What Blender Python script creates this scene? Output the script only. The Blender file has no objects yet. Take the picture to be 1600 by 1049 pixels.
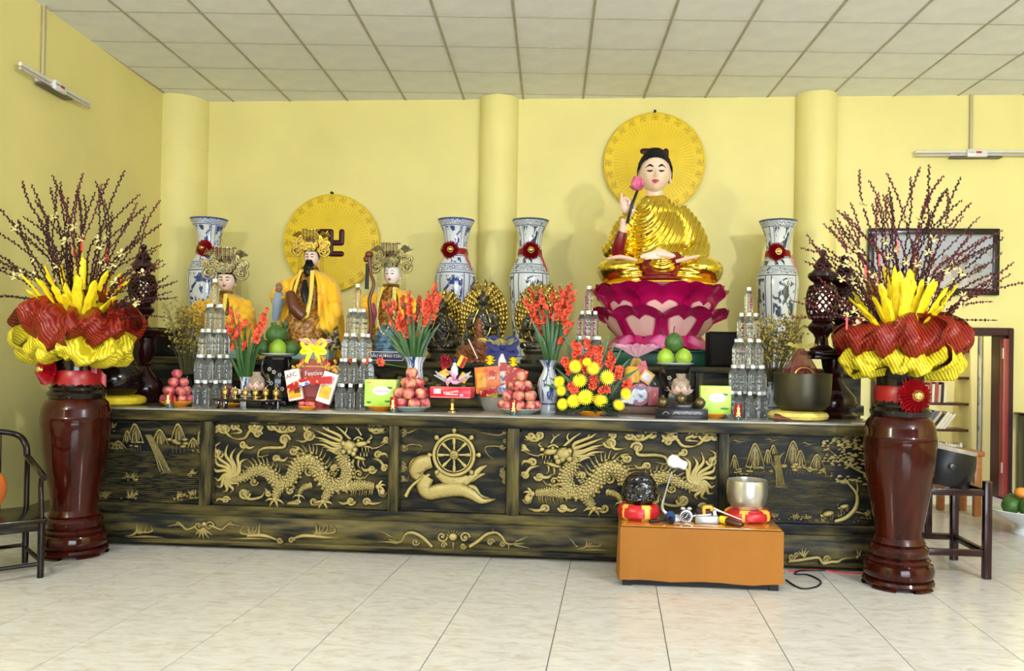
import bpy, bmesh, math, random
from mathutils import Vector, Matrix, Euler
random.seed(7)
S = bpy.context.scene
COL = S.collection
PI = math.pi
sin, cos = math.sin, math.cos
# ---------------------------------------------------------------- camera
# solved from the ceiling grid (0.6 m) and the floor tiles (0.5 m); back wall is y = 0, floor z = 0
FPX, PPX, PPY = 1276.05, 854.24, 550.23
CAM = Vector((0, -8.129, 1.247))
_p, _r, _yaw = -0.00946, 0.01708, 0.07993
_A = Matrix(((1, 0, 0), (0, 0, -1), (0, 1, 0)))
_P = Matrix(((1, 0, 0), (0, cos(_p), -sin(_p)), (0, sin(_p), cos(_p))))
_R = Matrix(((cos(_r), -sin(_r), 0), (sin(_r), cos(_r), 0), (0, 0, 1)))
_Z = Matrix(((cos(_yaw), -sin(_yaw), 0), (sin(_yaw), cos(_yaw), 0), (0, 0, 1)))
C2W = _Z @ (_R @ _P @ _A).transposed()
cd = bpy.data.cameras.new('camera'); co = bpy.data.objects.new('camera', cd); COL.objects.link(co)
co.matrix_world = Matrix.Translation(CAM) @ (C2W @ Matrix(((1, 0, 0), (0, -1, 0), (0, 0, -1)))).to_4x4()
cd.sensor_width = 36; cd.sensor_fit = 'HORIZONTAL'; cd.lens = 36 * FPX / 1600
cd.shift_x = -(PPX - 800) / 1600; cd.shift_y = (PPY - 524.5) / 1600
S.camera = co
def at(px, py, y):
    d = C2W @ Vector(((px - PPX) / FPX, (py - PPY) / FPX, 1)); s = (y - CAM.y) / d.y
    return CAM + d * s
def X(px, y, py=600): return at(px, py, y).x
def Zz(px, py, y): return at(px, py, y).z
def atz(px, py, z=0):
    d = C2W @ Vector(((px - PPX) / FPX, (py - PPY) / FPX, 1)); s = (z - CAM.z) / d.z
    return CAM + d * s
# ---------------------------------------------------------------- light
S.view_settings.view_transform = 'Standard'; S.view_settings.look = 'None'
S.view_settings.gamma = 1; S.view_settings.use_curve_mapping = False
S.view_settings.exposure = 0.40
w = bpy.data.worlds.new('room_air'); S.world = w; w.use_nodes = True
bgn = w.node_tree.nodes['Background']; bgn.inputs[0].default_value = (1, .98, .93, 1); bgn.inputs[1].default_value = .15
def area(name, loc, tgt, sx, sy, power, col=(1, .985, .95)):
    l = bpy.data.lights.new(name, 'AREA'); l.shape = 'RECTANGLE'; l.size = sx; l.size_y = sy; l.energy = power; l.color = col
    o = bpy.data.objects.new(name, l); COL.objects.link(o); o.location = loc
    o.rotation_euler = (Vector(tgt) - Vector(loc)).to_track_quat('-Z', 'Y').to_euler(); return o
# the hall's tube lamps, on the ceiling behind the photographer
def lamp(loc, power, r=.10, col=(1, .985, .95)):
    l = bpy.data.lights.new('hall_lamp', 'POINT'); l.energy = power; l.shadow_soft_size = r; l.color = col; o = bpy.data.objects.new('hall_lamp', l); COL.objects.link(o); o.location = loc
lamp((3.65, -7.6, 3.2), 410); lamp((-3.3, -7.8, 3.2), 220)
area('ceiling_fill', (2.2, -12.5, 1.35), (0, -3, 2.6), 4.5, 2.5, 400, (.84, .92, 1))   # added bluish fill behind the photographer, brightens the ceiling from below
# ---------------------------------------------------------------- materials
MAT = {}
def nodes_of(m):
    nt = m.node_tree; return nt, nt.nodes, nt.links, nt.nodes['Principled BSDF']
def mat(name, col, rough=.5, metal=0, spec=None, var=0, vscale=8, bump=0, bscale=40, coat=0, emit=None, estr=0, trans=0, alpha=1, ior=None, col2=None, stretch=None, sheen=0, contrast=None, orand=False):
    if name in MAT: return MAT[name]
    m = bpy.data.materials.new(name); m.use_nodes = True; MAT[name] = m
    nt, N, L, b = nodes_of(m)
    c = (*col, 1)
    b.inputs['Base Color'].default_value = c; b.inputs['Roughness'].default_value = rough; b.inputs['Metallic'].default_value = metal
    if spec is None and not metal and max(col) < .05: spec = .26
    if spec is not None: b.inputs['Specular IOR Level'].default_value = spec
    if coat: b.inputs['Coat Weight'].default_value = coat; b.inputs['Coat Roughness'].default_value = .08
    if emit: b.inputs['Emission Color'].default_value = (*emit, 1); b.inputs['Emission Strength'].default_value = estr
    if trans: b.inputs['Transmission Weight'].default_value = trans
    if alpha < 1: b.inputs['Alpha'].default_value = alpha
    if ior: b.inputs['IOR'].default_value = ior
    if sheen: b.inputs['Sheen Weight'].default_value = sheen
    if var or bump or col2:
        tc = N.new('ShaderNodeTexCoord'); mp = N.new('ShaderNodeMapping'); L.new(tc.outputs['Object'], mp.inputs[0])
        if stretch: mp.inputs['Scale'].default_value = stretch
        if orand:
            oi = N.new('ShaderNodeObjectInfo'); ml = N.new('ShaderNodeMath'); ml.operation = 'MULTIPLY'; ml.inputs[1].default_value = 40; L.new(oi.outputs['Random'], ml.inputs[0]); L.new(ml.outputs[0], mp.inputs['Location'])
    if var or col2:
        n = N.new('ShaderNodeTexNoise'); n.inputs['Scale'].default_value = vscale; n.inputs['Detail'].default_value = 5; L.new(mp.outputs[0], n.inputs[0])
        r = N.new('ShaderNodeValToRGB'); L.new(n.outputs[0], r.inputs[0]); L.new(r.outputs[0], b.inputs['Base Color'])
        lo, hi = contrast or (.3, .7)
        r.color_ramp.elements[0].position = lo; r.color_ramp.elements[1].position = hi
        a = col2 or tuple(x * (1 - var) for x in col)
        bb = col if col2 else tuple(min(1, x * (1 + var)) for x in col)
        r.color_ramp.elements[0].color = (*a, 1); r.color_ramp.elements[1].color = (*bb, 1)
    if bump:
        n2 = N.new('ShaderNodeTexNoise'); n2.inputs['Scale'].default_value = bscale; n2.inputs['Detail'].default_value = 4; L.new(mp.outputs[0], n2.inputs[0])
        bn = N.new('ShaderNodeBump'); bn.inputs['Strength'].default_value = bump; bn.inputs['Distance'].default_value = .02
        L.new(n2.outputs[0], bn.inputs['Height']); L.new(bn.outputs[0], b.inputs['Normal'])
    return m
# ---------------------------------------------------------------- mesh builder
def spl(pts, n=6, closed=False):
    P = [Vector(p if len(p) == 3 else (p[0], 0, p[1])) for p in pts]; out = []; k = len(P)
    if k < 3 and not closed:
        return [P[0].lerp(P[-1], i / n) for i in range(n + 1)]
    seg = k if closed else k - 1
    for i in range(seg):
        if closed: a, b, c, d = P[(i - 1) % k], P[i], P[(i + 1) % k], P[(i + 2) % k]
        else: a, b, c, d = P[max(i - 1, 0)], P[i], P[i + 1], P[min(i + 2, k - 1)]
        for j in range(n):
            t = j / n; t2 = t * t; t3 = t2 * t
            out.append(.5 * ((2 * b) + (c - a) * t + (2 * a - 5 * b + 4 * c - d) * t2 + (3 * b - a - 3 * c + d) * t3))
    if not closed: out.append(P[-1])
    return out
def lerpl(vals, n):
    out = []
    for i in range(n):
        u = i / (n - 1) * (len(vals) - 1) if n > 1 else 0; k = min(int(u), len(vals) - 2) if len(vals) > 1 else 0
        out.append(vals[0] if len(vals) == 1 else vals[k] + (vals[k + 1] - vals[k]) * (u - k))
    return out
class MB:
    def __init__(s): s.v = []; s.f = []; s.m = []
    def add(s, vs, fs, mi=0, M=None):
        o = len(s.v)
        s.v += [tuple(M @ Vector(p)) for p in vs] if M else [tuple(p) for p in vs]
        s.f += [tuple(i + o for i in f) for f in fs]; s.m += [mi] * len(fs); return s
    def join(s, o, M=None, mi=None):
        k = len(s.v); s.v += [tuple(M @ Vector(p)) for p in o.v] if M else list(o.v)
        s.f += [tuple(i + k for i in f) for f in o.f]; s.m += (list(o.m) if mi is None else [mi] * len(o.f)); return s
    def box(s, c, d, mi=0, b=0, M=None):
        x, y, z = d[0] / 2, d[1] / 2, d[2] / 2
        if b:
            b = min(b, x * .95, y * .95, z * .95); vs = []; fs = []
            bm = bmesh.new(); bmesh.ops.create_cube(bm, size=1)
            bmesh.ops.scale(bm, vec=d, verts=bm.verts)
            bmesh.ops.bevel(bm, geom=bm.edges[:], offset=b, segments=2, profile=.5, affect='EDGES')
            bm.verts.index_update()
            vs = [v.co + Vector(c) for v in bm.verts]; fs = [[v.index for v in f.verts] for f in bm.faces]; bm.free()
            return s.add(vs, fs, mi, M)
        vs = [(c[0] + i * x, c[1] + j * y, c[2] + k * z) for i in (-1, 1) for j in (-1, 1) for k in (-1, 1)]
        return s.add(vs, [(0, 1, 3, 2), (4, 6, 7, 5), (0, 4, 5, 1), (2, 3, 7, 6), (0, 2, 6, 4), (1, 5, 7, 3)], mi, M)
    def lathe(s, prof, n=32, c=(0, 0, 0), mi=0, M=None, rf=None, cap=True, sx=1, sy=1):
        vs = []; fs = []; k = len(prof)
        for j, (r, z) in enumerate(prof):
            for i in range(n):
                a = 2 * PI * i / n; q = r * (rf(a, j / (k - 1)) if rf else 1)
                vs.append((c[0] + q * cos(a) * sx, c[1] + q * sin(a) * sy, c[2] + z))
        for j in range(k - 1):
            for i in range(n):
                i2 = (i + 1) % n; fs.append((j * n + i, j * n + i2, (j + 1) * n + i2, (j + 1) * n + i))
        if cap:
            if prof[0][0] > 1e-6: fs.append(tuple(range(n))[::-1])
            if prof[-1][0] > 1e-6: fs.append(tuple((k - 1) * n + i for i in range(n)))
        return s.add(vs, fs, mi, M)
    def tube(s, pts, rad, n=8, mi=0, M=None, up=(0, 0, 1), flat=1, cap=True, closed=False):
        P = [Vector(p) for p in pts]; k = len(P)
        R = lerpl(rad, k) if isinstance(rad, (list, tuple)) else [rad] * k
        vs = []; fs = []; prev = None
        for j in range(k):
            t = (P[(j + 1) % k] - P[j - 1]) if closed else (P[min(j + 1, k - 1)] - P[max(j - 1, 0)])
            if t.length < 1e-9: t = Vector((0, 0, 1))
            t.normalize()
            if prev is None:
                u = Vector(up); u = u - t * u.dot(t)
                if u.length < 1e-3: u = Vector((1, 0, 0)) - t * t.x
                if u.length < 1e-3: u = Vector((0, 1, 0)) - t * t.y
            else: u = prev - t * prev.dot(t)
            u.normalize(); prev = u; w2 = t.cross(u)
            for i in range(n):
                a = 2 * PI * i / n; vs.append(P[j] + (w2 * cos(a) + u * sin(a) * flat) * R[j])
        for j in range(k if closed else k - 1):
            j2 = (j + 1) % k
            for i in range(n):
                i2 = (i + 1) % n; fs.append((j * n + i, j * n + i2, j2 * n + i2, j2 * n + i))
        if cap and not closed: fs.append(tuple(range(n))[::-1]); fs.append(tuple((k - 1) * n + i for i in range(n)))
        return s.add(vs, fs, mi, M)
    def sph(s, c, r, nu=12, nv=8, mi=0, M=None, R=None):
        if not isinstance(r, (tuple, list)): r = (r, r, r)
        vs = [Vector((0, 0, -r[2]))]; fs = []
        for j in range(1, nv):
            b = -PI / 2 + PI * j / nv
            for i in range(nu):
                a = 2 * PI * i / nu; vs.append(Vector((r[0] * cos(b) * cos(a), r[1] * cos(b) * sin(a), r[2] * sin(b))))
        vs.append(Vector((0, 0, r[2]))); t = len(vs) - 1
        for i in range(nu):
            i2 = (i + 1) % nu; fs.append((0, 1 + i2, 1 + i)); fs.append((t, t - nu + i, t - nu + i2))
            for j in range(nv - 2): fs.append((1 + j * nu + i, 1 + j * nu + i2, 1 + (j + 1) * nu + i2, 1 + (j + 1) * nu + i))
        if R: vs = [R @ v for v in vs]
        return s.add([v + Vector(c) for v in vs], fs, mi, M)
    def prism(s, out, y0, y1, mi=0, M=None):
        k = len(out); vs = [(x, y0, z) for x, z in out] + [(x, y1, z) for x, z in out]
        fs = [tuple(range(k)), tuple(range(2 * k - 1, k - 1, -1))] + [(i, i + k, (i + 1) % k + k, (i + 1) % k) for i in range(k)]
        return s.add(vs, fs, mi, M)
    def grid(s, fn, nu, nv, mi=0, M=None, wrap=False):
        vs = [fn(i / (nu if wrap else nu - 1), j / (nv - 1)) for j in range(nv) for i in range(nu)]; fs = []
        for j in range(nv - 1):
            for i in range(nu if wrap else nu - 1):
                i2 = (i + 1) % nu; fs.append((j * nu + i, j * nu + i2, (j + 1) * nu + i2, (j + 1) * nu + i))
        return s.add(vs, fs, mi, M)
    def cone(s, a, b, r, n=6, mi=0, M=None): return s.tube([a, b], [r, r * .04], n, mi, M)
def mesh_of(mb, mats, name='m', smooth=True, ang=38, fix=True):
    me = bpy.data.meshes.new(name); me.from_pydata(mb.v, [], mb.f)
    for m in (mats if isinstance(mats, (list, tuple)) else [mats]): me.materials.append(m)
    me.polygons.foreach_set('material_index', mb.m)
    if fix:
        bm = bmesh.new(); bm.from_mesh(me); bmesh.ops.recalc_face_normals(bm, faces=bm.faces); bm.to_mesh(me); bm.free()
    if smooth: me.shade_smooth(); me.set_sharp_from_angle(angle=math.radians(ang))
    me.update(); return me
def link(name, me, parent=None, loc=None, rot=None, label=None, cat=None, group=None, kind=None):
    o = bpy.data.objects.new(name, me); COL.objects.link(o)
    if parent: o.parent = parent
    if loc is not None: o.location = loc
    if rot is not None: o.rotation_euler = rot
    if label: o['label'] = label
    if cat: o['category'] = cat
    if group: o['group'] = group
    if kind: o['kind'] = kind
    return o
def obj(name, mb, mats, parent=None, loc=None, rot=None, label=None, cat=None, group=None, kind=None, smooth=True, ang=38, mods=None, fix=True):
    o = link(name, mesh_of(mb, mats, name, smooth, ang, fix), parent, loc, rot, label, cat, group, kind)
    return o
def thing(name, label, cat, loc=(0, 0, 0), rz=0, group=None):
    return link(name, None, None, loc, (0, 0, rz), label, cat, group)
def organic(mb, voxel, smooth=6, fac=.5):
    me = bpy.data.meshes.new('t'); me.from_pydata(mb.v, [], mb.f)
    bm = bmesh.new(); bm.from_mesh(me); bmesh.ops.recalc_face_normals(bm, faces=bm.faces); bm.to_mesh(me); bm.free()
    o = bpy.data.objects.new('t', me); COL.objects.link(o)
    r = o.modifiers.new('r', 'REMESH'); r.mode = 'VOXEL'; r.voxel_size = voxel
    if smooth: sm = o.modifiers.new('s', 'SMOOTH'); sm.iterations = smooth; sm.factor = fac
    dg = bpy.context.evaluated_depsgraph_get(); ev = o.evaluated_get(dg); m2 = ev.to_mesh()
    out = MB(); out.v = [tuple(v.co) for v in m2.vertices]; out.f = [tuple(p.vertices) for p in m2.polygons]; out.m = [0] * len(out.f)
    ev.to_mesh_clear(); bpy.data.objects.remove(o); bpy.data.meshes.remove(me); return out
def dup(root, loc=None, rz=None, label=None, group=None):
    r = root.copy(); COL.objects.link(r)
    if loc is not None: r.location = loc
    if rz is not None: r.rotation_euler = (0, 0, rz)
    if label: r['label'] = label
    if group: r['group'] = group
    for ch in list(root.children):
        c = ch.copy(); COL.objects.link(c); c.parent = r
        for g in list(ch.children):
            d = g.copy(); COL.objects.link(d); d.parent = c
    return r
def T(x=0, y=0, z=0): return Matrix.Translation((x, y, z))
def RX(a): return Matrix.Rotation(a, 4, 'X')
def RY(a): return Matrix.Rotation(a, 4, 'Y')
def RZ(a): return Matrix.Rotation(a, 4, 'Z')
def SC(x, y=None, z=None): return Matrix.Diagonal((x, x if y is None else y, x if z is None else z, 1))
def rnd(a, b): return random.uniform(a, b)
# ================================================================ the room
yellow = mat('wall_yellow', (.78, .705, .285), .55, var=.06, vscale=1.2, bump=.05, bscale=60)
def tile_mat():
    m = mat('floor_tile', (.62, .60, .55), .16, spec=.45); nt, N, L, b = nodes_of(m)
    tc = N.new('ShaderNodeTexCoord'); oi = N.new('ShaderNodeObjectInfo'); va = N.new('ShaderNodeVectorMath'); va.operation = 'ADD'
    cx = N.new('ShaderNodeMath'); cx.operation = 'MULTIPLY'; cx.inputs[1].default_value = 37
    L.new(oi.outputs['Random'], cx.inputs[0]); L.new(tc.outputs['Object'], va.inputs[0]); L.new(cx.outputs[0], va.inputs[1])
    mp = N.new('ShaderNodeMapping'); mp.inputs['Scale'].default_value = (1, 2.2, 1); L.new(va.outputs[0], mp.inputs[0])
    n = N.new('ShaderNodeTexNoise'); n.inputs['Scale'].default_value = 9; n.inputs['Detail'].default_value = 9; n.inputs['Roughness'].default_value = .65; n.inputs['Distortion'].default_value = .8
    L.new(mp.outputs[0], n.inputs[0]); r = N.new('ShaderNodeValToRGB'); L.new(n.outputs[0], r.inputs[0]); e = r.color_ramp.elements
    e[0].position = .30; e[0].color = (.49, .44, .38, 1); e[1].position = .62; e[1].color = (.63, .63, .62, 1)
    q = e.new(.47); q.color = (.58, .565, .535, 1); L.new(r.outputs[0], b.inputs['Base Color']); return m
grout = mat('grout', (.16, .14, .12), .9)
fl = obj('floor', MB().box((0, -4.5, -.054), (14, 15, .1), 0), grout, kind='structure')
tm = mesh_of(MB().box((0, 0, 0), (.4958, .4958, .02), 0), tile_mat(), 'floor_tile', smooth=False)
A_f = -.0049
for i in range(-6, 14):
    for j in range(-8, 9):
        u, v = (i + .5) * .5003, -(j + .5) * .5003
        x = -1.7376 + cos(A_f) * u - sin(A_f) * v; y = -3.457 + sin(A_f) * u + cos(A_f) * v
        if y > 1.0 or -3.05 < x < 1.1 and y > -2.75 or x < -4.6 or (x < -3.0 and y > -1.9): continue
        if (y < -6.9) or abs(x) > .98 * (y + 8.13) + .6 and y < -3: continue
        link('floor_tile', tm, fl, (x, y, -.01), (0, 0, A_f))
# ceiling ----------------------------------------------------------------
CZ = 3.8636; A_c = .0741
ceil_m = mat('ceiling_panel', (.87, .90, .98), .85, var=.05, vscale=5, bump=.25, bscale=160)
tbar = mat('ceiling_grid', (.42, .40, .34), .6, var=.15, vscale=9)
ce = obj('ceiling', MB().box((0, -5, CZ + .10), (14, 11.5, .1), 0), ceil_m, kind='structure')
pm = mesh_of(MB().box((0, 0, 0), (.582, .590, .016), 0, b=.002), ceil_m, 'ceiling_panel', smooth=False)
def cpt(u, v): return (-3.778 + cos(A_c) * u - sin(A_c) * v, -2.174 + sin(A_c) * u + cos(A_c) * v)
bm1 = mesh_of(MB().box((0, 0, 0), (.6, .013, .014), 0, b=.002), tbar, 'ceiling_bar', smooth=False)
bm2 = mesh_of(MB().box((0, 0, 0), (.022, .6, .018), 0, b=.002), tbar, 'ceiling_bar', smooth=False)
for i in range(-2, 15):
    for j in range(-4, 5):
        x, y = cpt((i + .5) * .6, (j + .5) * .6)
        if y < .3 and x > -5 and y > -4.5:
            link('ceiling_panel', pm, ce, (x, y, CZ + .006 + rnd(-.001, .001)), (rnd(-.002, .002), rnd(-.002, .002), A_c))
        x, y = cpt((i + .5) * .6, j * .6)
        if y < .25 and x > -5 and y > -4.5: link('ceiling_bar', bm1, ce, (x, y, CZ + .003), (0, 0, A_c))
        x, y = cpt(i * .6, (j + .5) * .6)
        if y < .3 and x > -5 and y > -4.5: link('ceiling_bar', bm2, ce, (x, y, CZ + .002), (0, 0, A_c))
# walls --------------------------------------------------------------------
DL, DR, DT = 2.50, 3.785, 1.615
b = MB(); b.box(((-5.2 + DL) / 2, .075, 2), (DL + 5.2, .15, 4)); b.box(((DR + 6) / 2, .075, 2), (6 - DR, .15, 4)); b.box(((DL + DR) / 2, .075, (DT + 4) / 2), (DR - DL, .15, 4 - DT))
wb = obj('wall_back', b, yellow, kind='structure', smooth=False)
lx = lambda y: -4.565 - .0987 * y
b = MB().prism([(0, 0), (1, 0), (1, 1), (0, 1)], 0, 1); b.v = []
q = [(lx(.2) - .15, .2), (lx(.2), .2), (lx(-10.5), -10.5), (lx(-10.5) - .15, -10.5)]
b.v = [(x, y, z) for z in (0, 4) for x, y in q]; b.f = [(0, 1, 2, 3), (4, 5, 6, 7), (0, 1, 5, 4), (1, 2, 6, 5), (2, 3, 7, 6), (3, 0, 4, 7)]
wl = obj('wall_left', b, yellow, kind='structure', smooth=False)
obj('wall_right', MB().box((6.05, -4.2, 2), (.15, 8.6, 4)), yellow, kind='structure', smooth=False)
for k, (cx, cy, r) in enumerate([(-4.5, .0, .30), (-1.172, .02, .197), (1.945, -.01, .197)]):
    b = MB(); b.lathe([(r, 0), (r, CZ - .004)], 40, (cx, cy, 0))
    if k == 0: b.lathe([(r + .004, 2.98), (r + .006, 2.99), (r + .004, 3.0)], 40, (cx, cy, 0), cap=False); b.lathe([(r + .004, 3.34), (r + .006, 3.35), (r + .004, 3.36)], 40, (cx, cy, 0), cap=False)
    obj('trim_%d' % (k + 1), b, yellow, kind='structure')
white_base = mat('baseboard_paint', (.32, .25, .10), .5)
b = MB(); q = [(lx(0) , -.3), (lx(0) + .012, -.3)]
b.v = [(lx(-.3), -.3, 0), (lx(-.3) + .012, -.3, 0), (lx(-9) + .012, -9, 0), (lx(-9), -9, 0), (lx(-.3), -.3, .09), (lx(-.3) + .012, -.3, .09), (lx(-9) + .012, -9, .09), (lx(-9), -9, .09)]
b.f = [(0, 1, 2, 3), (4, 5, 6, 7), (0, 1, 5, 4), (1, 2, 6, 5), (2, 3, 7, 6), (3, 0, 4, 7)]; b.m = [0] * 6
obj('baseboard_left', b, white_base, kind='structure', smooth=False)
# doorway in the back wall, and the room behind it ---------------------------
dark_red = mat('door_frame_paint', (.045, .012, .012), .35, var=.2, vscale=3)
red_leaf = mat('door_leaf_paint', (.28, .035, .025), .35)
b = MB(); b.box((DR - .05, .07, DT / 2), (.10, .18, DT), b=.006); b.box((DR - .022, -.03, DT / 2), (.046, .10, DT), b=.004); b.box((DL + .05, .05, DT / 2), (.10, .24, DT), b=.006); b.box(((DL + DR) / 2, .05, DT - .03), (DR - DL, .24, .075), b=.006)
dr = obj('door_1', b, dark_red, kind='structure', smooth=False)
lf = obj('door_leaf', MB().box((DR - .072, -.04, .77), (.05, .10, 1.5), b=.004), red_leaf, dr)
hg = mat('hinge_metal', (.5, .35, .3), .35, metal=.7)
for z in (1.38, .30): obj('hinge', MB().lathe([(.012, -.05), (.012, .05)], 10, (DR - .10, -.085, z)), hg, lf)
room2 = mat('far_room_paint', (.86, .78, .40), .6)
obj('wall_far', MB().box((3.0, 1.55, 2), (5, .1, 4)), room2, kind='structure')
obj('wall_far_right', MB().box((3.76, .84, 2), (.06, 1.3, 4)), room2, kind='structure')
chrome = mat('door_edge_metal', (.55, .56, .58), .25, metal=.8)
blk = mat('black_plain', (.012, .012, .013), .4)
st = thing('sliding_door', 'narrow edge of a grey metal sliding door against pale wall inside the doorway', 'door', (3.715, .46, 0))
obj('stile', MB().box((0, 0, 1.0), (.018, .05, 2.0), b=.003), chrome, st); obj('seal', MB().box((0, .032, 1.0), (.02, .012, 2.0)), blk, st)
l = area('tube_light', (3.0, .85, 3.2), (3.0, .8, 0), .9, .1, 60)
# ================================================================ the carved altar
def bronze(name, stretch, lo=.38, hi=.80, gold=(.155, .122, .034), dark=(.007, .0085, .009), sc=3.2):
    return mat(name, gold, .42, col2=dark, vscale=sc, stretch=stretch, bump=.12, bscale=30, contrast=(lo, hi), spec=.15)
br_h = bronze('bronze_paint_rail', (1.0, 3, 7)); br_v = bronze('bronze_paint_stile', (9, 3, 1.2)); br_p = bronze('bronze_paint_panel', (1.2, 3, 6), .42, .85, (.10, .08, .028))
br_d = bronze('bronze_paint_landscape', (1.6, 3, 9), .50, .86, (.13, .10, .028))
def relief_mat():
    m = mat('gold_relief', (.55, .42, .12), .36, metal=.1, spec=.35); nt, N, L, b = nodes_of(m)
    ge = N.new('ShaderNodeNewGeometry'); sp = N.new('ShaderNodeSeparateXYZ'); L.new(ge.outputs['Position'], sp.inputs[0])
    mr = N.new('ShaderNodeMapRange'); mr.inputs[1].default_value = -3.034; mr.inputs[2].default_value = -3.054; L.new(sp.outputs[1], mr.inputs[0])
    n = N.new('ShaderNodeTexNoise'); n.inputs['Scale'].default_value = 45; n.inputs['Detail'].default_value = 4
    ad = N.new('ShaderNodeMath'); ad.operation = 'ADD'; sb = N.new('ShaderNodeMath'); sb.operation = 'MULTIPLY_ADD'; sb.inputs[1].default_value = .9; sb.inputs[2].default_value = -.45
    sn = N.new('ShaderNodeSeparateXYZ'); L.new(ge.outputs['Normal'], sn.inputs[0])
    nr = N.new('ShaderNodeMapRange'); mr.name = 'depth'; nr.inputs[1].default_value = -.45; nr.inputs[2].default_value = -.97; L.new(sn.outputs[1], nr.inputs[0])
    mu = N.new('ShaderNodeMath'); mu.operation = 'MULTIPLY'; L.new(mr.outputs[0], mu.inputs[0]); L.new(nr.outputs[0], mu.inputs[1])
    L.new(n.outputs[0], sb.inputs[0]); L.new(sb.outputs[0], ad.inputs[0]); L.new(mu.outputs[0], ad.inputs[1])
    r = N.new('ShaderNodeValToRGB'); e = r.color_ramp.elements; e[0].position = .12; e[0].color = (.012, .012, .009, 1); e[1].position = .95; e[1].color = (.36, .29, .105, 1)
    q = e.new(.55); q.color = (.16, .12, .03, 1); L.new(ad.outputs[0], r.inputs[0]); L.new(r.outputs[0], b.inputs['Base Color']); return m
gold_relief = relief_mat()
marble = mat('altar_top_marble', (.27, .265, .235), .12, var=.12, vscale=7, stretch=(1, 3, 1))
altar = thing('altar', 'long carved altar table painted black and gold with dragon panels on its front', 'altar', (-.9, -2.7, 0))
def wpart(name, mb, mats, parent, smooth=True, ang=38, kind=None, label=None):
    return obj(name, mb, mats, parent, loc=(-parent.location if parent.parent is None else None), smooth=smooth, ang=ang, kind=kind, label=label)
AX0, AX1, AT = -3.47, 1.66, .892
wpart('body', MB().box(((AX0 + AX1) / 2, -2.66, .44), (AX1 - AX0 - .04, .72, .86)), br_p, altar, smooth=False)
wpart('worktop', MB().box(((AX0 + AX1) / 2, -2.695, AT - .006), (AX1 - AX0, .80, .012), b=.003), marble, altar, label='grey marble top slab')
wpart('top_rail', MB().box(((AX0 + AX1) / 2, -3.062, .847), (AX1 - AX0, .055, .064), b=.006), br_h, altar)
wpart('bottom_rail', MB().box(((AX0 + AX1) / 2, -3.055, .246), (AX1 - AX0, .045, .062), b=.006), br_h, altar)
pl = [(-3.02, .215), (-3.07, .213), (-3.072, .200), (-3.085, .185), (-3.10, .15), (-3.105, .115), (-3.10, .08), (-3.085, .055), (-3.09, .045), (-3.085, .03), (-3.06, .024), (-3.02, .0)]
b = MB(); k = len(pl); NX = 2
b.v = [(x, y, z) for x in (AX0, AX1) for y, z in pl]; b.f = [(i, i + 1, k + i + 1, k + i) for i in range(k - 1)]; b.m = [0] * (k - 1)
plinth = wpart('plinth', b, br_h, altar)
stx = [(-3.29 - .18, -3.42), (-2.627, -2.55), (-1.391, -1.329), (-.641, -.565), (.658, .72), (1.60, 1.66)]
for a, c in stx: wpart('stile', MB().box(((a + c) / 2, -3.058, .545), (c - a, .045, .545), b=.005), br_v, altar)
PNL = [(stx[i][1], stx[i + 1][0]) for i in range(5)]
panels = []
for i, (a, c) in enumerate(PNL):
    b = MB().box(((a + c) / 2, -3.028, .545), (c - a, .02, .55))
    for (cc, d) in [(((a + c) / 2, -3.042, .80), (c - a, .02, .012)), (((a + c) / 2, -3.042, .288), (c - a, .02, .012)), ((a + .006, -3.042, .545), (.012, .02, .52)), ((c - .006, -3.042, .545), (.012, .02, .52))]: b.box(cc, d)
    panels.append(wpart('panel', b, br_d if i in (0, 4) else br_p, altar, smooth=False))
PY = -3.038   # panel surface
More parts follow.
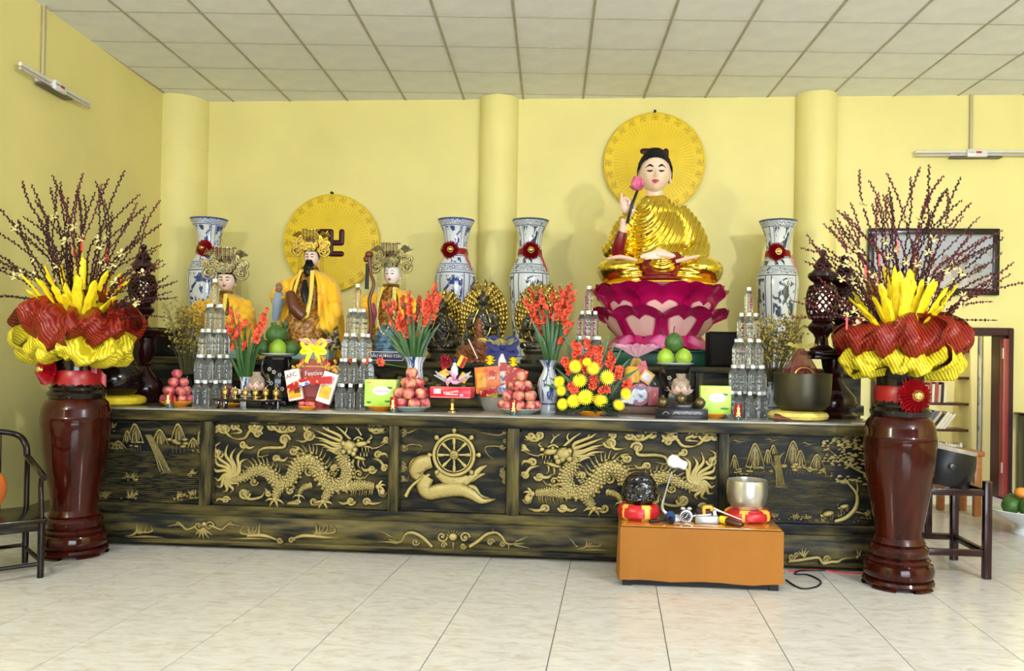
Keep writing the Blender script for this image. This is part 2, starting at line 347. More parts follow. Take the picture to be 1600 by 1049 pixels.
class Rel:
    """relief builder in traced coordinates"""
    def __init__(s, f, unit): s.f = f; s.u = unit; s.b = MB()
    def p(s, q, lift=0): x, z = s.f(q[0], q[1]); return Vector((x, PY - lift, z))
    def line(s, pts, r, n=5, lift=.0, seg=7, flat=.9, taper=False):
        P = spl([s.p(q, lift) for q in pts], n); rr = r if isinstance(r, (list, tuple)) else ([r, r, r * .9, r * .25] if taper else [r])
        s.b.tube(P, [x * s.u for x in rr], seg, up=(0, 1, 0), flat=flat)
    def ball(s, c, rx, rz=None, h=None, a=0, lift=0):
        rz = rz or rx; s.b.sph(s.p(c, lift), (rx * s.u, (h or min(rx, rz)) * s.u, rz * s.u), 10, 6, R=Matrix.Rotation(a, 3, 'Y'))
    def spiral(s, c, r, turns=1.4, th=5, d=1, a0=0):
        pts = []
        for k in range(15):
            t = k / 14; q = r * (1 - .8 * t); a = a0 + d * t * turns * 2 * PI; pts.append((c[0] + q * cos(a), c[1] + q * sin(a)))
        s.line(pts, [th, th, th * .8], 2, lift=.002); s.ball(c, r * .38, h=r * .4)
    def cloud(s, c, r, tail=None, th=6, d=1):
        s.ball(c, r * .9, h=r * .28); s.spiral(c, r, 1.3, th, d)
        if tail: s.line([c] + tail, [th * 1.3, th * 1.2, th, th * .4], 5)
    def spikes(s, path, h, n, side, r=5, lean=.5):
        P = spl([(q[0], q[1]) for q in path], 12)
        for k in range(n):
            t = (k + .5) / n * (len(P) - 2); i = int(t); a = P[i]; d = (P[i + 1] - P[i]); d.normalize(); nx, nz = -d.z * side, d.x * side
            hh = h * rnd(.8, 1.15); tip = (a.x + nx * hh - d.x * hh * lean, a.z + nz * hh - d.z * hh * lean)
            s.line([(a.x, a.z), ((a.x + tip[0]) / 2 + d.x * 3, (a.z + tip[1]) / 2 + d.z * 3), tip], [r * 1.3, r, r * .15], 3, lift=.004, seg=6)
    def scaled(s, path, rad, lift=.006):
        P = spl([(q[0], q[1]) for q in path], 8); R = lerpl(rad, len(P))
        s.b.tube([s.p((a.x, a.z), lift) for a in P], [r * s.u * .96 for r in R], 12, up=(0, 1, 0), flat=.75)
        acc = 0; row = 0
        for i in range(1, len(P)):
            seg = (P[i] - P[i - 1]); acc += seg.length; r = R[i]
            if acc < r * .42: continue
            acc = 0; row += 1; t = seg.normalized(); nx, nz = -t.z, t.x
            for k in range(5):
                a = (k + (row % 2) * .5 - 2.25) / 5 * PI * .95
                o = r * sin(a); hgt = cos(a) * r * .75
                c = (P[i].x + nx * o, P[i].z + nz * o)
                s.b.sph(s.p(c, lift + hgt * s.u * .93), (r * .27 * s.u, r * .16 * s.u, r * .27 * s.u), 7, 4)
    def claw(s, c, dirs, r=7, L=32):
        s.ball(c, r * 2.0, h=r * 1.6, lift=.006)
        for a in dirs:
            a = math.radians(a); m = (c[0] + cos(a) * L * .6, c[1] + sin(a) * L * .6 - 6); e = (c[0] + cos(a) * L, c[1] + sin(a) * L + 4)
            s.line([c, m, e], [r * 1.1, r, r * .2], 4, lift=.008)
def dragon(f, unit):
    R = Rel(f, unit)
    body = [(690, 393), (740, 397), (800, 372), (850, 345), (905, 358), (945, 405), (990, 418), (1030, 385), (1055, 325), (1105, 293), (1155, 325), (1185, 390), (1225, 428), (1275, 428), (1312, 390), (1315, 335), (1288, 285), (1278, 245)]
    R.scaled(body, [12, 20, 27, 31, 33, 34, 34, 36, 38, 38, 38, 36, 34, 32, 30, 27])
    R.spikes([(760, 372), (830, 325), (900, 325), (960, 375)], 42, 11, -1); R.spikes([(1020, 330), (1060, 280), (1110, 255), (1165, 280), (1210, 350), (1240, 400)], 48, 17, -1)
    R.spikes([(1250, 380), (1275, 330), (1262, 260)], 34, 7, -1)
    # head
    R.ball((1325, 222), 44, 36, 34, lift=.01); R.ball((1385, 212), 40, 20, 22, -.15, lift=.012); R.ball((1425, 200), 15, 13, 15, lift=.014)
    R.ball((1372, 283), 42, 13, 16, .25, lift=.01)
    for c in [(1298, 208), (1330, 250), (1298, 250), (1358, 240), (1325, 205), (1350, 262)]: R.ball(c, 19, h=20, lift=.022)
    R.ball((1375, 193), 11, h=12, lift=.026); R.line([(1350, 190), (1372, 176), (1398, 188)], 6, lift=.026)
    R.line([(1425, 190), (1440, 178), (1432, 165)], [7, 5, 2], lift=.014); R.line([(1398, 225), (1432, 228), (1445, 240)], [6, 5, 2], lift=.018)
    for x in (1390, 1408, 1422): R.line([(x, 232), (x + 2, 255)], [5, 1], 2, lift=.014); R.line([(x - 8, 276), (x - 8, 256)], [5, 1], 2, lift=.014)
    for k, (x, y) in enumerate([(1320, 305), (1345, 318), (1372, 322), (1398, 310), (1300, 300)]): R.line([(x, y - 25), (x - 4, y), (x + 8, y + 22)], [8, 6, 1], 4, lift=.008)
    R.line([(1330, 190), (1305, 165), (1280, 140), (1243, 112)], [9, 8, 7, 2], lift=.01); R.line([(1300, 160), (1310, 135), (1300, 115)], [7, 5, 2], lift=.01)
    R.line([(1385, 168), (1368, 140), (1340, 118)], [7, 6, 2], lift=.008); R.line([(1368, 142), (1378, 122)], [5, 2], lift=.008)
    for k in range(9):
        y0 = 178 + k * 9; x1, y1 = [(1165, 108), (1205, 118), (1140, 140), (1185, 152), (1130, 175), (1165, 195), (1135, 215), (1180, 232), (1200, 250)][k]
        x0 = 1290 - abs(k - 4) * 2; mx, my = (x0 + x1) / 2, (y0 + y1) / 2
        R.line([(x0, y0), (mx + 25, my + 14), (mx - 22, my - 6), (x1, y1)], [10, 11, 9, 2], 5, lift=.006)
    R.line([(1395, 215), (1450, 235), (1500, 215), (1528, 190)], [4, 4, 3, 1], lift=.01)
    # legs
    R.scaled([(1230, 415), (1215, 465), (1190, 500)], [36, 24, 17], .008); R.claw((1185, 512), (165, 120, 60, 15), 9, 52); R.spiral((1138, 512), 26, 1.1, 9)
    R.scaled([(1290, 438), (1380, 425), (1455, 432)], [30, 24, 15], .01); R.claw((1470, 435), (-50, -10, 30, 80), 8, 45); R.ball((1492, 462), 22, h=14); R.spiral((1492, 466), 24, 1.2, 6)
    R.spikes([(1330, 458), (1400, 455), (1450, 450)], 34, 10, 1, 4, .3); R.scaled([(985, 405), (955, 445), (940, 490)], [40, 26, 16], .008); R.claw((935, 500), (170, 125, 70, 25), 9, 52)
    R.scaled([(1130, 425), (1080, 440), (1062, 470)], [18, 14, 12], .002); R.claw((1060, 480), (160, 90, 30), 6, 36)
    R.spiral((1370, 370), 28, 1.3, 8, 1, .5); R.line([(1355, 385), (1390, 395), (1420, 370), (1425, 340)], [8, 7, 2])
    R.spiral((1115, 360), 30, 1.4, 9, -1); R.spiral((825, 410), 22, 1.3, 8); R.spiral((1085, 270), 26, 1.3, 7)
    # tail plume
    for (x, y) in [(625, 275), (640, 235), (690, 215), (730, 235), (780, 235), (612, 320), (618, 385), (625, 432), (660, 465), (700, 470), (740, 440), (795, 290)]:
        dx, dy = x - 705, y - 388; L = math.hypot(dx, dy); nx, ny = -dy / L, dx / L; o = 16
        R.line([(705, 388), (705 + dx * .35 + nx * o, 388 + dy * .35 + ny * o), (705 + dx * .7 - nx * o, 388 + dy * .7 - ny * o), (x, y)], [13, 13, 11, 2], 5, lift=.004)
    # clouds
    for c, r, tail, d in [((830, 120), 36, [(800, 150), (780, 180), (740, 188), (700, 180)], 1), ((920, 122), 28, [(960, 150), (1000, 150), (1050, 142)], -1), ((975, 130), 22, None, 1), ((845, 162), 20, None, -1),
                          ((665, 125), 32, [(690, 165), (720, 185)], 1), ((630, 140), 18, None, -1), ((640, 262), 24, [(620, 230), (650, 205)], 1), ((1110, 165), 28, [(1090, 200), (1040, 195)], 1), ((1098, 130), 16, None, -1),
                          ((985, 192), 26, [(980, 230), (900, 232), (855, 245), (850, 280), (900, 270)], -1), ((1030, 250), 18, [(1060, 235), (1020, 225)], 1), ((1440, 125), 22, [(1450, 155), (1510, 150)], 1), ((1505, 340), 18, [(1480, 300), (1440, 290)], -1),
                          ((1515, 190), 16, [(1480, 215)], 1), ((775, 470), 28, [(800, 500), (860, 490), (880, 460)], 1), ((1050, 520), 14, [(1000, 525), (1070, 500)], -1), ((725, 125), 20, [(760, 150), (700, 160)], -1), ((770, 215), 18, [(800, 235), (830, 225)], 1), ((1020, 130), 18, [(1050, 110)], 1), ((900, 470), 14, [(880, 440)], 1), ((1240, 340), 16, [(1260, 310)], -1), ((1440, 345), 20, [(1400, 350), (1380, 330)], 1), ((1470, 270), 18, [(1510, 265), (1520, 290)], -1), ((680, 505), 18, [(640, 500), (625, 520)], -1), ((1010, 455), 16, [(1040, 440)], 1), ((1330, 510), 20, [(1290, 525), (1260, 510)], 1), ((1410, 515), 18, [(1450, 525), (1490, 515)], -1), ((1480, 130), 18, [(1500, 160)], 1), ((940, 290), 16, [(980, 300), (1000, 280)], -1)]:
        R.cloud(c, r * 1.12, tail, 10, d)
    return R.b
def fL(cx, cy): v = at(150 + cx * .3, 630 + cy * .3, PY); return v.x, v.z
uL = (at(450, 750, PY).x - at(440, 750, PY).x) / 10 * .3
wpart('dragon_relief', dragon(fL, uL), gold_relief, panels[1], ang=60)
def fR(cx, cy):
    u = (cx - 610) / 920; v = (cy - 95) / 450
    q = at(780 + (135 + (1 - u) * 1305) * .2375, 640 + (130 + v * 560) * .2375, PY); return q.x, q.z
wpart('dragon_relief', dragon(fR, uL * 1.10), gold_relief, panels[3], ang=60)
# wheel panel
def fW(cx, cy): v = at(590 + cx * .24375, 640 + cy * .24375, PY); return v.x, v.z
R = Rel(fW, (at(710, 740, PY).x - at(700, 740, PY).x) / 10 * .24375)
def ring(c, r, th, lift=.02, n=40): R.b.tube([R.p((c[0] + r * cos(a), c[1] + r * sin(a)), lift) for a in [2 * PI * i / n for i in range(n)]], th * R.u, 8, up=(0, 1, 0), closed=True)
wc = (495, 290); ring(wc, 128, 15); ring(wc, 108, 7, .016); R.ball(wc, 36, h=20, lift=.02)
for k in range(8):
    a = 2 * PI * k / 8 + PI / 2; d = (cos(a), sin(a)); pt = lambda r: (wc[0] + d[0] * r, wc[1] + d[1] * r)
    R.line([pt(30), pt(60), pt(80), pt(108)], [10, 9, 15, 13], 4, lift=.018); R.ball(pt(92), 16, h=14, lift=.016)
    R.line([pt(130), pt(150)], [12, 12], 3, lift=.016); R.ball(pt(158), 20, h=17, lift=.014)
for s_ in (((-14, 0), (14, 0)), ((0, -14), (0, 14)), ((14, 0), (14, 13)), ((-14, 0), (-14, -13)), ((0, -14), (13, -14)), ((0, 14), (-13, 14))): R.line([(wc[0] + q[0], wc[1] + q[1]) for q in s_], 4, 2, lift=.043)
leaf = lambda pts, r: R.line(pts, r, 6, lift=.004, seg=10, flat=.6)
leaf([(350, 330), (280, 350), (250, 400), (270, 450)], [50, 62, 55, 20]); leaf([(300, 300), (240, 340), (225, 400), (250, 440)], [20, 34, 30, 8])
leaf([(330, 430), (300, 490), (330, 535), (400, 520), (520, 510), (600, 540), (670, 585), (755, 575)], [45, 55, 48, 55, 52, 40, 24, 4]); leaf([(560, 500), (620, 500), (660, 550), (720, 570)], [20, 18, 12, 3])
leaf([(380, 400), (450, 450), (520, 460), (580, 430)], [28, 42, 44, 20]); leaf([(560, 470), (620, 420), (660, 380), (700, 360)], [28, 26, 20, 7]); leaf([(600, 455), (650, 425), (690, 412)], [18, 16, 7])
R.line([(340, 415), (270, 450), (215, 500), (185, 555)], [13, 13, 14, 17], 6, lift=.014)
for k in range(7): R.line([(400 + 30 * k, 480 + 2 * k), (390 + 30 * k, 505 + 4 * k)], [3.5, 2], 2, lift=.014)
for k in range(5): R.line([(300 - 14 * k, 320 + 12 * k), (290 - 10 * k, 380 + 10 * k), (300 - 8 * k, 430)], 4, 4, lift=.022)
for k in range(4): R.line([(420 + 40 * k, 420 + 8 * k), (470 + 30 * k, 470)], 4, 2, lift=.018)
for c, r, tail, d in [((165, 130), 22, [(200, 150), (260, 125), (350, 135)], 1), ((165, 165), 18, None, -1), ((170, 245), 26, [(210, 225), (270, 230), (285, 250), (255, 285)], 1), ((165, 385), 26, None, -1), ((160, 440), 24, [(190, 460), (200, 420)], 1), ((165, 345), 18, None, 1),
                      ((820, 145), 20, [(780, 165), (700, 155), (620, 135)], -1), ((800, 240), 18, [(740, 235), (690, 245), (705, 290), (745, 320)], 1), ((820, 200), 15, None, 1), ((815, 430), 28, [(785, 420), (825, 350)], -1), ((800, 390), 18, None, 1), ((815, 460), 16, None, 1)]: R.cloud(c, r, tail, 7, d)
wpart('wheel_relief', R.b, gold_relief, panels[2], ang=60)
# landscape panels
def land(f, unit, mount, falls, trees, wy0, wy1, x0, x1, rocks, bigtree=None, deer=None):
    R = Rel(f, unit)
    for (x, y, h, wd) in mount:
        R.line([(x - wd, y + h), (x - wd * .45, y + h * .3), (x, y), (x + wd * .5, y + h * .35), (x + wd, y + h)], [4, 7, 9, 6, 3], 4, lift=.003); R.ball((x, y + h * .55), wd * .62, h * .5, 5, lift=0)
        for k in range(2): R.line([(x - wd * .1 + k * wd * .3, y + h * .3 + k * 8), (x - wd * .2 + k * wd * .5, y + h * .9)], [2, 3], 3, lift=.014)
    for (xa, ya, xb, yb) in falls:
        for k in range(7): R.line([(xa + (k - 3) * 5, ya), ((xa + xb) / 2 + (k - 3) * 6, (ya + yb) / 2 - 8), (xb + (k - 3) * 9, yb + rnd(-8, 8))], [2.5, 3, 3], 4, lift=.006)
        for k in range(9): R.line([(xb + rnd(-45, 20), yb + rnd(-20, 20)), (xb + rnd(20, 60), yb + rnd(-20, 20))], [2, 3, 1], 2, lift=.002)
    for (x, y, r) in trees:
        for k in range(7): R.ball((x + rnd(-r, r), y + rnd(-r * .5, r * .35)), r * .42, r * .22, 9)
        for k in range(4): R.line([(x + (k - 1.5) * r * .4, y + r * .1), (x + (k - 1.5) * r * .4, y + r * .9)], 2.4, 2)
    y = wy0
    while y < wy1:
        x = x0 + rnd(0, 60)
        while x < x1 - 40:
            L = rnd(50, 170); L = min(L, x1 - x); R.line([(x, y), (x + L * .3, y + rnd(-2.5, 2.5)), (x + L * .7, y + rnd(-2.5, 2.5)), (x + L, y)], [1.2, 2.6, 2.6, 1], 3, lift=.001, seg=5); x += L + rnd(8, 40)
        y += 10.5
    for (x, y, r, k) in rocks:
        for q in range(k): a = rnd(0, 2 * PI); R.ball((x + cos(a) * r * rnd(.2, 1), y + sin(a) * r * .4), rnd(6, 12), rnd(5, 9), 8)
        for q in range(k // 2): a = rnd(-2.6, -.5); R.line([(x + q * 4 - k, y), (x + q * 4 - k + cos(a) * r * .7, y + sin(a) * r * .8)], [4, 5, 1], 3, lift=.004)
    if bigtree:
        for pts, r in bigtree['trunk']: R.line(pts, r, 6, lift=.006)
        for (cx, cy, rx, ry, n) in bigtree['crown']:
            for k in range(n):
                x, y = cx + rx * rnd(-1, 1), cy + ry * rnd(-1, 1); R.ball((x, y), 12, 7, 8, lift=.006); R.line([(x - 11, y + 5), (x, y - 7), (x + 11, y + 5)], 2.5, 3, lift=.012)
    for d in deer or []:
        x, y, s_ = d; R.ball((x, y), 38 * s_, 20 * s_, 16 * s_, -.25, lift=.008); R.ball((x - 42 * s_, y + 14 * s_), 15 * s_, 10 * s_, 10, .5, lift=.01)
        for q in (-24, -12, 18, 30): R.line([(x + q * s_, y + 8), (x + (q - 3) * s_, y + 42 * s_)], [5, 3], 2, lift=.006)
        R.line([(x - 45 * s_, y + 6), (x - 52 * s_, y - 14 * s_), (x - 42 * s_, y - 24 * s_)], [2.5, 1.5], 3, lift=.008)
    return R.b
bL = land(fL, uL, [(165, 145, 60, 22), (205, 110, 100, 45), (335, 140, 80, 45), (430, 110, 90, 40), (510, 185, 50, 30), (545, 150, 70, 18), (120, 200, 40, 40)], [(275, 165, 365, 355)], [(210, 215, 35), (430, 215, 50), (120, 225, 35), (520, 250, 22)], 270, 505, -140, 545, [(185, 390, 45, 16), (40, 490, 60, 16), (185, 495, 60, 18), (440, 490, 40, 16), (505, 370, 35, 14), (510, 480, 40, 16), (90, 130, 40, 12)])
R = Rel(fL, uL); [R.line([(270 + 200 * k, 105), (300 + 200 * k, 98), (340 + 200 * k, 112)], [1, 6, 1], 4) for k in (0, 1)]; bL.join(R.b)
wpart('landscape_relief', bL, gold_relief, panels[0], ang=60)
def fT(cx, cy): v = at(1120 + cx * .2478, 640 + cy * .2478, PY); return v.x, v.z
uT = uL / .3 * .2478
bT = land(fT, uT, [(110, 290, 90, 30), (240, 215, 150, 60), (355, 225, 60, 25), (320, 255, 90, 30), (480, 200, 140, 55), (525, 260, 110, 40), (630, 285, 90, 50), (235, 320, 60, 25)], [(375, 290, 400, 480)], [(150, 395, 40), (240, 385, 45), (320, 390, 30), (475, 370, 60), (560, 375, 45), (640, 385, 45), (700, 415, 30)], 460, 660, 85, 800, [(500, 690, 50, 16), (570, 690, 40, 14), (370, 680, 45, 14), (950, 670, 50, 16), (800, 700, 90, 16), (660, 715, 60, 12)],
          dict(trunk=[([(740, 705), (810, 680), (870, 620), (880, 540), (840, 480), (800, 450)], [14, 18, 17, 13, 9, 4]), ([(875, 560), (885, 500), (880, 460)], [9, 8, 4]), ([(700, 250), (800, 330), (900, 390), (1000, 430)], [3, 6, 8, 10]), ([(860, 640), (900, 650), (930, 660)], [10, 8, 3])],
               crown=[(780, 215, 130, 40, 40), (860, 260, 80, 40, 24), (850, 200, 120, 30, 24), (760, 320, 95, 35, 30), (880, 330, 70, 45, 26), (850, 440, 100, 24, 30), (950, 440, 40, 60, 16)]), [(700, 655, 1.0), (800, 610, .8)])
R = Rel(fT, uT)
for k, (x, y) in enumerate([(120, 200), (330, 190), (560, 215)]): R.line([(x - 40, y + 6), (x - 10, y - 6), (x + 20, y + 5), (x + 70, y)], [1, 7, 6, 1], 4); R.line([(x - 20, y + 16), (x + 40, y + 12)], [1, 4, 1], 4)
for a in (0, 1): R.line([(330 + a * 20, 330), (365 + a * 12, 370), (375 + a * 20, 440)], [3, 8, 8], 4); R.line([(430 - a * 8, 270), (395 - a * 6, 310), (385, 400)], [3, 8, 8], 4)
bT.join(R.b); wpart('landscape_relief', bT, gold_relief, panels[4], ang=60)
# scroll ornaments on the plinth
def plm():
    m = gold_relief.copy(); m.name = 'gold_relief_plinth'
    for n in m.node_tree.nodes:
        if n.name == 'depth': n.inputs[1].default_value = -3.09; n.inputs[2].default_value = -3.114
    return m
gold_plinth = plm(); PY = -3.098
def scroll(f, unit, ops):
    R = Rel(f, unit)
    for o in ops:
        if o[0] == 'l': R.line(o[1], o[2], 5, lift=.0)
        elif o[0] == 's': R.spiral(o[1], o[2], 1.3, o[3], o[4])
        elif o[0] == 'b': R.ball(o[1], o[2], o[3], min(o[2], o[3]) * .8)
        elif o[0] == 'f':
            for k in range(o[4]): a = math.radians(o[2] + (o[3] - o[2]) * k / max(1, o[4] - 1)); R.line([o[1], (o[1][0] + cos(a) * o[5] * .5 - 6, o[1][1] + sin(a) * o[5] * .5), (o[1][0] + cos(a) * o[5], o[1][1] + sin(a) * o[5])], [o[6], o[6], 1], 4, lift=.002)
    return R.b
fP = lambda cx, cy: (lambda v: (v.x, v.z))(at(150 + cx * .3, 630 + cy * .3, PY))
fP3 = lambda cx, cy: (lambda v: (v.x, v.z))(at(590 + cx * .24375, 640 + cy * .24375, PY))
fP5 = lambda cx, cy: (lambda v: (v.x, v.z))(at(1120 + cx * .2478, 640 + cy * .2478, PY))
def flame(x, y, s=1, m=1): return [('l', [(x - 60 * s * m, y + 30), (x - 20 * s * m, y + 20), (x, y), (x - 5 * s * m, y - 40 * s)], [3, 9, 10, 2]), ('l', [(x, y + 10), (x + 40 * s * m, y + 5), (x + 50 * s * m, y - 35 * s)], [8, 9, 2]), ('l', [(x + 40 * s * m, y + 10), (x + 80 * s * m, y), (x + 70 * s * m, y - 30 * s)], [8, 9, 2]), ('l', [(x - 50 * s * m, y + 35), (x + 40 * s * m, y + 30), (x + 130 * s * m, y + 35)], [2, 9, 2]), ('f', (x + 20 * s * m, y + 15), 200, 330, 5, 42 * s, 6)]
def boss(x, y, w, wing): return [('s', (x - 28, y), 24, 7, 1), ('s', (x + 28, y), 24, 7, -1), ('b', (x, y - 10), 18, 16), ('f', (x, y + 10), 40, 140, 5, 62, 9), ('l', [(x - 40, y), (x - 90, y + 18), (x - 130, y - 8), (x - w, y + 8)], [10, 9, 8, 2]), ('l', [(x + 40, y), (x + 90, y + 18), (x + 130, y - 8), (x + w, y + 8)], [10, 9, 8, 2]), ('l', [(x - 110, y), (x - 140, y - 20), (x - 150, y + 20)], [7, 6, 2]), ('l', [(x + 110, y), (x + 140, y - 20), (x + 150, y + 20)], [7, 6, 2])]
O = []
O.append(scroll(fP, uL, flame(215, 665, 1, 1) + boss(565, 640, 210, 1)))
O.append(scroll(fP, uL, flame(850, 675, 1.2, -1) + [('l', [(790, 690), (880, 690), (950, 715)], [12, 14, 6]), ('s', (960, 715), 16, 7, 1), ('s', (1020, 715), 16, 7, -1), ('l', [(1030, 705), (1090, 690), (1200, 700)], [8, 14, 10])] + flame(1150, 670, 1.2, 1)))
u3 = uL / .3 * .24375
O.append(scroll(fP3, u3, [('b', (485, 815), 34, 30), ('f', (485, 830), 220, 320, 6, 62, 9), ('s', (415, 815), 34, 10, 1), ('s', (560, 820), 34, 10, -1), ('s', (425, 870), 20, 8, -1), ('s', (550, 875), 20, 8, 1), ('l', [(485, 850), (487, 910)], [12, 3]), ('l', [(350, 880), (290, 820), (230, 790), (180, 800), (150, 850), (90, 840), (10, 800)], [14, 16, 15, 12, 10, 8, 2]), ('l', [(130, 860), (70, 850), (-20, 850)], [9, 8, 2]), ('l', [(110, 830), (60, 800), (10, 780)], [8, 7, 2]), ('s', (245, 850), 24, 8, 1), ('l', [(180, 800), (190, 770)], [8, 3]), ('l', [(590, 880), (650, 840), (700, 800), (760, 790), (800, 820), (830, 860), (920, 860), (1050, 850)], [14, 16, 15, 12, 12, 10, 8, 2]), ('s', (725, 850), 24, 8, -1), ('l', [(880, 850), (930, 830), (960, 815)], [8, 7, 2]), ('l', [(880, 870), (930, 880), (980, 890)], [8, 7, 2]), ('l', [(840, 860), (840, 915)], [9, 2]), ('s', (800, 860), 18, 7, 1), ('l', [(740, 790), (740, 765)], [8, 2])] + flame(1340, 870, 1.1, 1) + [('l', [(1225, 820), (1260, 860), (1280, 880)], [2, 8, 9])]))
O.append(scroll(fP5, uT, [('l', [(450, 960), (520, 950), (580, 940), (640, 935), (670, 970), (720, 960), (760, 960), (800, 940), (880, 935)], [10, 14, 14, 13, 14, 13, 13, 10, 4]), ('s', (470, 930), 22, 8, 1), ('s', (500, 920), 18, 7, -1), ('f', (550, 930), 230, 310, 4, 60, 9), ('s', (690, 945), 24, 9, -1), ('b', (575, 940), 14, 12), ('b', (885, 930), 14, 14), ('f', (900, 925), 250, 290, 2, 45, 7)]))
PY = -3.038
for b in O: wpart('scroll_ornament', b, gold_plinth, plinth, ang=60)
# ---------------------------------------------------------------- upper tier behind it
T2 = 1.212
tier = thing('altar_tier', 'raised rear altar tier with carved black and gold front behind the offerings', 'altar', (-.9, -1.2, 0))
TX0, TX1 = -4.0, 1.75
wpart('body', MB().box(((TX0 + TX1) / 2, -1.17, T2 / 2), (TX1 - TX0 - .02, 2.16, T2 - .01)), br_p, tier, smooth=False)
wpart('top_slab', MB().box(((TX0 + TX1) / 2, -1.19, T2 - .02), (TX1 - TX0, 2.24, .04), b=.008), br_h, tier)
wpart('bottom_rail', MB().box(((TX0 + TX1) / 2, -2.275, .93), (TX1 - TX0, .05, .07), b=.006), br_h, tier)
for x in (-3.9, -2.9, -1.9, -.9, .25, .62, 1.3): wpart('stile', MB().box((x, -2.275, 1.06), (.06, .045, .24), b=.004), br_v, tier)
PY = -2.258
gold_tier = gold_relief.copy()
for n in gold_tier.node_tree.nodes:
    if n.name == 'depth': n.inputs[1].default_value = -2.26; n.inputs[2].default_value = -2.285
for x0 in (-2.4, -1.4, -.33):
    R = Rel(lambda x, z: (x, z), 1.0)
    for k in range(8):
        c = (x0 + (k - 3.5) * .095, 1.06 + .025 * (-1) ** k); R.ball(c, .034, h=.02); R.b.tube([R.p((c[0] + .045 * (1 - .7 * t) * cos(t * 8 + k), c[1] + .045 * (1 - .7 * t) * sin(t * 8 + k))) for t in [i / 12 for i in range(13)]], .007, 6)
    R.b.box((x0, -2.262, 1.06), (.8, .012, .02)); wpart('scroll_relief', R.b, gold_tier, tier, ang=60)
PY = -3.038
# ================================================================ turned wooden floor vases with willow bouquets
def lacq_mat():
    return mat('lacquered_wood', (.030, .0035, .0015), .10, var=.5, vscale=3, stretch=(5, 5, .7), coat=.12, spec=.25)
lacq = lacq_mat(); dlacq = mat('dark_lacquer', (.006, .003, .003), .15, coat=.3); rib_red = mat('red_satin', (.28, .003, .008), .35); gold_s = mat('gold_shiny', (.75, .55, .16), .2, metal=1)
def rosette(parent, c, r, nrm, name='ribbon_flower', big=True):
    """pleated ribbon flower with a gold button; nrm = direction it faces"""
    q = Vector(nrm).to_track_quat('Z', 'Y').to_matrix().to_4x4(); M = T(*c) @ q
    b = MB()
    for ringi, (rr, h, n) in enumerate([(1.0, .0, 26), (.78, .18, 22), (.52, .32, 16)]):
        vs = []; fs = []; N_ = n * 2
        for i in range(N_):
            a = 2 * PI * i / N_ + ringi; d = (1 if i % 2 else .80) * rnd(.93, 1.05); zz = (.16 if i % 2 else -.02)
            vs += [(0.12 * r * cos(a), .12 * r * sin(a), (h + .25) * r), (rr * .6 * r * cos(a) * d, rr * .6 * r * sin(a) * d, (h + zz + .12) * r), (rr * r * cos(a) * d, rr * r * sin(a) * d, (h + zz * .6 - .05) * r)]
        for i in range(N_):
            j = (i + 1) % N_; fs += [(3 * i, 3 * j, 3 * j + 1, 3 * i + 1), (3 * i + 1, 3 * j + 1, 3 * j + 2, 3 * i + 2)]
        b.add(vs, fs, 0, M)
    b.lathe([(r * .75, -.12 * r), (r * .8, -.02 * r), (0, .1 * r)], 16, M=M)
    o = obj(name, b, rib_red, parent, ang=25)
    g = MB(); g.sph((0, 0, .52 * r), (r * .24, r * .24, r * .14), 12, 8, M=M); g.tube([(r * .27 * cos(a), r * .27 * sin(a), .47 * r) for a in [i * PI / 10 for i in range(20)]], r * .05, 6, M=M, closed=True)
    obj('gold_button', g, gold_s, o); return o
VPY = -3.33
def wooden_vase(px, label, rot):
    cx = X(px, VPY, 760); t = thing('floor_vase', label, 'vase', (cx, VPY, 0), 0, 'lacquered floor vases flanking the altar')
    k = .0035; z = lambda py: max(0, at(1405, py, VPY).z)
    prof = [(36, 838), (37, 825), (41, 800), (47, 770), (52.5, 735), (55, 705), (56, 690), (55.5, 684), (56.4, 682), (55.2, 679), (54, 668), (50, 657), (43, 650), (40, 648)]
    obj('body', MB().lathe([(r * k, z(p)) for r, p in prof], 48), lacq, t)
    neck = [(44, 650), (46, 646), (47, 642), (45, 639), (42, 636), (43, 632), (40, 628), (37, 615), (36, 600), (37, 585), (41, 570), (46, 556), (48, 550), (44, 550), (40, 558), (36, 575)]
    obj('neck', MB().lathe([(r * k, z(p)) for r, p in neck], 40), dlacq, t)
    base = [(46, 903), (51, 900), (54, 893), (54.5, 887), (52, 879), (47, 876), (48.5, 872), (46, 869), (42, 868), (45, 862), (46, 856), (43, 851), (39, 849), (41, 846), (39, 842), (36, 837)]
    obj('base', MB().lathe([(r * k, z(p)) for r, p in base], 48), lacq, t)
    ring = [(47, 900), (53, 902), (55, 906), (53, 910), (44, 910)]
    obj('base_ring', MB().lathe([(r * k, z(p)) for r, p in ring], 48), lacq, t)
    for f in range(5):
        b = MB(); a0 = 2 * PI * f / 5 + rot; zz = z(908.5)
        def fn(u, v):
            a = a0 + (u - .5) * .72; prof2 = [(38, 0), (54, 0), (56, .35), (52, .8), (53, 1), (38, 1), (38, 0)]
            i = min(int(v * 6), 5); fr = v * 6 - i; r = prof2[i][0] + (prof2[i + 1][0] - prof2[i][0]) * fr; h = prof2[i][1] + (prof2[i + 1][1] - prof2[i][1]) * fr
            return (r * k * cos(a), r * k * sin(a), max(.0, h * zz))
        b.grid(fn, 9, 13); obj('foot', b, lacq, t)
    return t, z, k
vR, vz, vk = wooden_vase(1405, 'dark red lacquered wooden floor vase with centred red ribbon flower, beside black drum', .2)
vL, _, _ = wooden_vase(117, 'dark red lacquered wooden floor vase with sideways red ribbon flower, beside dark armchair', -.5)
bandp = [(38.5, 630), (39, 618), (37.8, 604), (37, 603)]
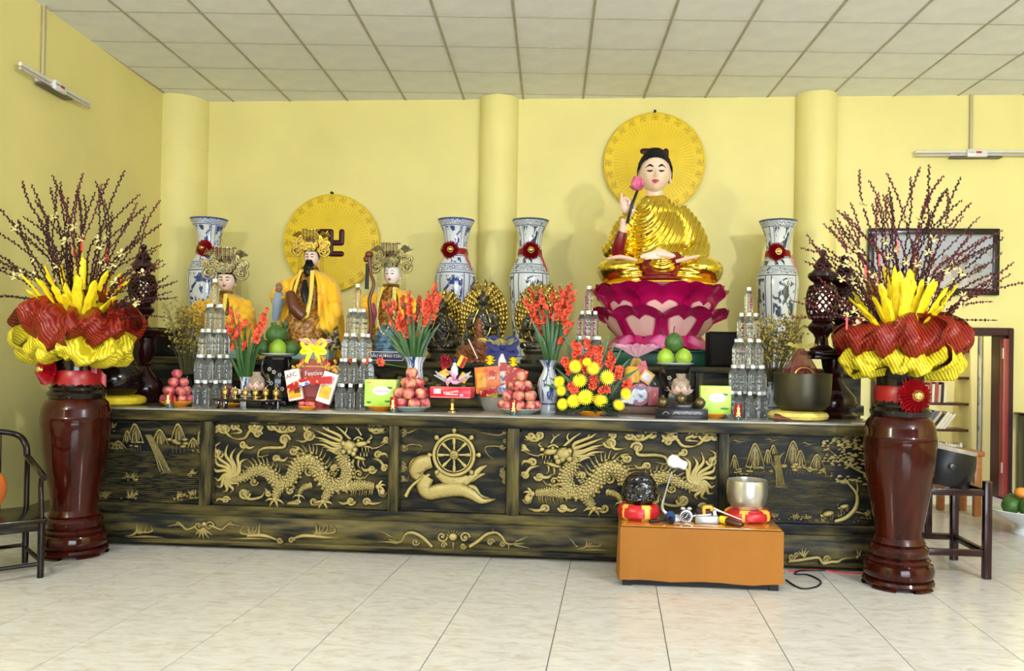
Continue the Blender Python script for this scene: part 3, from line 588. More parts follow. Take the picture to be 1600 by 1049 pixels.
for v in (vL, vR): obj('ribbon_band', MB().lathe([(r * vk + .004, vz(p)) for r, p in bandp], 36, cap=False, rf=lambda a, t: 1 + .012 * sin(17 * a + t * 9)), rib_red, v)
rosette(vR, (.02, -.155, vz(617)), .105, (.1, -1, .05))
rosette(vL, (-.10, -.13, vz(603)), .10, (-.45, -.9, .1))
b = MB(); b.grid(lambda u, v: (.13 + .10 * u, -.06 + .02 * sin(u * 6), vz(600) - .075 * u * u + (v - .5) * (.045 + .03 * u)), 10, 4); obj('ribbon_tail', b, rib_red, vL)
# ---------------------------------------------------------------- bouquets
def mesh_ribbon(name, col, hi):
    m = mat(name, col, .30, spec=.3, alpha=.86); nt, N, L, b = nodes_of(m)
    tc = N.new('ShaderNodeTexCoord'); mp = N.new('ShaderNodeMapping'); mp.inputs['Rotation'].default_value = (.5, .35, .4); L.new(tc.outputs['Object'], mp.inputs[0])
    wv = N.new('ShaderNodeTexWave'); wv.inputs['Scale'].default_value = 19; wv.inputs['Distortion'].default_value = 1.2; wv.inputs['Detail'].default_value = 1; L.new(mp.outputs[0], wv.inputs[0])
    r = N.new('ShaderNodeValToRGB'); r.color_ramp.elements[0].position = .35; r.color_ramp.elements[0].color = (*col, 1); r.color_ramp.elements[1].position = .95; r.color_ramp.elements[1].color = (*hi, 1)
    L.new(wv.outputs[0], r.inputs[0]); L.new(r.outputs[0], b.inputs['Base Color'])
    rr = N.new('ShaderNodeMapRange'); rr.inputs[3].default_value = .84; rr.inputs[4].default_value = 1; L.new(wv.outputs[0], rr.inputs[0]); L.new(rr.outputs[0], b.inputs['Alpha'])
    bn = N.new('ShaderNodeBump'); bn.inputs['Strength'].default_value = .5; bn.inputs['Distance'].default_value = .004; L.new(wv.outputs[0], bn.inputs['Height']); L.new(bn.outputs[0], b.inputs['Normal'])
    return m
mesh_red = mesh_ribbon('red_mesh_ribbon', (.15, .004, .003), (.27, .022, .008)); mesh_yel = mesh_ribbon('yellow_mesh_ribbon', (.55, .44, .008), (.80, .70, .06))
twig = mat('willow_twig', (.028, .012, .010), .6); budm = mat('willow_bud', (.045, .008, .012), .5); budr = mat('willow_bud_red', (.13, .008, .022), .45)
yleaf = mat('yellow_spray', (.85, .66, .01), .5, var=.15, vscale=30); cream = mat('cream_blossom', (.78, .68, .30), .6); tagr = mat('red_tag', (.75, .02, .02), .4)
def loops(parent, name, m, n, R0, zh, wid, zc, droop, seed):
    """ribbon loops gathered round the vase mouth"""
    rg = random.Random(seed)
    for k in range(n):
        a0 = 2 * PI * k / n + rg.uniform(-.12, .12); R = R0 * rg.uniform(.86, 1.12); h = zh * rg.uniform(.75, 1.3); tw = rg.uniform(-.9, .9); dz = rg.uniform(-.03, .03); ph = rg.uniform(0, 6); w_ = wid * rg.uniform(.9, 1.25)
        def fn(u, v):
            s = u * 2 - 1; th = PI * (v * 1.06 - .03); r = .06 + (R - .06) * max(0, sin(th)) ** .55; fl = .35 + .65 * max(0, sin(th)) ** .8
            z = h * cos(th) - droop * max(0, sin(th)) + dz; x = r * (1 - .10 * s * s) + .012 * sin(s * 6 + ph + v * 3); t = s * w_ * fl
            z += .022 * sin(s * 5 + ph + v * 5) + tw * t * .5 + .02 * s * s + .006 * sin(s * 17 + v * 11 + ph); x += .018 * sin(v * 9 + ph + s * 2) + .007 * sin(v * 23 + s * 13)
            return (x * cos(a0) - t * sin(a0), x * sin(a0) + t * cos(a0), z)
        obj(name, MB().grid(fn, 22, 26), m, parent, loc=(0, 0, zc), ang=80)
def bouquet(vase, label, seed, tips, zmid, red):
    rg = random.Random(seed); cx, cy = vase.location.x, vase.location.y
    t = thing('willow_bouquet', label, 'flowers', (cx, cy, vz(550)), 0, 'willow bouquets in the floor vases'); z0 = 0
    loops(t, 'yellow_loop', mesh_yel, 9, .305, .070, .13, -.045, .03, seed); loops(t, 'red_loop', mesh_red, 8, .325, .105, .15, zmid - .055, .0, seed + 4)
    base = Vector((0, 0, zmid - .09))
    for k, (dx, dy, dz) in enumerate(tips):
        tip = Vector((dx, dy, dz)); st = base + Vector((dx * .10, dy * .10, 0)); L = (tip - st).length
        side = Vector((rg.uniform(-1, 1), rg.uniform(-1, 1), rg.uniform(-.5, 1))) * .10 * L; mid = st.lerp(tip, .5) + side + Vector((-dx * .10, -dy * .10, .06 * L))
        P = spl([st, st.lerp(mid, .6) + Vector((rg.uniform(-1, 1), 0, 0)) * .02, mid, mid.lerp(tip, .55) + Vector((rg.uniform(-1, 1), 0, rg.uniform(-.3, 1))) * .035 * L, tip], 6); b = MB(); b.tube(P, [.0042, .0032, .0016], 5)
        n = int(L / .0165)
        for i in range(int(n * .12), n):
            u = i / n * (len(P) - 1); j = min(int(u), len(P) - 2); q = P[j].lerp(P[j + 1], u - j); a = i * 2.4 + k
            d = (P[j + 1] - P[j]).normalized(); off = Vector((cos(a), sin(a), 0)); off = (off - d * off.dot(d)).normalized() * .0055
            r = .0050 + .0015 * rg.random() if i < n - 3 else .004
            b.sph(q + off, (r, r, r * 1.45), 6, 4, mi=1)
        obj('branch', b, [twig, budr if (red and rg.random() < .65) or rg.random() < .15 else budm], t, ang=80)
        if rg.random() < .75:
            u = rg.uniform(.3, .75) * (len(P) - 1); j = int(u); q = P[j]; b = MB()
            for pet in range(5):
                a = pet * 2 * PI / 5 + rg.random(); e = q + Vector((cos(a) * .028, -.006 + sin(a) * .014, sin(a) * .028 + .005)); b.tube([q, q.lerp(e, .6), e], [.004, .012, .004], 5, flat=.35)
            obj('blossom', b, cream, t, ang=80)
        if rg.random() < .14:
            q = P[int(len(P) * .5)]; obj('red_tag', MB().box((q.x + .01, q.y - .01, q.z - .035), (.011, .002, .07)), tagr, t)
    for k in range(48):
        a = rg.uniform(0, 2 * PI); r = rg.uniform(.03, .34); x1, y1 = cos(a) * r, sin(a) * r * .8; h = rg.uniform(.20, .40) * (1.2 - r * 1.6)
        P = spl([base + Vector((x1 * .3, y1 * .3, .02)), base + Vector((x1 * .7, y1 * .7, .06 + h * .55)), base + Vector((x1 * 1.05, y1 * 1.05, .07 + h))], 5)
        b = MB(); b.tube(P, [.006, .022, .030, .024, .029, .020, .025, .004], 6, flat=.35); b.v = [(x + rg.uniform(-.004, .004), y + rg.uniform(-.004, .004), z + rg.uniform(-.004, .004)) for x, y, z in b.v]
        obj('yellow_spray', b, yleaf, t, ang=20)
    return t
def tipset(seed, n, wx, wtop, lean=0):
    rg = random.Random(seed); out = []
    for k in range(n):
        a = -PI / 2 + PI * (k + .5) / n + rg.uniform(-.04, .04)    # fan from far left to far right
        wd = wx * rg.uniform(.82, 1.08); ht = wtop * rg.uniform(.74, 1.05)
        out.append((sin(a) * wd + lean, rg.uniform(-.30, .30) * abs(cos(a)), .17 + max(0, cos(a)) ** .8 * ht + rg.uniform(0, .12)))
    return out
zl = at(117, 495, VPY).z - vz(550); zr = zl
bouquet(vL, 'tall bouquet of blackish budded willow branches in red and yellow mesh, behind armchair', 11, tipset(3, 58, .60, .80, -.0) + [(.62, -.1, .25), (.66, -.05, .36), (.56, 0, .14), (.50, -.15, .46)], zl, False)
bouquet(vR, 'tall bouquet of wine-red budded willow branches over red and yellow mesh, before framed picture', 23, tipset(8, 64, .58, .82) + [(.60, 0, .45), (.66, -.1, .40), (.52, .0, .62), (.42, .1, .70)], zr - .02, True)
# ================================================================ wall halos
disc_m = mat('halo_yellow', (.78, .56, .012), .38, var=.06, vscale=6); maroon = mat('maroon_paint', (.045, .004, .010), .35); motif_m = mat('halo_motif', (.60, .39, .009), .5)
def halo(px, py, label):
    c = at(px, py, -.05); R = .497
    t = thing('wall_halo', label, 'disc', (c.x, -.05, c.z), 0, 'yellow discs on the back wall')
    b = MB(); b.lathe([(0, -.02), (R - .006, -.02), (R, -.014), (R, .012), (R - .008, .022), (R - .014, .022), (R - .018, .018), (0, .018)], 96, M=RX(PI / 2)); obj('disc', b, disc_m, t)
    b = MB()
    for k in range(72):
        a = 2 * PI * k / 72
        for i in range(13):
            r = .165 + i * .0185; b.sph((r * cos(a), -.019, r * sin(a)), (.0034 + .0001 * i, .0025, .0034 + .0001 * i), 5, 4)
    obj('ray_beads', b, motif_m, t, kind='stuff')
    b = MB()
    for k in range(24):   # rim motifs
        a = 2 * PI * k / 24; M = T(.45 * cos(a), -.021, .45 * sin(a)) @ RY(-a + PI / 2)
        M = M @ SC(1.15, 1, 1.15)
        for (c0, d) in [((0, 0, 0), (.006, .005, .05)), ((0, 0, 0), (.05, .005, .006)), ((-.0125, 0, .022), (.025, .005, .006)), ((.0125, 0, -.022), (.025, .005, .006)), ((.022, 0, .0125), (.006, .005, .025)), ((-.022, 0, -.0125), (.006, .005, .025))]: b.box(c0, d, M=M)
    obj('rim_motifs', b, motif_m, t, smooth=False, kind='stuff')
    L = .112; w = .056; b = MB()
    bar = lambda p, q: b.tube([(p[0], -.022, p[1]), (q[0], -.022, q[1])], w / 2, 14, up=(0, 1, 0), flat=.35)
    bar((0, L), (0, -L)); bar((-L, 0), (L, 0)); bar((-L, L), (0, L)); bar((0, -L), (L, -L)); bar((L, 0), (L, L)); bar((-L, 0), (-L, -L))
    for p in [(-L, L), (0, L), (L, L), (L, 0), (L, -L), (0, -L), (-L, -L), (-L, 0)]: b.sph((p[0], -.022, p[1]), (w / 2, w * .18, w / 2), 14, 6)
    obj('emblem', b, maroon, t, label='maroon cross emblem with bent arms')
    b = MB(); b.lathe([(.014, 0), (.014, .03), (0, .032)], 10, M=T(0, -.0, R + .01) @ RX(PI / 2)); obj('hook', b, blk, t)
halo(1022, 255, 'yellow disc with maroon emblem on wall behind the golden seated statue'); halo(518, 380, 'yellow disc with maroon emblem on wall behind the bearded crowned statue')
# ================================================================ heads
skin_b = mat('statue_skin', (.82, .60, .47), .32, coat=.2); blackp = mat('black_paint', (.006, .006, .007), .3); lipm = mat('lip_paint', (.45, .02, .05), .3); whitep = mat('white_paint', (.85, .83, .80), .35)
def head(parent, c, w, h, d, skin, hair=None, rz=0, rx=0, lips=lipm, brow=blackp, hairline=.42, nose=1.0):
    """w,h,d are half sizes; face looks to -y"""
    def bump(x, z):
        x, z = x / w, z / h
        g = lambda cx, cz, sx, sz: math.exp(-((x - cx) / sx) ** 2 - ((z - cz) / sz) ** 2)
        return d * (.26 * nose * g(0, -.20, .12, .13) + .13 * nose * g(0, .0, .09, .20) + .07 * (g(.40, .16, .26, .08) + g(-.40, .16, .26, .08)) - .10 * (g(.38, .02, .2, .09) + g(-.38, .02, .2, .09)) + .10 * g(0, -.50, .26, .07) + .09 * g(0, -.80, .25, .12) + .05 * (g(.5, -.25, .25, .25) + g(-.5, -.25, .25, .25)))
    def wid(z): t = z / h; return w * (1 - .15 * max(0, -t) ** 1.8)
    def yf(x, z):
        q = 1 - (x / wid(z)) ** 2 - (z / h) ** 2; return -d * math.sqrt(max(0, q)) - bump(x, z)
    M = T(*c) @ RZ(rz) @ RX(rx); b = MB(); nu, nv = 44, 34; vs = []
    def fn(u, v):
        a = 2 * PI * u; e = -PI / 2 + PI * v; z = h * sin(e); x = wid(z) * cos(e) * cos(a); y = d * cos(e) * sin(a)
        if y < 0: y -= bump(x, z) * min(1, -sin(a) * 1.3)
        return (x, y, z)
    b.grid(fn, nu, nv, M=M, wrap=True)
    for s in (-1, 1):
        b.sph((s * w * .99, d * .10, -h * .06), (w * .10, d * .20, h * .26), 8, 8, M=M); b.sph((s * w * 1.0, d * .08, -h * .38), (w * .09, d * .12, h * .16), 8, 6, M=M)
    b.lathe([(w * .62, -h * 1.35), (w * .56, -h * 1.0), (w * .56, -h * .7)], 20, (0, d * .12, 0), M=M)
    o = obj('head', b, skin, parent, ang=70)
    def stroke(name, pts, r, m, lift=.004, flat=.5):
        q = MB(); P = spl([(x * w, yf(x * w, z * h) - lift * h * 8 * .12, z * h) for x, z in pts], 5); q.tube(P, [k * h for k in r], 6, M=M, up=(0, 1, 0), flat=flat); return obj(name, q, m, o)
    for s in (-1, 1):
        stroke('eyebrow', [(s * .16, .15), (s * .38, .24), (s * .64, .13)], [.022, .056, .014], brow)
        stroke('eye', [(s * .17, -.01), (s * .36, -.04), (s * .56, .0)], [.022, .062, .016], blackp)
    q = MB()
    stroke('upper_lip', [(-.24, -.475), (-.09, -.45), (0, -.465), (.09, -.45), (.24, -.475)], [.014, .044, .040, .044, .014], lips, .008); stroke('lower_lip', [(-.18, -.49), (0, -.535), (.18, -.49)], [.014, .062, .014], lips, .008)
    if hair:
        b = MB()
        def fh(u, v):
            a = 2 * PI * u; fr = max(0, -sin(a)); low = -.35 + (hairline + .35) * min(1, fr * 1.9) ** .9     # hairline height by angle
            e0 = math.asin(max(-.95, min(.95, low))); e = e0 + (PI / 2 - e0) * v; k = 1.10 - .05 * (1 - v) ** 4; z = h * sin(e) * 1.06
            return (w * k * cos(e) * cos(a) * 1.02, d * k * cos(e) * sin(a), z)
        b.grid(fh, 48, 14, M=M, wrap=True)
        obj('hair', b, hair, o, ang=70)
    return o, M, yf
# ================================================================ the golden seated statue
BY = -1.2
gold = mat('polished_gold', (.85, .64, .085), .17, metal=1, var=.04, vscale=4); redrobe = mat('dark_red_robe', (.17, .004, .012), .28); skinp = mat('pink_skin', (.80, .56, .46), .35)
def B(px, py, y=0): q = at(px, py, BY + y); return Vector((q.x, BY + y, q.z))
budc = B(1030, 446)
bud = thing('buddha_statue', 'golden seated statue with pale face and black hair holding a pink lotus bud', 'statue', (budc.x, BY, budc.z))
O = -bud.location
k = (B(1040, 380) - B(1030, 380)).x / 10    # metres per pixel here
def el(b, px, py, y, rx, ry, rz, R=None): b.sph(B(px, py) + Vector((0, y, 0)), (rx * k, ry, rz * k), 24, 16, R=R)
b = MB()
el(b, 1028, 372, .02, 48, .20, 56); el(b, 1026, 332, .02, 39, .155, 22); el(b, 1030, 405, .02, 56, .24, 32); el(b, 1024, 318, .02, 27, .12, 15)
b.tube(spl([B(1055, 332, .02), B(1076, 358, .02), B(1089, 390, -.04), B(1080, 401, -.18), B(1058, 404, -.26)], 5), [19 * k, 21 * k, 21 * k, 16 * k, 12 * k], 16)      # left arm
b.tube(spl([B(997, 332, .02), B(974, 362, .0), B(962, 394, -.05)], 5), [18 * k, 19 * k, 20 * k], 16)     # right sleeve
b.tube(spl([B(957, 394, -.05), B(966, 382, -.14), B(972, 368, -.22)], 4), [20 * k, 17 * k, 12 * k], 14)
gb = organic(b, .0095, 5)
x0, z0 = B(1000, 300).x, B(1000, 300).z; ks = k
def robe_fold(v):
    x, y, z = v; px = 1030 + (x - budc.x) / ks; py = 446 - (z - budc.z) / ks
    dx, dz = x - B(1001, 300).x, (z - z0)
    d = math.sqrt((dx * 1.25) ** 2 + (dz * .72) ** 2); f = sin(2 * PI * d / .043 + .8 * sin(d * 14)); f = (abs(f) ** .7) * (1 if f > 0 else -1)
    side = 1 if px > 955 else .4
    am = .0105 * max(0, min(1, (py - 306) / 12)) * side
    return f * am
def displaced(mb, fn, pin=None):
    me = bpy.data.meshes.new('d'); me.from_pydata(mb.v, [], mb.f); me.update()
    bm = bmesh.new(); bm.from_mesh(me); bmesh.ops.recalc_face_normals(bm, faces=bm.faces); bm.normal_update()
    out = MB(); out.v = [tuple(v.co + v.normal * (fn(v.co) * (max(0, -v.normal.y) ** .6 if pin else 1))) for v in bm.verts]; out.f = list(mb.f); out.m = list(mb.m); bm.free(); bpy.data.meshes.remove(me); return out
obj('robe', displaced(gb, robe_fold, 1), gold, bud, loc=O, ang=180)
# legs
b = MB()
el(b, 972, 424, -.08, 40, .25, 22); el(b, 1088, 424, -.08, 40, .25, 22); el(b, 955, 430, -.05, 20, .20, 17); el(b, 1106, 430, -.05, 20, .20, 17)
b.tube(spl([B(958, 428, -.15), B(985, 430, -.24), B(1003, 432, -.24)], 4), [18 * k, 17 * k, 12 * k], 14); b.tube(spl([B(1104, 428, -.15), B(1075, 430, -.24), B(1057, 432, -.24)], 4), [18 * k, 17 * k, 12 * k], 14)
lb = organic(b, .0095, 5)
def leg_fold(v):
    x, y, z = v; px = 1030 + (x - budc.x) / ks; c = abs(px - 1030); u = max(0, min(1, (72 - c) / 45)); f = sin(2 * PI * (z + .10 * abs(x - budc.x)) / .036); return f * .007 * u
obj('folded_legs', displaced(lb, leg_fold), gold, bud, loc=O, ang=180)
b = MB(); el(b, 1031, 420, -.31, 20, .085, 15.5); cb = organic(b, .008, 3); cc = B(1030, 404)
obj('lap_drape', displaced(cb, lambda v: .006 * sin(2 * PI * math.hypot(v[0] - cc.x, v[2] - cc.z) / .03)), gold, bud, loc=O, ang=180)
b = MB(); el(b, 1030, 424, -.23, 31, .13, 23); b.sph(B(1029, 441) + Vector((0, -.22, 0)), (37 * k, .19, 7 * k), 28, 10); obj('red_underrobe', organic(b, .009, 4), redrobe, bud, loc=O, ang=180)
b = MB(); b.tube(spl([B(965, 396, -.20), B(968, 380, -.26), B(973, 362, -.29)], 5), [11 * k, 9.5 * k, 7 * k], 14); obj('red_sleeve', b, redrobe, bud, loc=O)
b = MB(); b.tube(spl([B(1060, 404, -.30), B(1052, 403, -.33), B(1046, 402, -.34)], 4), [8 * k, 8.5 * k, 8 * k], 14); obj('red_cuff', b, redrobe, bud, loc=O)
b = MB(); b.tube(spl([B(949, 405, -.32), B(970, 402, -.36), B(996, 407, -.36)], 5), [3 * k, 5 * k, 3 * k], 12, flat=.7); obj('foot', b, skinp, bud, loc=O)
b = MB(); b.tube(spl([B(1056, 409, -.36), B(1072, 405, -.36), B(1092, 400, -.30)], 5), [4 * k, 5 * k, 2.5 * k], 12, flat=.7); obj('foot', b, skinp, bud, loc=O)
def hand_lap():
    b = MB(); b.tube(spl([B(1054, 402, -.34), B(1042, 399, -.37), B(1026, 398, -.38)], 4), [5.5 * k, 7 * k, 6 * k], 12, flat=.8)
    for i in range(4): b.tube(spl([B(1032, 394 + i * 3, -.39), B(1018 - 2 * i, 395 + i * 3.0, -.40), B(1004 - (0, 4, 3, -4)[i], 398 + i * 2.6, -.385)], 4), [2.1 * k, 2.0 * k, 1.4 * k], 8)
    b.tube(spl([B(1044, 396, -.38), B(1034, 391, -.40), B(1024, 391, -.40)], 4), [2.4 * k, 2.2 * k, 1.6 * k], 8); return organic(b, .0045, 3)
obj('resting_hand', hand_lap(), skinp, bud, loc=O, ang=180)
def hand_up():
    b = MB(); b.tube(spl([B(973, 368, -.28), B(974, 352, -.31), B(976, 342, -.32)], 4), [6.5 * k, 5.6 * k, 6.5 * k], 12)   # wrist
    b.sph(B(977, 332) + Vector((0, -.33, 0)), (9 * k, .032, 13 * k), 16, 12)
    b.tube(spl([B(971, 326, -.33), B(971, 314, -.335), B(971.5, 301, -.33)], 4), [2.7 * k, 2.4 * k, 1.5 * k], 8)            # index, straight up
    b.tube(spl([B(976, 322, -.34), B(979, 312, -.36), B(984, 314, -.385), B(982, 321, -.39)], 4), [2.6 * k, 2.4 * k, 2.2 * k, 1.7 * k], 8)
    b.tube(spl([B(981, 323, -.34), B(986, 315, -.36), B(989, 319, -.385), B(986, 325, -.39)], 4), [2.5 * k, 2.3 * k, 2.1 * k, 1.6 * k], 8)
    b.tube(spl([B(985, 327, -.34), B(990, 322, -.355), B(991.5, 326, -.375), B(988, 331, -.38)], 4), [2.2 * k, 2.0 * k, 1.8 * k, 1.4 * k], 8)
    b.tube(spl([B(984, 338, -.35), B(989, 331, -.375), B(984, 326, -.39)], 4), [2.8 * k, 2.5 * k, 1.7 * k], 8); return organic(b, .0045, 3)
obj('raised_hand', hand_up(), skinp, bud, loc=O, ang=180)
hd, HM, hy = head(bud, Vector(B(1023, 271)) + O + Vector((0, -.03, 0)), 24.5 * k, 33 * k, .155, skin_b, None, 0, .10)
hairb = mat('black_hair', (.006, .006, .008), .55, bump=.8, bscale=60)
b = MB(); w_, h_, d_ = 24.5 * k, 33 * k, .155
def fh(u, v):
    a = 2 * PI * u; fr = max(0, -sin(a)); low = -.42 + .98 * fr ** .5; e0 = math.asin(max(-.9, min(.9, low))); e = e0 + (PI / 2 - e0) * v
    kk = 1.13; return (w_ * kk * cos(e) * cos(a), d_ * kk * cos(e) * sin(a) + .012, h_ * sin(e) * 1.09)
b.grid(fh, 60, 18, M=HM, wrap=True); b.sph((0, .02, h_ * .93), (w_ * .62, d_ * .62, h_ * .24), 20, 10, M=HM)
hb = displaced(b, lambda v: .004 * sin(v[0] * 260) * sin(v[2] * 260))
obj('hair', hb, hairb, hd, ang=180)
pinkp = mat('pink_petal', (.62, .12, .27), .35, var=.25, vscale=20); pale_p = mat('pale_petal', (.80, .58, .45), .4); stemg = mat('dark_stem', (.012, .02, .016), .3)
b = MB(); b.tube(spl([B(980, 349, -.36), B(986, 325, -.40), B(996, 298, -.37)], 6), 2.2 * k, 8); obj('lotus_stem', b, stemg, bud, loc=O)
b = MB()
for ringi, (n, r0, r1, h, ph) in enumerate([(5, 4, 7.5, 20, 0), (5, 5, 9.0, 17, .6)]):
    for i in range(n):
        a = 2 * PI * i / n + ph; M = T(*(B(996, 297, -.37))) @ RZ(a)
        b.grid(lambda u, v: ((r0 + (r1 - r0) * sin(min(1, v * 1.25) * PI * .6)) * k * 1.0 * (1 - .25 * v * v), (u - .5) * 13 * k * sin(PI * (.12 + .80 * v)) ** .8, v * h * k + 0 * u), 5, 7, M=M)
b.v = [v for v in b.v]; obj('lotus_bud', b, pinkp, bud, loc=O, ang=80)
b = MB()
for i in range(4):
    a = 2 * PI * i / 4 + .5; M = T(*B(996, 298, -.37)) @ RZ(a); b.grid(lambda u, v: (v * 14 * k, (u - .5) * 9 * k * sin(PI * (.1 + .85 * v)), 2 * k * v + 4 * k * v * v), 4, 6, M=M)
obj('sepal', b, pinkp, bud, loc=O, ang=80)
# lotus throne ----------------------------------------------------------------
def petal_mat(name, c1, c2, lo, hi):
    m = mat(name, c1, .22, coat=.4); nt, N, L, b = nodes_of(m); at_ = N.new('ShaderNodeAttribute'); at_.attribute_name = 'pale'
    r = N.new('ShaderNodeValToRGB'); e = r.color_ramp.elements; e[0].position = lo; e[0].color = (*c1, 1); e[1].position = hi; e[1].color = (*c2, 1); L.new(at_.outputs['Fac'], r.inputs[0]); L.new(r.outputs[0], b.inputs['Base Color']); return m
pm1 = petal_mat('lotus_petal_paint', (.36, .003, .075), (.80, .50, .47), .42, .62); pm2 = petal_mat('lotus_petal_paint_small', (.45, .003, .12), (.88, .22, .52), .40, .75)
LY = BY + .02; lot = thing('lotus_throne', 'large magenta lotus pedestal with pale hearts under the golden seated statue', 'pedestal', (budc.x, LY, Zz(1030, 547, BY)))
def petals(n, ph, zbot, ztop, rb, rt, wid, heartz, m, notch=.14, curl=.06, flip=False):
    for i in range(n):
        a = 2 * PI * i / n + ph; b = MB(); NU, NV = 17, 14; pale = []
        def fn(u, v):
            s = u * 2 - 1; top = 1 - .20 * abs(s) ** 2.2 - notch * .0 * 0
            top = 1 - .30 * abs(s) ** 3 - (.10 * math.exp(-(s / .16) ** 2) if not flip else 0)
            t = v; zz = zbot + (ztop - zbot) * t * top; rr = rb + (rt - rb) * (t ** .8) * (1 - .12 * s * s) + curl * max(0, t - .72) / .28
            an = s * wid * (.62 + .38 * sin(PI * min(1, t * .62 + .1)));  an *= (1 - .0 * t)
            return (rr * cos(an), rr * sin(an), zz)
        b.grid(fn, NU, NV); back = [(x * .93, y * .93, z - .002) for x, y, z in b.v]
        n0 = len(b.v); fs = [tuple(q + n0 for q in f)[::-1] for f in b.f]; b.v += back; b.f += fs; b.m += [0] * len(fs)
        edge = [j * NU for j in range(NV)] + [(NV - 1) * NU + i_ for i_ in range(1, NU)] + [j * NU + NU - 1 for j in range(NV - 2, -1, -1)]
        b.f += [(edge[j], edge[j + 1], edge[j + 1] + n0, edge[j] + n0) for j in range(len(edge) - 1)]; b.m += [0] * (len(edge) - 1)
        o = obj('petal', b, m, lot, rot=(0, 0, a), ang=60)
        at_ = o.data.attributes.new('pale', 'FLOAT', 'POINT')
        for idx in range(n0):
            u, v = (idx % NU) / (NU - 1), (idx // NU) / (NV - 1); s = u * 2 - 1
            if flip: val = 1 - abs(s) * .9 - abs(v - .45) * .9
            else: val = 1.0 - (abs(s) / .62) ** 2 * .5 - max(0, (v - heartz + .12 * math.exp(-(s / .14) ** 2) ) / .10) * .5
            at_.data[idx].value = max(0, min(1, val))
z_ = lambda py: Zz(1030, py, BY) - lot.location.z
RB = 107 * k
petals(8, PI / 8, z_(528), z_(483), RB * .60, RB * .90, .44, .62, pm1, curl=.075)
petals(8, 0, z_(500), z_(452), RB * .72, RB * .93, .44, .45, pm1, curl=.05)
petals(8, PI / 8, z_(478), z_(447), RB * .74, RB * .90, .42, .40, pm1, curl=.03)
petals(8, 0, z_(546.5), z_(521), RB * .86, RB * .58, .40, .5, pm2, flip=True, curl=0)
b = MB().lathe([(RB * .55, z_(547)), (RB * .62, z_(540)), (RB * .52, z_(526)), (RB * .62, z_(515)), (RB * .74, z_(480)), (RB * .86, z_(452)), (RB * .86, z_(449)), (0, z_(448))], 48); obj('core', b, MAT['red_satin'] if 0 else mat('lotus_core', (.20, .003, .05), .35), lot)
b = MB().lathe([(RB * .80, z_(451)), (RB * .88, z_(449)), (RB * .86, z_(446.5)), (0, z_(445.5))], 48, rf=lambda a, t: 1 + .02 * sin(8 * a)); obj('seat_pad', b, mat('ochre_pad', (.75, .42, .015), .4), lot)
gb_ = thing('plinth_block', 'dark green painted plinth under the magenta lotus pedestal', 'plinth', (budc.x, LY, T2))
hh = lot.location.z - T2
b = MB().box((0, 0, hh / 2 - .01), (.80, .72, hh - .02), b=.012); b.box((0, 0, hh - .012), (.84, .76, .022), b=.005); obj('block', b, mat('green_plinth', (.008, .075, .045), .3), gb_)
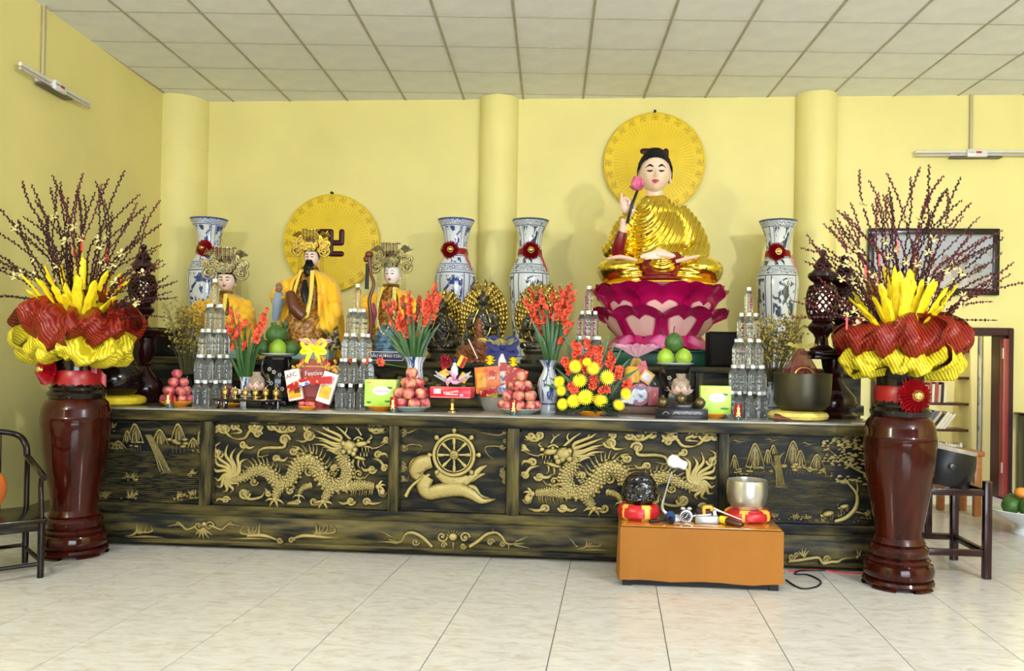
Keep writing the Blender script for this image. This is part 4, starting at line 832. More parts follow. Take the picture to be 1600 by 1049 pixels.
# ================================================================ tall porcelain vases
def porcelain(name, blue, tint, seed):
    m = mat(name, (.72, .75, .78), .12, coat=.4); nt, N, L, b = nodes_of(m)
    def math_(op, a, c=None, d=None):
        n = N.new('ShaderNodeMath'); n.operation = op
        for i, v in enumerate((a, c, d)):
            if v is None: continue
            if isinstance(v, (int, float)): n.inputs[i].default_value = v
            else: L.new(v, n.inputs[i])
        return n.outputs[0]
    tc = N.new('ShaderNodeTexCoord'); sp = N.new('ShaderNodeSeparateXYZ'); L.new(tc.outputs['Object'], sp.inputs[0]); x, y, z = sp.outputs
    ang = math_('MULTIPLY', math_('ARCTAN2', y, x), 4 / (2 * PI)); fr = math_('ABSOLUTE', math_('SUBTRACT', math_('FRACT', math_('ADD', ang, 8.5 if seed % 2 else 8.4)), .5))   # 0 centre .. .5 edge of a panel
    band = lambda lo, hi: math_('MULTIPLY', math_('GREATER_THAN', z, lo), math_('LESS_THAN', z, hi))
    cv = N.new('ShaderNodeCombineXYZ'); L.new(math_('MULTIPLY', ang, .42), cv.inputs[0]); L.new(z, cv.inputs[1]); cv.inputs[2].default_value = seed
    n1 = N.new('ShaderNodeTexNoise'); n1.inputs['Scale'].default_value = 9; n1.inputs['Detail'].default_value = 5; n1.inputs['Roughness'].default_value = .62; n1.inputs['Distortion'].default_value = .6; L.new(cv.outputs[0], n1.inputs[0])
    paint = math_('GREATER_THAN', n1.outputs[0], .50 if seed == 1 else .52)
    inpan = math_('MULTIPLY', math_('LESS_THAN', fr, .36), math_('MAXIMUM', math_('MAXIMUM', band(.08, .80), band(1.08, 1.26)), band(.92, .97)))
    frame = math_('MULTIPLY', math_('MULTIPLY', math_('GREATER_THAN', fr, .385), math_('LESS_THAN', fr, .42)), math_('MAXIMUM', band(.06, .82), band(1.06, 1.27)))
    vo = N.new('ShaderNodeTexVoronoi'); vo.inputs['Scale'].default_value = 17; vo.feature = 'F1'; L.new(cv.outputs[0], vo.inputs[0])
    scr = math_('MULTIPLY', math_('GREATER_THAN', math_('SINE', math_('MULTIPLY', vo.outputs[0], 34)), .2), math_('MAXIMUM', band(.84, .90), band(1.275, 1.325)))
    lines = math_('MAXIMUM', math_('MAXIMUM', band(.822, .832), band(.905, .913)), math_('MAXIMUM', math_('MAXIMUM', band(1.265, 1.272), band(.055, .065)), math_('MAXIMUM', band(1.318, 1.34), band(.985, .992))))
    mask = math_('MAXIMUM', math_('MAXIMUM', math_('MULTIPLY', paint, inpan), frame), math_('MAXIMUM', scr, lines)); mask = math_('MINIMUM', mask, 1)
    sh = N.new('ShaderNodeValToRGB'); sh.color_ramp.elements[0].position = .45; sh.color_ramp.elements[0].color = (*tint, 1); sh.color_ramp.elements[1].position = .75; sh.color_ramp.elements[1].color = (*blue, 1); L.new(n1.outputs[0], sh.inputs[0])
    mx = N.new('ShaderNodeMix'); mx.data_type = 'RGBA'; mx.inputs['A'].default_value = (.70, .74, .79, 1); L.new(mask, mx.inputs['Factor']); L.new(sh.outputs[0], mx.inputs['B']); L.new(mx.outputs['Result'], b.inputs['Base Color']); return m
pv_y = -.55
pa = porcelain('porcelain_blue', (.006, .018, .10), (.05, .10, .33), 1); pb = porcelain('porcelain_dark', (.008, .018, .032), (.06, .11, .16), 2)
H_ = 1.33
vprof = [(.135, 0), (.142, .03), (.135, .06), (.14, .12), (.158, .35), (.178, .58), (.192, .74), (.190, .80), (.178, .86), (.150, .92), (.125, .965), (.114, 1.0), (.106, 1.05), (.105, 1.10), (.112, 1.17), (.128, 1.23), (.152, 1.285), (.172, 1.32), (.176, 1.333), (.168, 1.335), (.145, 1.30), (.115, 1.20), (.10, 1.10)]
for px, m, lab, fa in [(327, pa, 'tall blue and white porcelain vase standing in the corner by first column', .35), (713, pa, 'tall blue and white porcelain vase with red ribbon flower beside the middle column', -.35),
                   (829, pb, 'tall white porcelain vase with dark panels between middle column and golden statue', .15), (1216, pb, 'tall white porcelain vase with dark pine tree panel at right of golden statue', -.1)]:
    c = at(px, 347, pv_y); t = thing('porcelain_vase', lab, 'vase', (c.x, pv_y, T2), 0, 'tall porcelain vases along the wall')
    oct_ = (lambda a, q: 1 - .022 * abs(sin(4 * a))) if m is pb else None
    obj('body', MB().lathe([(r * 1.0, z) for r, z in vprof], 56, rf=oct_), m, t, ang=60)
    obj('ribbon', MB().lathe([(.117, 1.0), (.116, 1.02), (.112, 1.045), (.108, 1.06)], 32, cap=False), rib_red, t)
    rosette(t, (-.03 if fa < 0 else .02, -.118, 1.035), .095, (fa * -.6 if px < 800 else .12, -1, .05))
    b = MB(); b.grid(lambda u, v: (.10 + .065 * u + .01 * v, -.085 + .0 * u, 1.01 - .15 * u * (1 + .1 * v) + (v - .5) * .03), 8, 3); obj('ribbon_tail', b, rib_red, t)
# ================================================================ crowned statues in yellow capes
crown_gold = mat('crown_gold', (.36, .25, .045), .28, metal=.85, var=.4, vscale=30); crown_silver = mat('crown_silver', (.30, .26, .13), .3, metal=.7, var=.5, vscale=30); jade = mat('crown_jade', (.10, .22, .16), .3); crown_dark = mat('crown_backing', (.03, .026, .02), .4, metal=.4, col2=(.15, .115, .04), vscale=40, contrast=(.45, .6))
def cape_mat(name, col, c2): return mat(name, col, .55, sheen=.3, col2=c2, vscale=14, contrast=(.30, .42))
cape = cape_mat('yellow_cape', (.90, .50, .005), (.62, .26, .004)); brocade = mat('brown_brocade', (.50, .24, .03), .45, col2=(.14, .045, .012), vscale=48, contrast=(.40, .60)); scales_m = mat('black_brocade', (.02, .02, .018), .5, col2=(.35, .28, .10), vscale=40, contrast=(.44, .52)); bluep = mat('blue_robe', (.015, .04, .12), .4, col2=(.10, .22, .32), vscale=20, contrast=(.4, .6)); greenp = mat('green_foliage_paint', (.02, .10, .03), .4, col2=(.10, .25, .10), vscale=25)
brownw = mat('brown_wood', (.12, .035, .012), .35)
def curl_ring(b, c, r, th, M=None, n=20, spiral=True):
    b.tube([(c[0] + r * cos(a), c[1], c[2] + r * sin(a)) for a in [2 * PI * i / n for i in range(n)]], th, 6, closed=True, M=M, up=(0, 1, 0))
    if spiral: b.tube([(c[0] + r * .72 * (1 - .75 * t) * cos(t * 8), c[1] - .004, c[2] + r * .72 * (1 - .75 * t) * sin(t * 8)) for t in [i / 16 for i in range(17)]], th * .8, 5, M=M)
    b.sph(c, (r * .25, r * .2, r * .25), 8, 6, M=M)
def crown(parent, M, s, m, m2, wide=1.0, wings=True):
    """ornate crown with hanging bead comb; s = half head width, M = head frame"""
    b = MB(); b.lathe([(s * 1.1, 0), (s * 1.2, s * .15), (s * 1.15, s * .35), (s * 1.05, s * .9), (s * .95, s * 1.6), (s * .8, s * 2.0), (0, s * 2.1)], 24, (0, 0, s * .80), M=M, sy=.95); o = obj('crown', b, crown_dark, parent)
    for sd in (-1, 1):
        for (x, z, r) in [(1.95, .35, .72), (1.6, 1.35, .55), (.75, 1.75, .45), (2.3, 1.35, .42), (1.3, .65, .4), (1.25, 2.1, .36)]:
            q = MB(); curl_ring(q, (sd * x * s * wide, -s * .55, z * s + s * .45), r * s, s * .13, M); q.lathe([(0, -.004), (r * s * .6, -.004), (r * s * .6, .004), (0, .004)], 16, mi=1, M=M @ T(sd * x * s * wide, -s * .50, z * s + s * .45) @ RX(PI / 2)); obj('roundel', q, [m, crown_dark], o)
        q = MB()
        for k in range(3): q.tube(spl([(sd * s * (1.0 + .2 * k) * wide, -s * .2, s * 2.6), (sd * s * (1.6 + .22 * k) * wide, -s * .3, s * (3.4 - .25 * k)), (sd * s * (2.05 + .25 * k) * wide, -s * .3, s * (3.25 - .15 * k)), (sd * s * (2.35 + .1 * k) * wide, -s * .3, s * (3.7 - .3 * k))], 4), [s * .16, s * .16, s * .10, s * .03], 6, M=M)
        obj('wing', q, m, o)
        for k in range(4):
            q = MB(); x = sd * s * (1.28 + .16 * k) * wide; q.tube([(x, -s * .35, s * .3), (x * 1.02, -s * .35, -s * 2.1)], s * .022, 4, M=M)
            for z in range(6): q.sph((x, -s * .35, s * (.1 - z * .4)), s * .045, 6, 4, M=M)
            obj('tassel', q, m, o)
    q = MB(); curl_ring(q, (0, -s * 1.15, s * 1.15), s * .36, s * .11, M); q.sph((0, -s * 1.2, s * 1.0), (s * .2, s * .14, s * .22), 8, 6, mi=1, M=M); obj('front_boss', q, [m, m2], o)
    for i, (x, z) in enumerate([(-.55, .95), (.55, .95), (-.28, 1.5), (.28, 1.5), (-.9, 1.4), (.9, 1.4)]): q = MB(); curl_ring(q, (x * s, -s * 1.05, z * s + s * .2), s * .27, s * .09, M); obj('scroll', q, m, o)
    q = MB(); q.box((0, -s * .5, s * 3.75), (s * 2.2, s * 1.2, s * .14), b=s * .04, M=M)
    obj('crown_board', q, m, o)
    for i in range(10):
        x = (i - 4.5) * s * .225; q = MB(); q.tube([(x, -s * 1.05, s * 3.75), (x, -s * 1.1, s * 2.35)], s * .075, 6, mi=i % 2, M=M)
        for z in range(5): q.sph((x, -s * 1.1, s * (3.5 - z * .26)), s * .095, 6, 4, M=M)
        obj('bead_string', q, [m, mat('crown_maroon', (.12, .02, .02), .3)], o)
    return o
def cape_shape(w, h, d, gap, lean=0, seed=0, hem=None):
    rg = random.Random(seed)
    prof = [(0, .20), (.05, .42), (.11, .72), (.2, .86), (.4, .93), (.7, 1.0), (1, 1.05)]
    def rad(v):
        for i in range(len(prof) - 1):
            if v <= prof[i + 1][0]: f = (v - prof[i][0]) / (prof[i + 1][0] - prof[i][0]); return prof[i][1] + (prof[i + 1][1] - prof[i][1]) * f
        return prof[-1][1]
    def fn(u, v):
        a = -PI / 2 + gap + (2 * PI - 2 * gap) * u; r = rad(v); f = .06 * sin(17 * a + 2 * sin(3 * v + seed)) * min(1, v * 2) + .03 * sin(31 * a + v * 5)
        return (w * r * cos(a) * (1 + f) + lean * v, d * (.35 + .65 * r) * sin(a) * (1 + f), max(.004, h * (1 - v) + .03 * h * (1 - abs(sin(6 * a))) * v))
    b = MB(); b.grid(fn, 90, 22); n = len(b.v)
    return b
DY = -1.5
def deity(px, fpy, lab, skin, hairm, rz, fw, fh, capew, m_cr, wide, seed, beard=False, robe=brocade):
    f = at(px, fpy, DY); s = fw; t = thing('deity_statue', lab, 'statue', (f.x, DY, T2)); fz = f.z - T2
    ho, M, yf = head(t, (0, 0, fz), s, fh, s * 1.05, skin, hairm, rz, .05, hairline=.45, brow=blackp if hairm is not whitep else mat('grey_brow', (.35, .33, .32), .5))
    nz = fz - fh * 1.1
    b = cape_shape(capew, nz + .0, .22, .50, 0, seed); b.v = [(x, y + .03, z + .0) for x, y, z in b.v]; o = obj('cape', b, cape, t, ang=180); sm = o.modifiers.new('solid', 'SOLIDIFY'); sm.thickness = .008
    b = MB(); b.sph((0, .0, nz * .62), (capew * .62, .15, nz * .40), 20, 12); b.sph((0, -.06, nz * .30), (capew * .80, .22, nz * .30), 20, 12); b.tube([(0, 0, nz * .9), (0, 0, nz * 1.04)], [.06, .045], 12)
    b = displaced(organic(b, .012, 4), lambda v: .005 * sin(v[0] * 90 + 6 * sin(v[2] * 9))); b.v = [(x, y, max(.006, z)) for x, y, z in b.v]; obj('robe', b, robe, t, ang=180)
    b = MB().box((0, -.02, .045), (capew * 1.9, .40, .09), b=.015); obj('base', b, mat('statue_base_paint', (.25, .40, .38), .45, var=.3, vscale=12), t)
    b = MB(); b.tube([(.055 * cos(a) * 1.1, -.03 + .05 * sin(a), nz * 1.01) for a in [2 * PI * i / 16 for i in range(16)]], .012, 6, closed=True); obj('collar', b, crown_gold, t)
    for sd in (-1, 1):
        b = MB(); P = spl([(sd * .05, -.11, nz * .97), (sd * .07, -.19, nz * .70), (sd * .05, -.24, nz * .40)], 6); b.tube(P, .016, 6, flat=.4); obj('stole', b, mat('gold_trim', (.80, .62, .10), .4), t)
    crown(t, M, s, m_cr, jade, wide)
    if beard:
        b = MB(); b.sph((0, -s * .95, -fh * .88), (s * .78, s * .42, fh * .42), 14, 10, M=M); b.sph((0, -s * 1.35, -fh * 1.15), (s * .74, s * .45, fh * .50), 12, 10, M=M); b.sph((0, -s * 1.65, -fh * 1.5), (s * .55, s * .34, fh * .45), 12, 10, M=M); b = displaced(organic(b, .008, 2), lambda v: .003 * sin(v[0] * 400)); obj('beard', b, blackp, ho, ang=180)
        b = MB(); [b.tube(spl([(sd * .04 * s, -s * 1.12, -fh * .36), (sd * s * .3, -s * 1.08, -fh * .42), (sd * s * .48, -s * .95, -fh * .7)], 4), [.010, .012, .004], 6, M=M) for sd in (-1, 1)]; obj('moustache', b, blackp, ho)
    return t, nz
def fist(parent, c, m, s=1.0):
    b = MB(); b.sph(c, (.026 * s, .024 * s, .032 * s), 12, 8)
    for i in range(4): b.tube(spl([(c[0] - .018 * s, c[1] - .012 * s, c[2] + (.021 - .014 * i) * s), (c[0] - .004 * s, c[1] - .034 * s, c[2] + (.021 - .014 * i) * s), (c[0] + .018 * s, c[1] - .026 * s, c[2] + (.019 - .014 * i) * s)], 4), [.0085 * s, .0085 * s, .006 * s], 6)
    b.tube(spl([(c[0] + .012 * s, c[1] - .01 * s, c[2] + .022 * s), (c[0] + .012 * s, c[1] - .03 * s, c[2] + .032 * s), (c[0] - .004 * s, c[1] - .036 * s, c[2] + .03 * s)], 4), [.009 * s, .008 * s, .006 * s], 6); return obj('hand', b, m, parent)
face_d = mat('pale_statue_face', (.80, .60, .50), .35); face_w = mat('white_statue_face', (.85, .74, .70), .35)
d1, nz = deity(354, 438, 'crowned statue in yellow cape with pink face, nearest the corner porcelain vase', face_d, blackp, .18, .072, .098, .235, crown_silver, .95, 1)
for sd in (-1, 1): b = MB(); b.tube(spl([(sd * .17, -.02, nz * .80), (sd * .21, -.14, nz * .58), (sd * .07, -.24, nz * .52)], 5), [.075, .085, .05], 12); obj('sleeve', displaced(organic(b, .012, 3), lambda v: .006 * sin(v[2] * 120 + v[0] * 60)), cape, d1, ang=180)
fist(d1, (0, -.27, nz * .54), face_d)
b = MB(); b.tube([(.02, -.30, nz * .45), (-.01, -.31, nz * .78)], [.018, .024], 10, flat=.4); obj('tablet', b, mat('ivory_tablet', (.55, .50, .42), .4), d1)
d2, nz = deity(487, 402, 'black-bearded crowned statue in long yellow cape with narrow scowling eyes', face_d, blackp, .05, .060, .092, .255, crown_gold, 1.0, 2, True)
b = MB(); b.tube(spl([(-.17, -.02, nz * .82), (-.22, -.13, nz * .68), (-.17, -.24, nz * .70)], 5), [.075, .08, .05], 12); obj('sleeve', displaced(organic(b, .012, 3), lambda v: .006 * sin(v[2] * 120 + v[0] * 60)), cape, d2, ang=180)
b = MB(); b.tube(spl([(-.17, -.25, nz * .72), (-.19, -.22, nz * .60), (-.23, -.17, nz * .42)], 5), [.03, .045, .025], 10, flat=.5); obj('cuff', b, mat('grey_blue_cuff', (.30, .38, .45), .5), d2)
b = MB(); b.tube(spl([(.18, -.02, nz * .80), (.23, -.12, nz * .55), (.19, -.20, nz * .30)], 5), [.07, .085, .07], 12); obj('sleeve', displaced(organic(b, .012, 3), lambda v: .006 * sin(v[0] * 120 + v[2] * 40)), cape, d2, ang=180)
fist(d2, (-.155, -.28, nz * .76), mat('brown_hand', (.32, .16, .10), .4))
b = MB(); b.tube(spl([(-.07, -.27, nz * .72), (-.02, -.30, nz * .55), (.05, -.28, nz * .45)], 5), [.035, .05, .045], 12); obj('belt_knot', organic(b, .01, 2), brownw, d2, ang=180)
b = MB(); b.tube(spl([(.02, -.19, nz * .86), (.03, -.22, nz * .72), (.05, -.24, nz * .60)], 4), [.012, .034, .010], 8, flat=.4); obj('black_panel', b, blackp, d2)
b = MB(); b.tube(spl([(.235, -.14, nz * .62), (.25, -.17, nz * .36), (.27, -.17, .08)], 6), [.03, .045, .055], 10, flat=.5); obj('embroidered_band', b, scales_m, d2)
b = MB()
for i in range(16): a = rnd(0, 6.3); x, z = -.15 + rnd(-.07, .07), .18 + rnd(-.08, .12); b.tube(spl([(x, -.26, z), (x + cos(a) * .03, -.28, z + .03), (x + cos(a) * .06, -.27, z + .05 * sin(a))], 3), [.006, .018, .003], 5, flat=.4)
obj('painted_foliage', b, greenp, d2, ang=180)
d3, nz = deity(613, 428, 'white-haired crowned statue with pale face holding a tall brown staff', face_w, whitep, -.10, .066, .096, .225, crown_silver, 1.05, 3)
b = MB(); b.tube(spl([(-.19, -.02, nz * .80), (-.23, -.13, nz * .62), (-.19, -.23, nz * .66)], 5), [.07, .075, .045], 12); obj('sleeve', displaced(organic(b, .012, 3), lambda v: .006 * sin(v[2] * 120 + v[0] * 60)), cape, d3, ang=180)
b = MB(); b.tube(spl([(.18, -.02, nz * .78), (.21, -.12, nz * .52), (.06, -.22, nz * .46)], 5), [.07, .08, .05], 12); obj('sleeve', displaced(organic(b, .012, 3), lambda v: .006 * sin(v[2] * 120)), cape, d3, ang=180)
fist(d3, (-.20, -.28, nz * .70), face_w)
q = lambda px, py: at(px, py, DY - .29) - d3.location
b = MB(); b.tube(spl([q(576, 395), q(579, 425), q(584, 445), q(577, 470), q(580, 500), q(576, 545)], 6), [.020, .012, .014, .015, .016, .014], 8); b.sph(q(577, 398), (.035, .03, .03), 10, 8); b.sph(q(572, 405), (.022, .02, .026), 8, 6); obj('staff', b, brownw, d3)
b = MB(); b.tube([q(574, 412), q(573, 452)], [.012, .016], 8); obj('staff_tassel', b, blackp, d3)
b = MB(); b.tube(spl([q(583, 474), q(586, 490), q(582, 508)], 4), [.02, .03, .008], 8, flat=.5); obj('purple_ribbon', b, mat('purple_cloth', (.28, .03, .12), .4), d3)
b = MB(); b.sph((.02, -.25, nz * .27), (.085, .05, .12), 14, 10); b.sph((.03, -.27, nz * .12), (.09, .05, .05), 12, 8); obj('blue_apron', displaced(organic(b, .01, 2), lambda v: .004 * sin(v[2] * 160)), bluep, d3, ang=180)
b = MB(); P = spl([(-.06, -.17, nz * .95), (-.05, -.25, nz * .6), (.02, -.30, nz * .35), (.08, -.26, nz * .6), (.07, -.18, nz * .95)], 8)
for v in P[::2]: b.sph(v, .009, 6, 4)
b.tube(P, .003, 4); obj('bead_necklace', b, mat('ivory_bead', (.75, .68, .45), .3), d3)
b = MB()
for i in range(18): a = rnd(0, 6.3); x, z = rnd(-.16, .16), .11 + rnd(0, .08); b.tube(spl([(x, -.24, z), (x + cos(a) * .03, -.26, z + .02), (x + cos(a) * .06, -.25, z + .03 * sin(a))], 3), [.006, .018, .003], 5, flat=.4)
obj('painted_foliage', b, greenp, d3, ang=180)
def text(name, body, size, m, parent, loc, rot=(PI / 2, 0, 0), ext=.0006, align='CENTER'):
    c = bpy.data.curves.new(name, 'FONT'); c.body = body; c.size = size; c.align_x = align; c.align_y = 'CENTER'; c.extrude = ext; c.resolution_u = 3; c.materials.append(m)
    tmp = bpy.data.objects.new(name, c); COL.objects.link(tmp); dg = bpy.context.evaluated_depsgraph_get(); me = bpy.data.meshes.new_from_object(tmp.evaluated_get(dg)); bpy.data.objects.remove(tmp)
    me.materials.clear(); me.materials.append(m); return link(name, me, parent, loc, rot)
navy = mat('navy_plaque', (.01, .015, .09), .35)
pc = at(603, 561, DY - .345); pq = thing('name_plaque', 'long dark blue plaque with white lettering before the white-haired statue', 'sign', (pc.x, DY - .345, T2))
obj('board', MB().box((0, 0, .042), (.30, .02, .082), b=.004), navy, pq)
for (c, d) in [((0, -.011, .075), (.28, .002, .004)), ((0, -.011, .009), (.28, .002, .004)), ((-.139, -.011, .042), (.004, .002, .066)), ((.139, -.011, .042), (.004, .002, .066))]: obj('border_line', MB().box(c, d), whitep, pq)
text('lettering', 'ĐỊA MẪU VƯƠNG CỬU ĐỊA', .030, whitep, pq, (0, -.0115, .041))
# ================================================================ dark statues with gilded flame backs
bronze_d = mat('black_bronze', (.012, .012, .011), .22, metal=.3, coat=.3, col2=(.05, .045, .03), vscale=20, contrast=(.55, .75)); flame_g = mat('flame_gold', (.55, .40, .09), .28, metal=.8, col2=(.10, .065, .012), vscale=28, contrast=(.35, .55))
def flame_statue(px, toppy, y, lab, s=1.0, seed=0):
    c = at(px, toppy, y); H = c.z - T2; t = thing('flame_statue', lab, 'statue', (c.x, y, T2), 0, 'dark statues with gilded flame backs'); W = .19 * s
    def edge(v): return W * (.50 + .50 * sin(min(1, v * 1.25) * PI * .5)) * (1 if v < .42 else max(0, cos((v - .42) / .58 * PI / 2)) ** .72)
    b = MB(); N_ = 26
    out = [(edge(i / N_), .1 * H + .9 * H * i / N_) for i in range(N_ + 1)]; pts = out + [(-x, z) for x, z in out[-2::-1]]; b.prism(pts, .03, .055); obj('back_plate', b, mat('flame_plate', (.30, .21, .04), .35, metal=.6, col2=(.06, .04, .01), vscale=40), t, ang=30)
    b = MB(); rg = random.Random(seed)
    for layer, sc in enumerate((1.0, .86, .72, .58, .44)):
        for sd in (-1, 1):
            for i in range(15):
                v = .04 + .94 * i / 15; x = edge(v) * sc * sd; z = .1 * H + .9 * H * v * (1 - (1 - sc) * .25 * v); L = .042 * s * rg.uniform(.85, 1.2)
                b.tube(spl([(x * .93, .022 - layer * .008, z - L * .3), (x + sd * L * .25, .012 - layer * .008, z + L * .25), (x + sd * L * .05, .018 - layer * .008, z + L * .8), (x - sd * L * .2, .02 - layer * .008, z + L * 1.05)], 3), [.008 * s, .013 * s, .008 * s, .002], 6)
                if i % 2 == 0: b.tube([(x * .9 + .016 * s * (1 - .7 * q) * cos(q * 9), .008 - layer * .008, z + .016 * s * (1 - .7 * q) * sin(q * 9)) for q in [j / 10 for j in range(11)]], .0045 * s, 5)
    b.tube(spl([(0, .02, H * .93), (.006, .015, H * .98), (0, .03, H * 1.02)], 3), [.016, .010, .002], 6); obj('flames', b, flame_g, t, ang=180, kind='stuff')
    b = MB(); b.lathe([(.135 * s, 0), (.14 * s, .03), (.12 * s, .05), (.105 * s, .075), (.12 * s, .10), (.115 * s, .115), (0, .12)], 24, (0, -.04, 0), sy=.8)
    obj('pedestal', b, bronze_d, t)
    b = MB(); hz = H * .76
    b.sph((0, -.05, hz), (.034 * s, .036 * s, .048 * s), 14, 10); b.sph((0, -.04, hz + .045 * s), (.022 * s, .022 * s, .025 * s), 10, 8); b.tube([(0, -.04, hz - .03), (0, -.04, hz - .08)], .02 * s, 10)
    b.sph((0, -.04, hz - .16 * s), (.075 * s, .05, .09 * s), 14, 10); b.sph((0, -.04, hz - .27 * s), (.07 * s, .055, .12 * s), 14, 10)
    for sd in (-1, 1):
        b.tube(spl([(sd * .07 * s, -.04, hz - .10), (sd * .11 * s, -.06, hz - .20 * s), (sd * .03, -.12, hz - .20 * s)], 4), [.024 * s, .026 * s, .016 * s], 8); b.tube(spl([(sd * .03 * s, -.04, hz - .3 * s), (sd * .10 * s, -.08, .16), (sd * .02, -.12, .135)], 4), [.05 * s, .045 * s, .03 * s], 8)
        b.tube(spl([(sd * .10 * s, -.05, hz - .15), (sd * .13 * s, -.06, hz - .3), (sd * .11 * s, -.06, .13)], 4), [.015, .02, .02], 6)
    b.tube([(0, -.05, .12), (0, -.05, hz - .3 * s)], [.09 * s, .07 * s], 10); o = obj('figure', displaced(organic(b, .009, 2), lambda v: .004 * sin(v[2] * 130 + 4 * sin(v[0] * 50))), bronze_d, t, ang=180)
    b = MB()
    for sd in (-1, 1): b.tube(spl([(sd * .03, -.09, hz - .08), (sd * .07 * s, -.10, hz - .22 * s), (0, -.13, hz - .36 * s)], 4), .006, 5)
    obj('gilt_trim', b, flame_g, o); return t
flame_statue(693, 452, -1.15, 'dark statue with gilded flame back, half hidden behind the red gladioli', 1.05, 1)
flame_statue(757, 438, -1.75, 'dark statue with gilded flame back, standing behind the red-brown carved figure', 1.0, 2)
flame_statue(845, 441, -1.6, 'dark statue with gilded flame back, behind the coral gladioli in white vase', 1.1, 3)
# red-brown carved figure
rw = mat('red_brown_wood', (.22, .062, .018), .38, var=.3, vscale=14); c = at(745, 562, -2.02)
t = thing('carved_figure', 'red-brown carved wooden seated figure with pointed crown on a wide base', 'statue', (c.x, -2.02, T2)); kk = (at(755, 520, -2.02) - at(745, 520, -2.02)).x / 10
f = lambda px, py, y=0: Vector(((px - 745) * kk, y, Zz(745, py, -2.02) - T2))
b = MB(); b.sph(f(747, 518), (6.5 * kk * 1.0, .035, .045), 12, 10); b.sph(f(750, 545), (15 * kk, .07, .10), 14, 10); b.tube([f(748, 526), f(748, 534)], 5 * kk, 10)
for sd in (-1, 1): b.tube(spl([f(750 + sd * 12, 538), f(750 + sd * 18, 550, -.03), f(750 + sd * 6, 556, -.09)], 4), [.028, .032, .02], 8); b.tube(spl([f(750 + sd * 6, 566, -.02), f(750 + sd * 22, 566, -.07), f(750 + sd * 4, 569, -.12)], 4), [.05, .045, .03], 8)
b.tube(spl([f(747, 512), f(747, 504), f(747, 497)], 3), [.036, .026, .004], 10); b.box(f(745, 570), (60 * kk, .17, .03)); b.sph(f(722, 560, -.02), (12 * kk, .07, .06), 12, 8); b.sph(f(724, 547, -.01), (7 * kk, .05, .04), 10, 8); b.sph(f(771, 562, -.02), (12 * kk, .07, .06), 12, 8); b.sph(f(714, 567), (8 * kk, .06, .035), 10, 8)
b = displaced(organic(b, .008, 2), lambda v: .004 * sin(v[2] * 150 + v[0] * 80) + .002 * sin(v[0] * 230)); b.v = [(x, y, max(.002, z)) for x, y, z in b.v]; obj('figure', b, rw, t, ang=180)
b = MB().box((0, 0, .013), (66 * kk, .20, .024), b=.004); obj('base', b, rw, t)
b = MB().tube([f(736, 531, -.13), f(751, 561, -.14)], .005, 6); obj('white_baton', b, whitep, t)
# ================================================================ water bottle towers
pet = mat('clear_plastic', (.94, .97, .98), .03, trans=.97, ior=1.33, spec=.9); capw = mat('white_cap', (.85, .87, .88), .35)
bh = .172
bprof = [(.024, 0), (.0285, .004), (.0295, .012), (.0285, .03), (.0295, .036), (.0275, .043), (.0295, .050), (.0295, .075), (.0275, .082), (.0295, .089), (.0295, .104), (.027, .120), (.018, .138), (.0125, .147), (.0125, .156)]
bm_body = mesh_of(MB().lathe(bprof, 14), pet, 'bottle_body', ang=60); bm_cap = mesh_of(MB().lathe([(.0138, .150), (.0142, .153), (.0142, .169), (.013, .1715), (0, .1715)], 14), capw, 'bottle_cap')
def bottle(loc, lab, grp, s=1):
    t = thing('water_bottle', lab, 'bottle', loc, rnd(0, 6), grp); t.scale = (s, s, s); link('bottle_body', bm_body, t); link('cap', bm_cap, t)
def tower(px, y, tiers, toppy, name):
    c = at(px, 600, y); topz = at(px, toppy, y).z; s = (topz - AT) / (bh * len(tiers))
    for i, (n, r) in enumerate(tiers):
        for k in range(n):
            a = 2 * PI * k / n + i * .4 + .3; bottle((c.x + r * cos(a), y + r * sin(a), AT + i * bh * s), 'clear bottle with white cap in %s, %s' % (name, ['bottom layer', 'second layer', 'third layer', 'fourth layer', 'the top one'][i]), 'bottles of %s, layer %d' % (name, i + 1), s)
TI = [(10, .108), (9, .096), (7, .074), (4, .045), (1, 0)]
tower(333, -2.66, TI, 436, 'the tower by the plums'); tower(556, -2.66, TI, 444, 'the tower between basket and tissue box')
tower(918, -2.52, TI, 447, 'the tower behind the chrysanthemums'); tower(1168, -2.66, TI, 449, 'the tower by the big bell')
# ================================================================ fruit
apple_m = mat('apple_skin', (.40, .025, .075), .28, col2=(.74, .38, .20), vscale=1.0, contrast=(.34, .60), orand=True); plum_m = mat('plum_skin', (.38, .035, .09), .35, col2=(.70, .26, .15), vscale=1.0, contrast=(.34, .60), orand=True); stem_m = mat('fruit_stem', (.09, .05, .02), .7)
pom1 = mat('pomelo_dark', (.045, .12, .02), .45, var=.2, vscale=12, bump=.2, bscale=90); pom2 = mat('pomelo_light', (.26, .42, .03), .42, var=.2, vscale=8, bump=.2, bscale=90)
def apple_mesh(m): return mesh_of(MB().lathe([(0, -.78), (.22, -.86), (.45, -.84), (.75, -.62), (.95, -.2), (1.0, .1), (.9, .5), (.65, .8), (.35, .88), (.12, .80), (0, .70)], 18), m, 'fruit_body', ang=80)
am, pm_ = apple_mesh(apple_m), apple_mesh(plum_m); st_me = mesh_of(MB().tube([(0, 0, .7), (.05, 0, 1.05)], .045, 5), stem_m, 'stem')
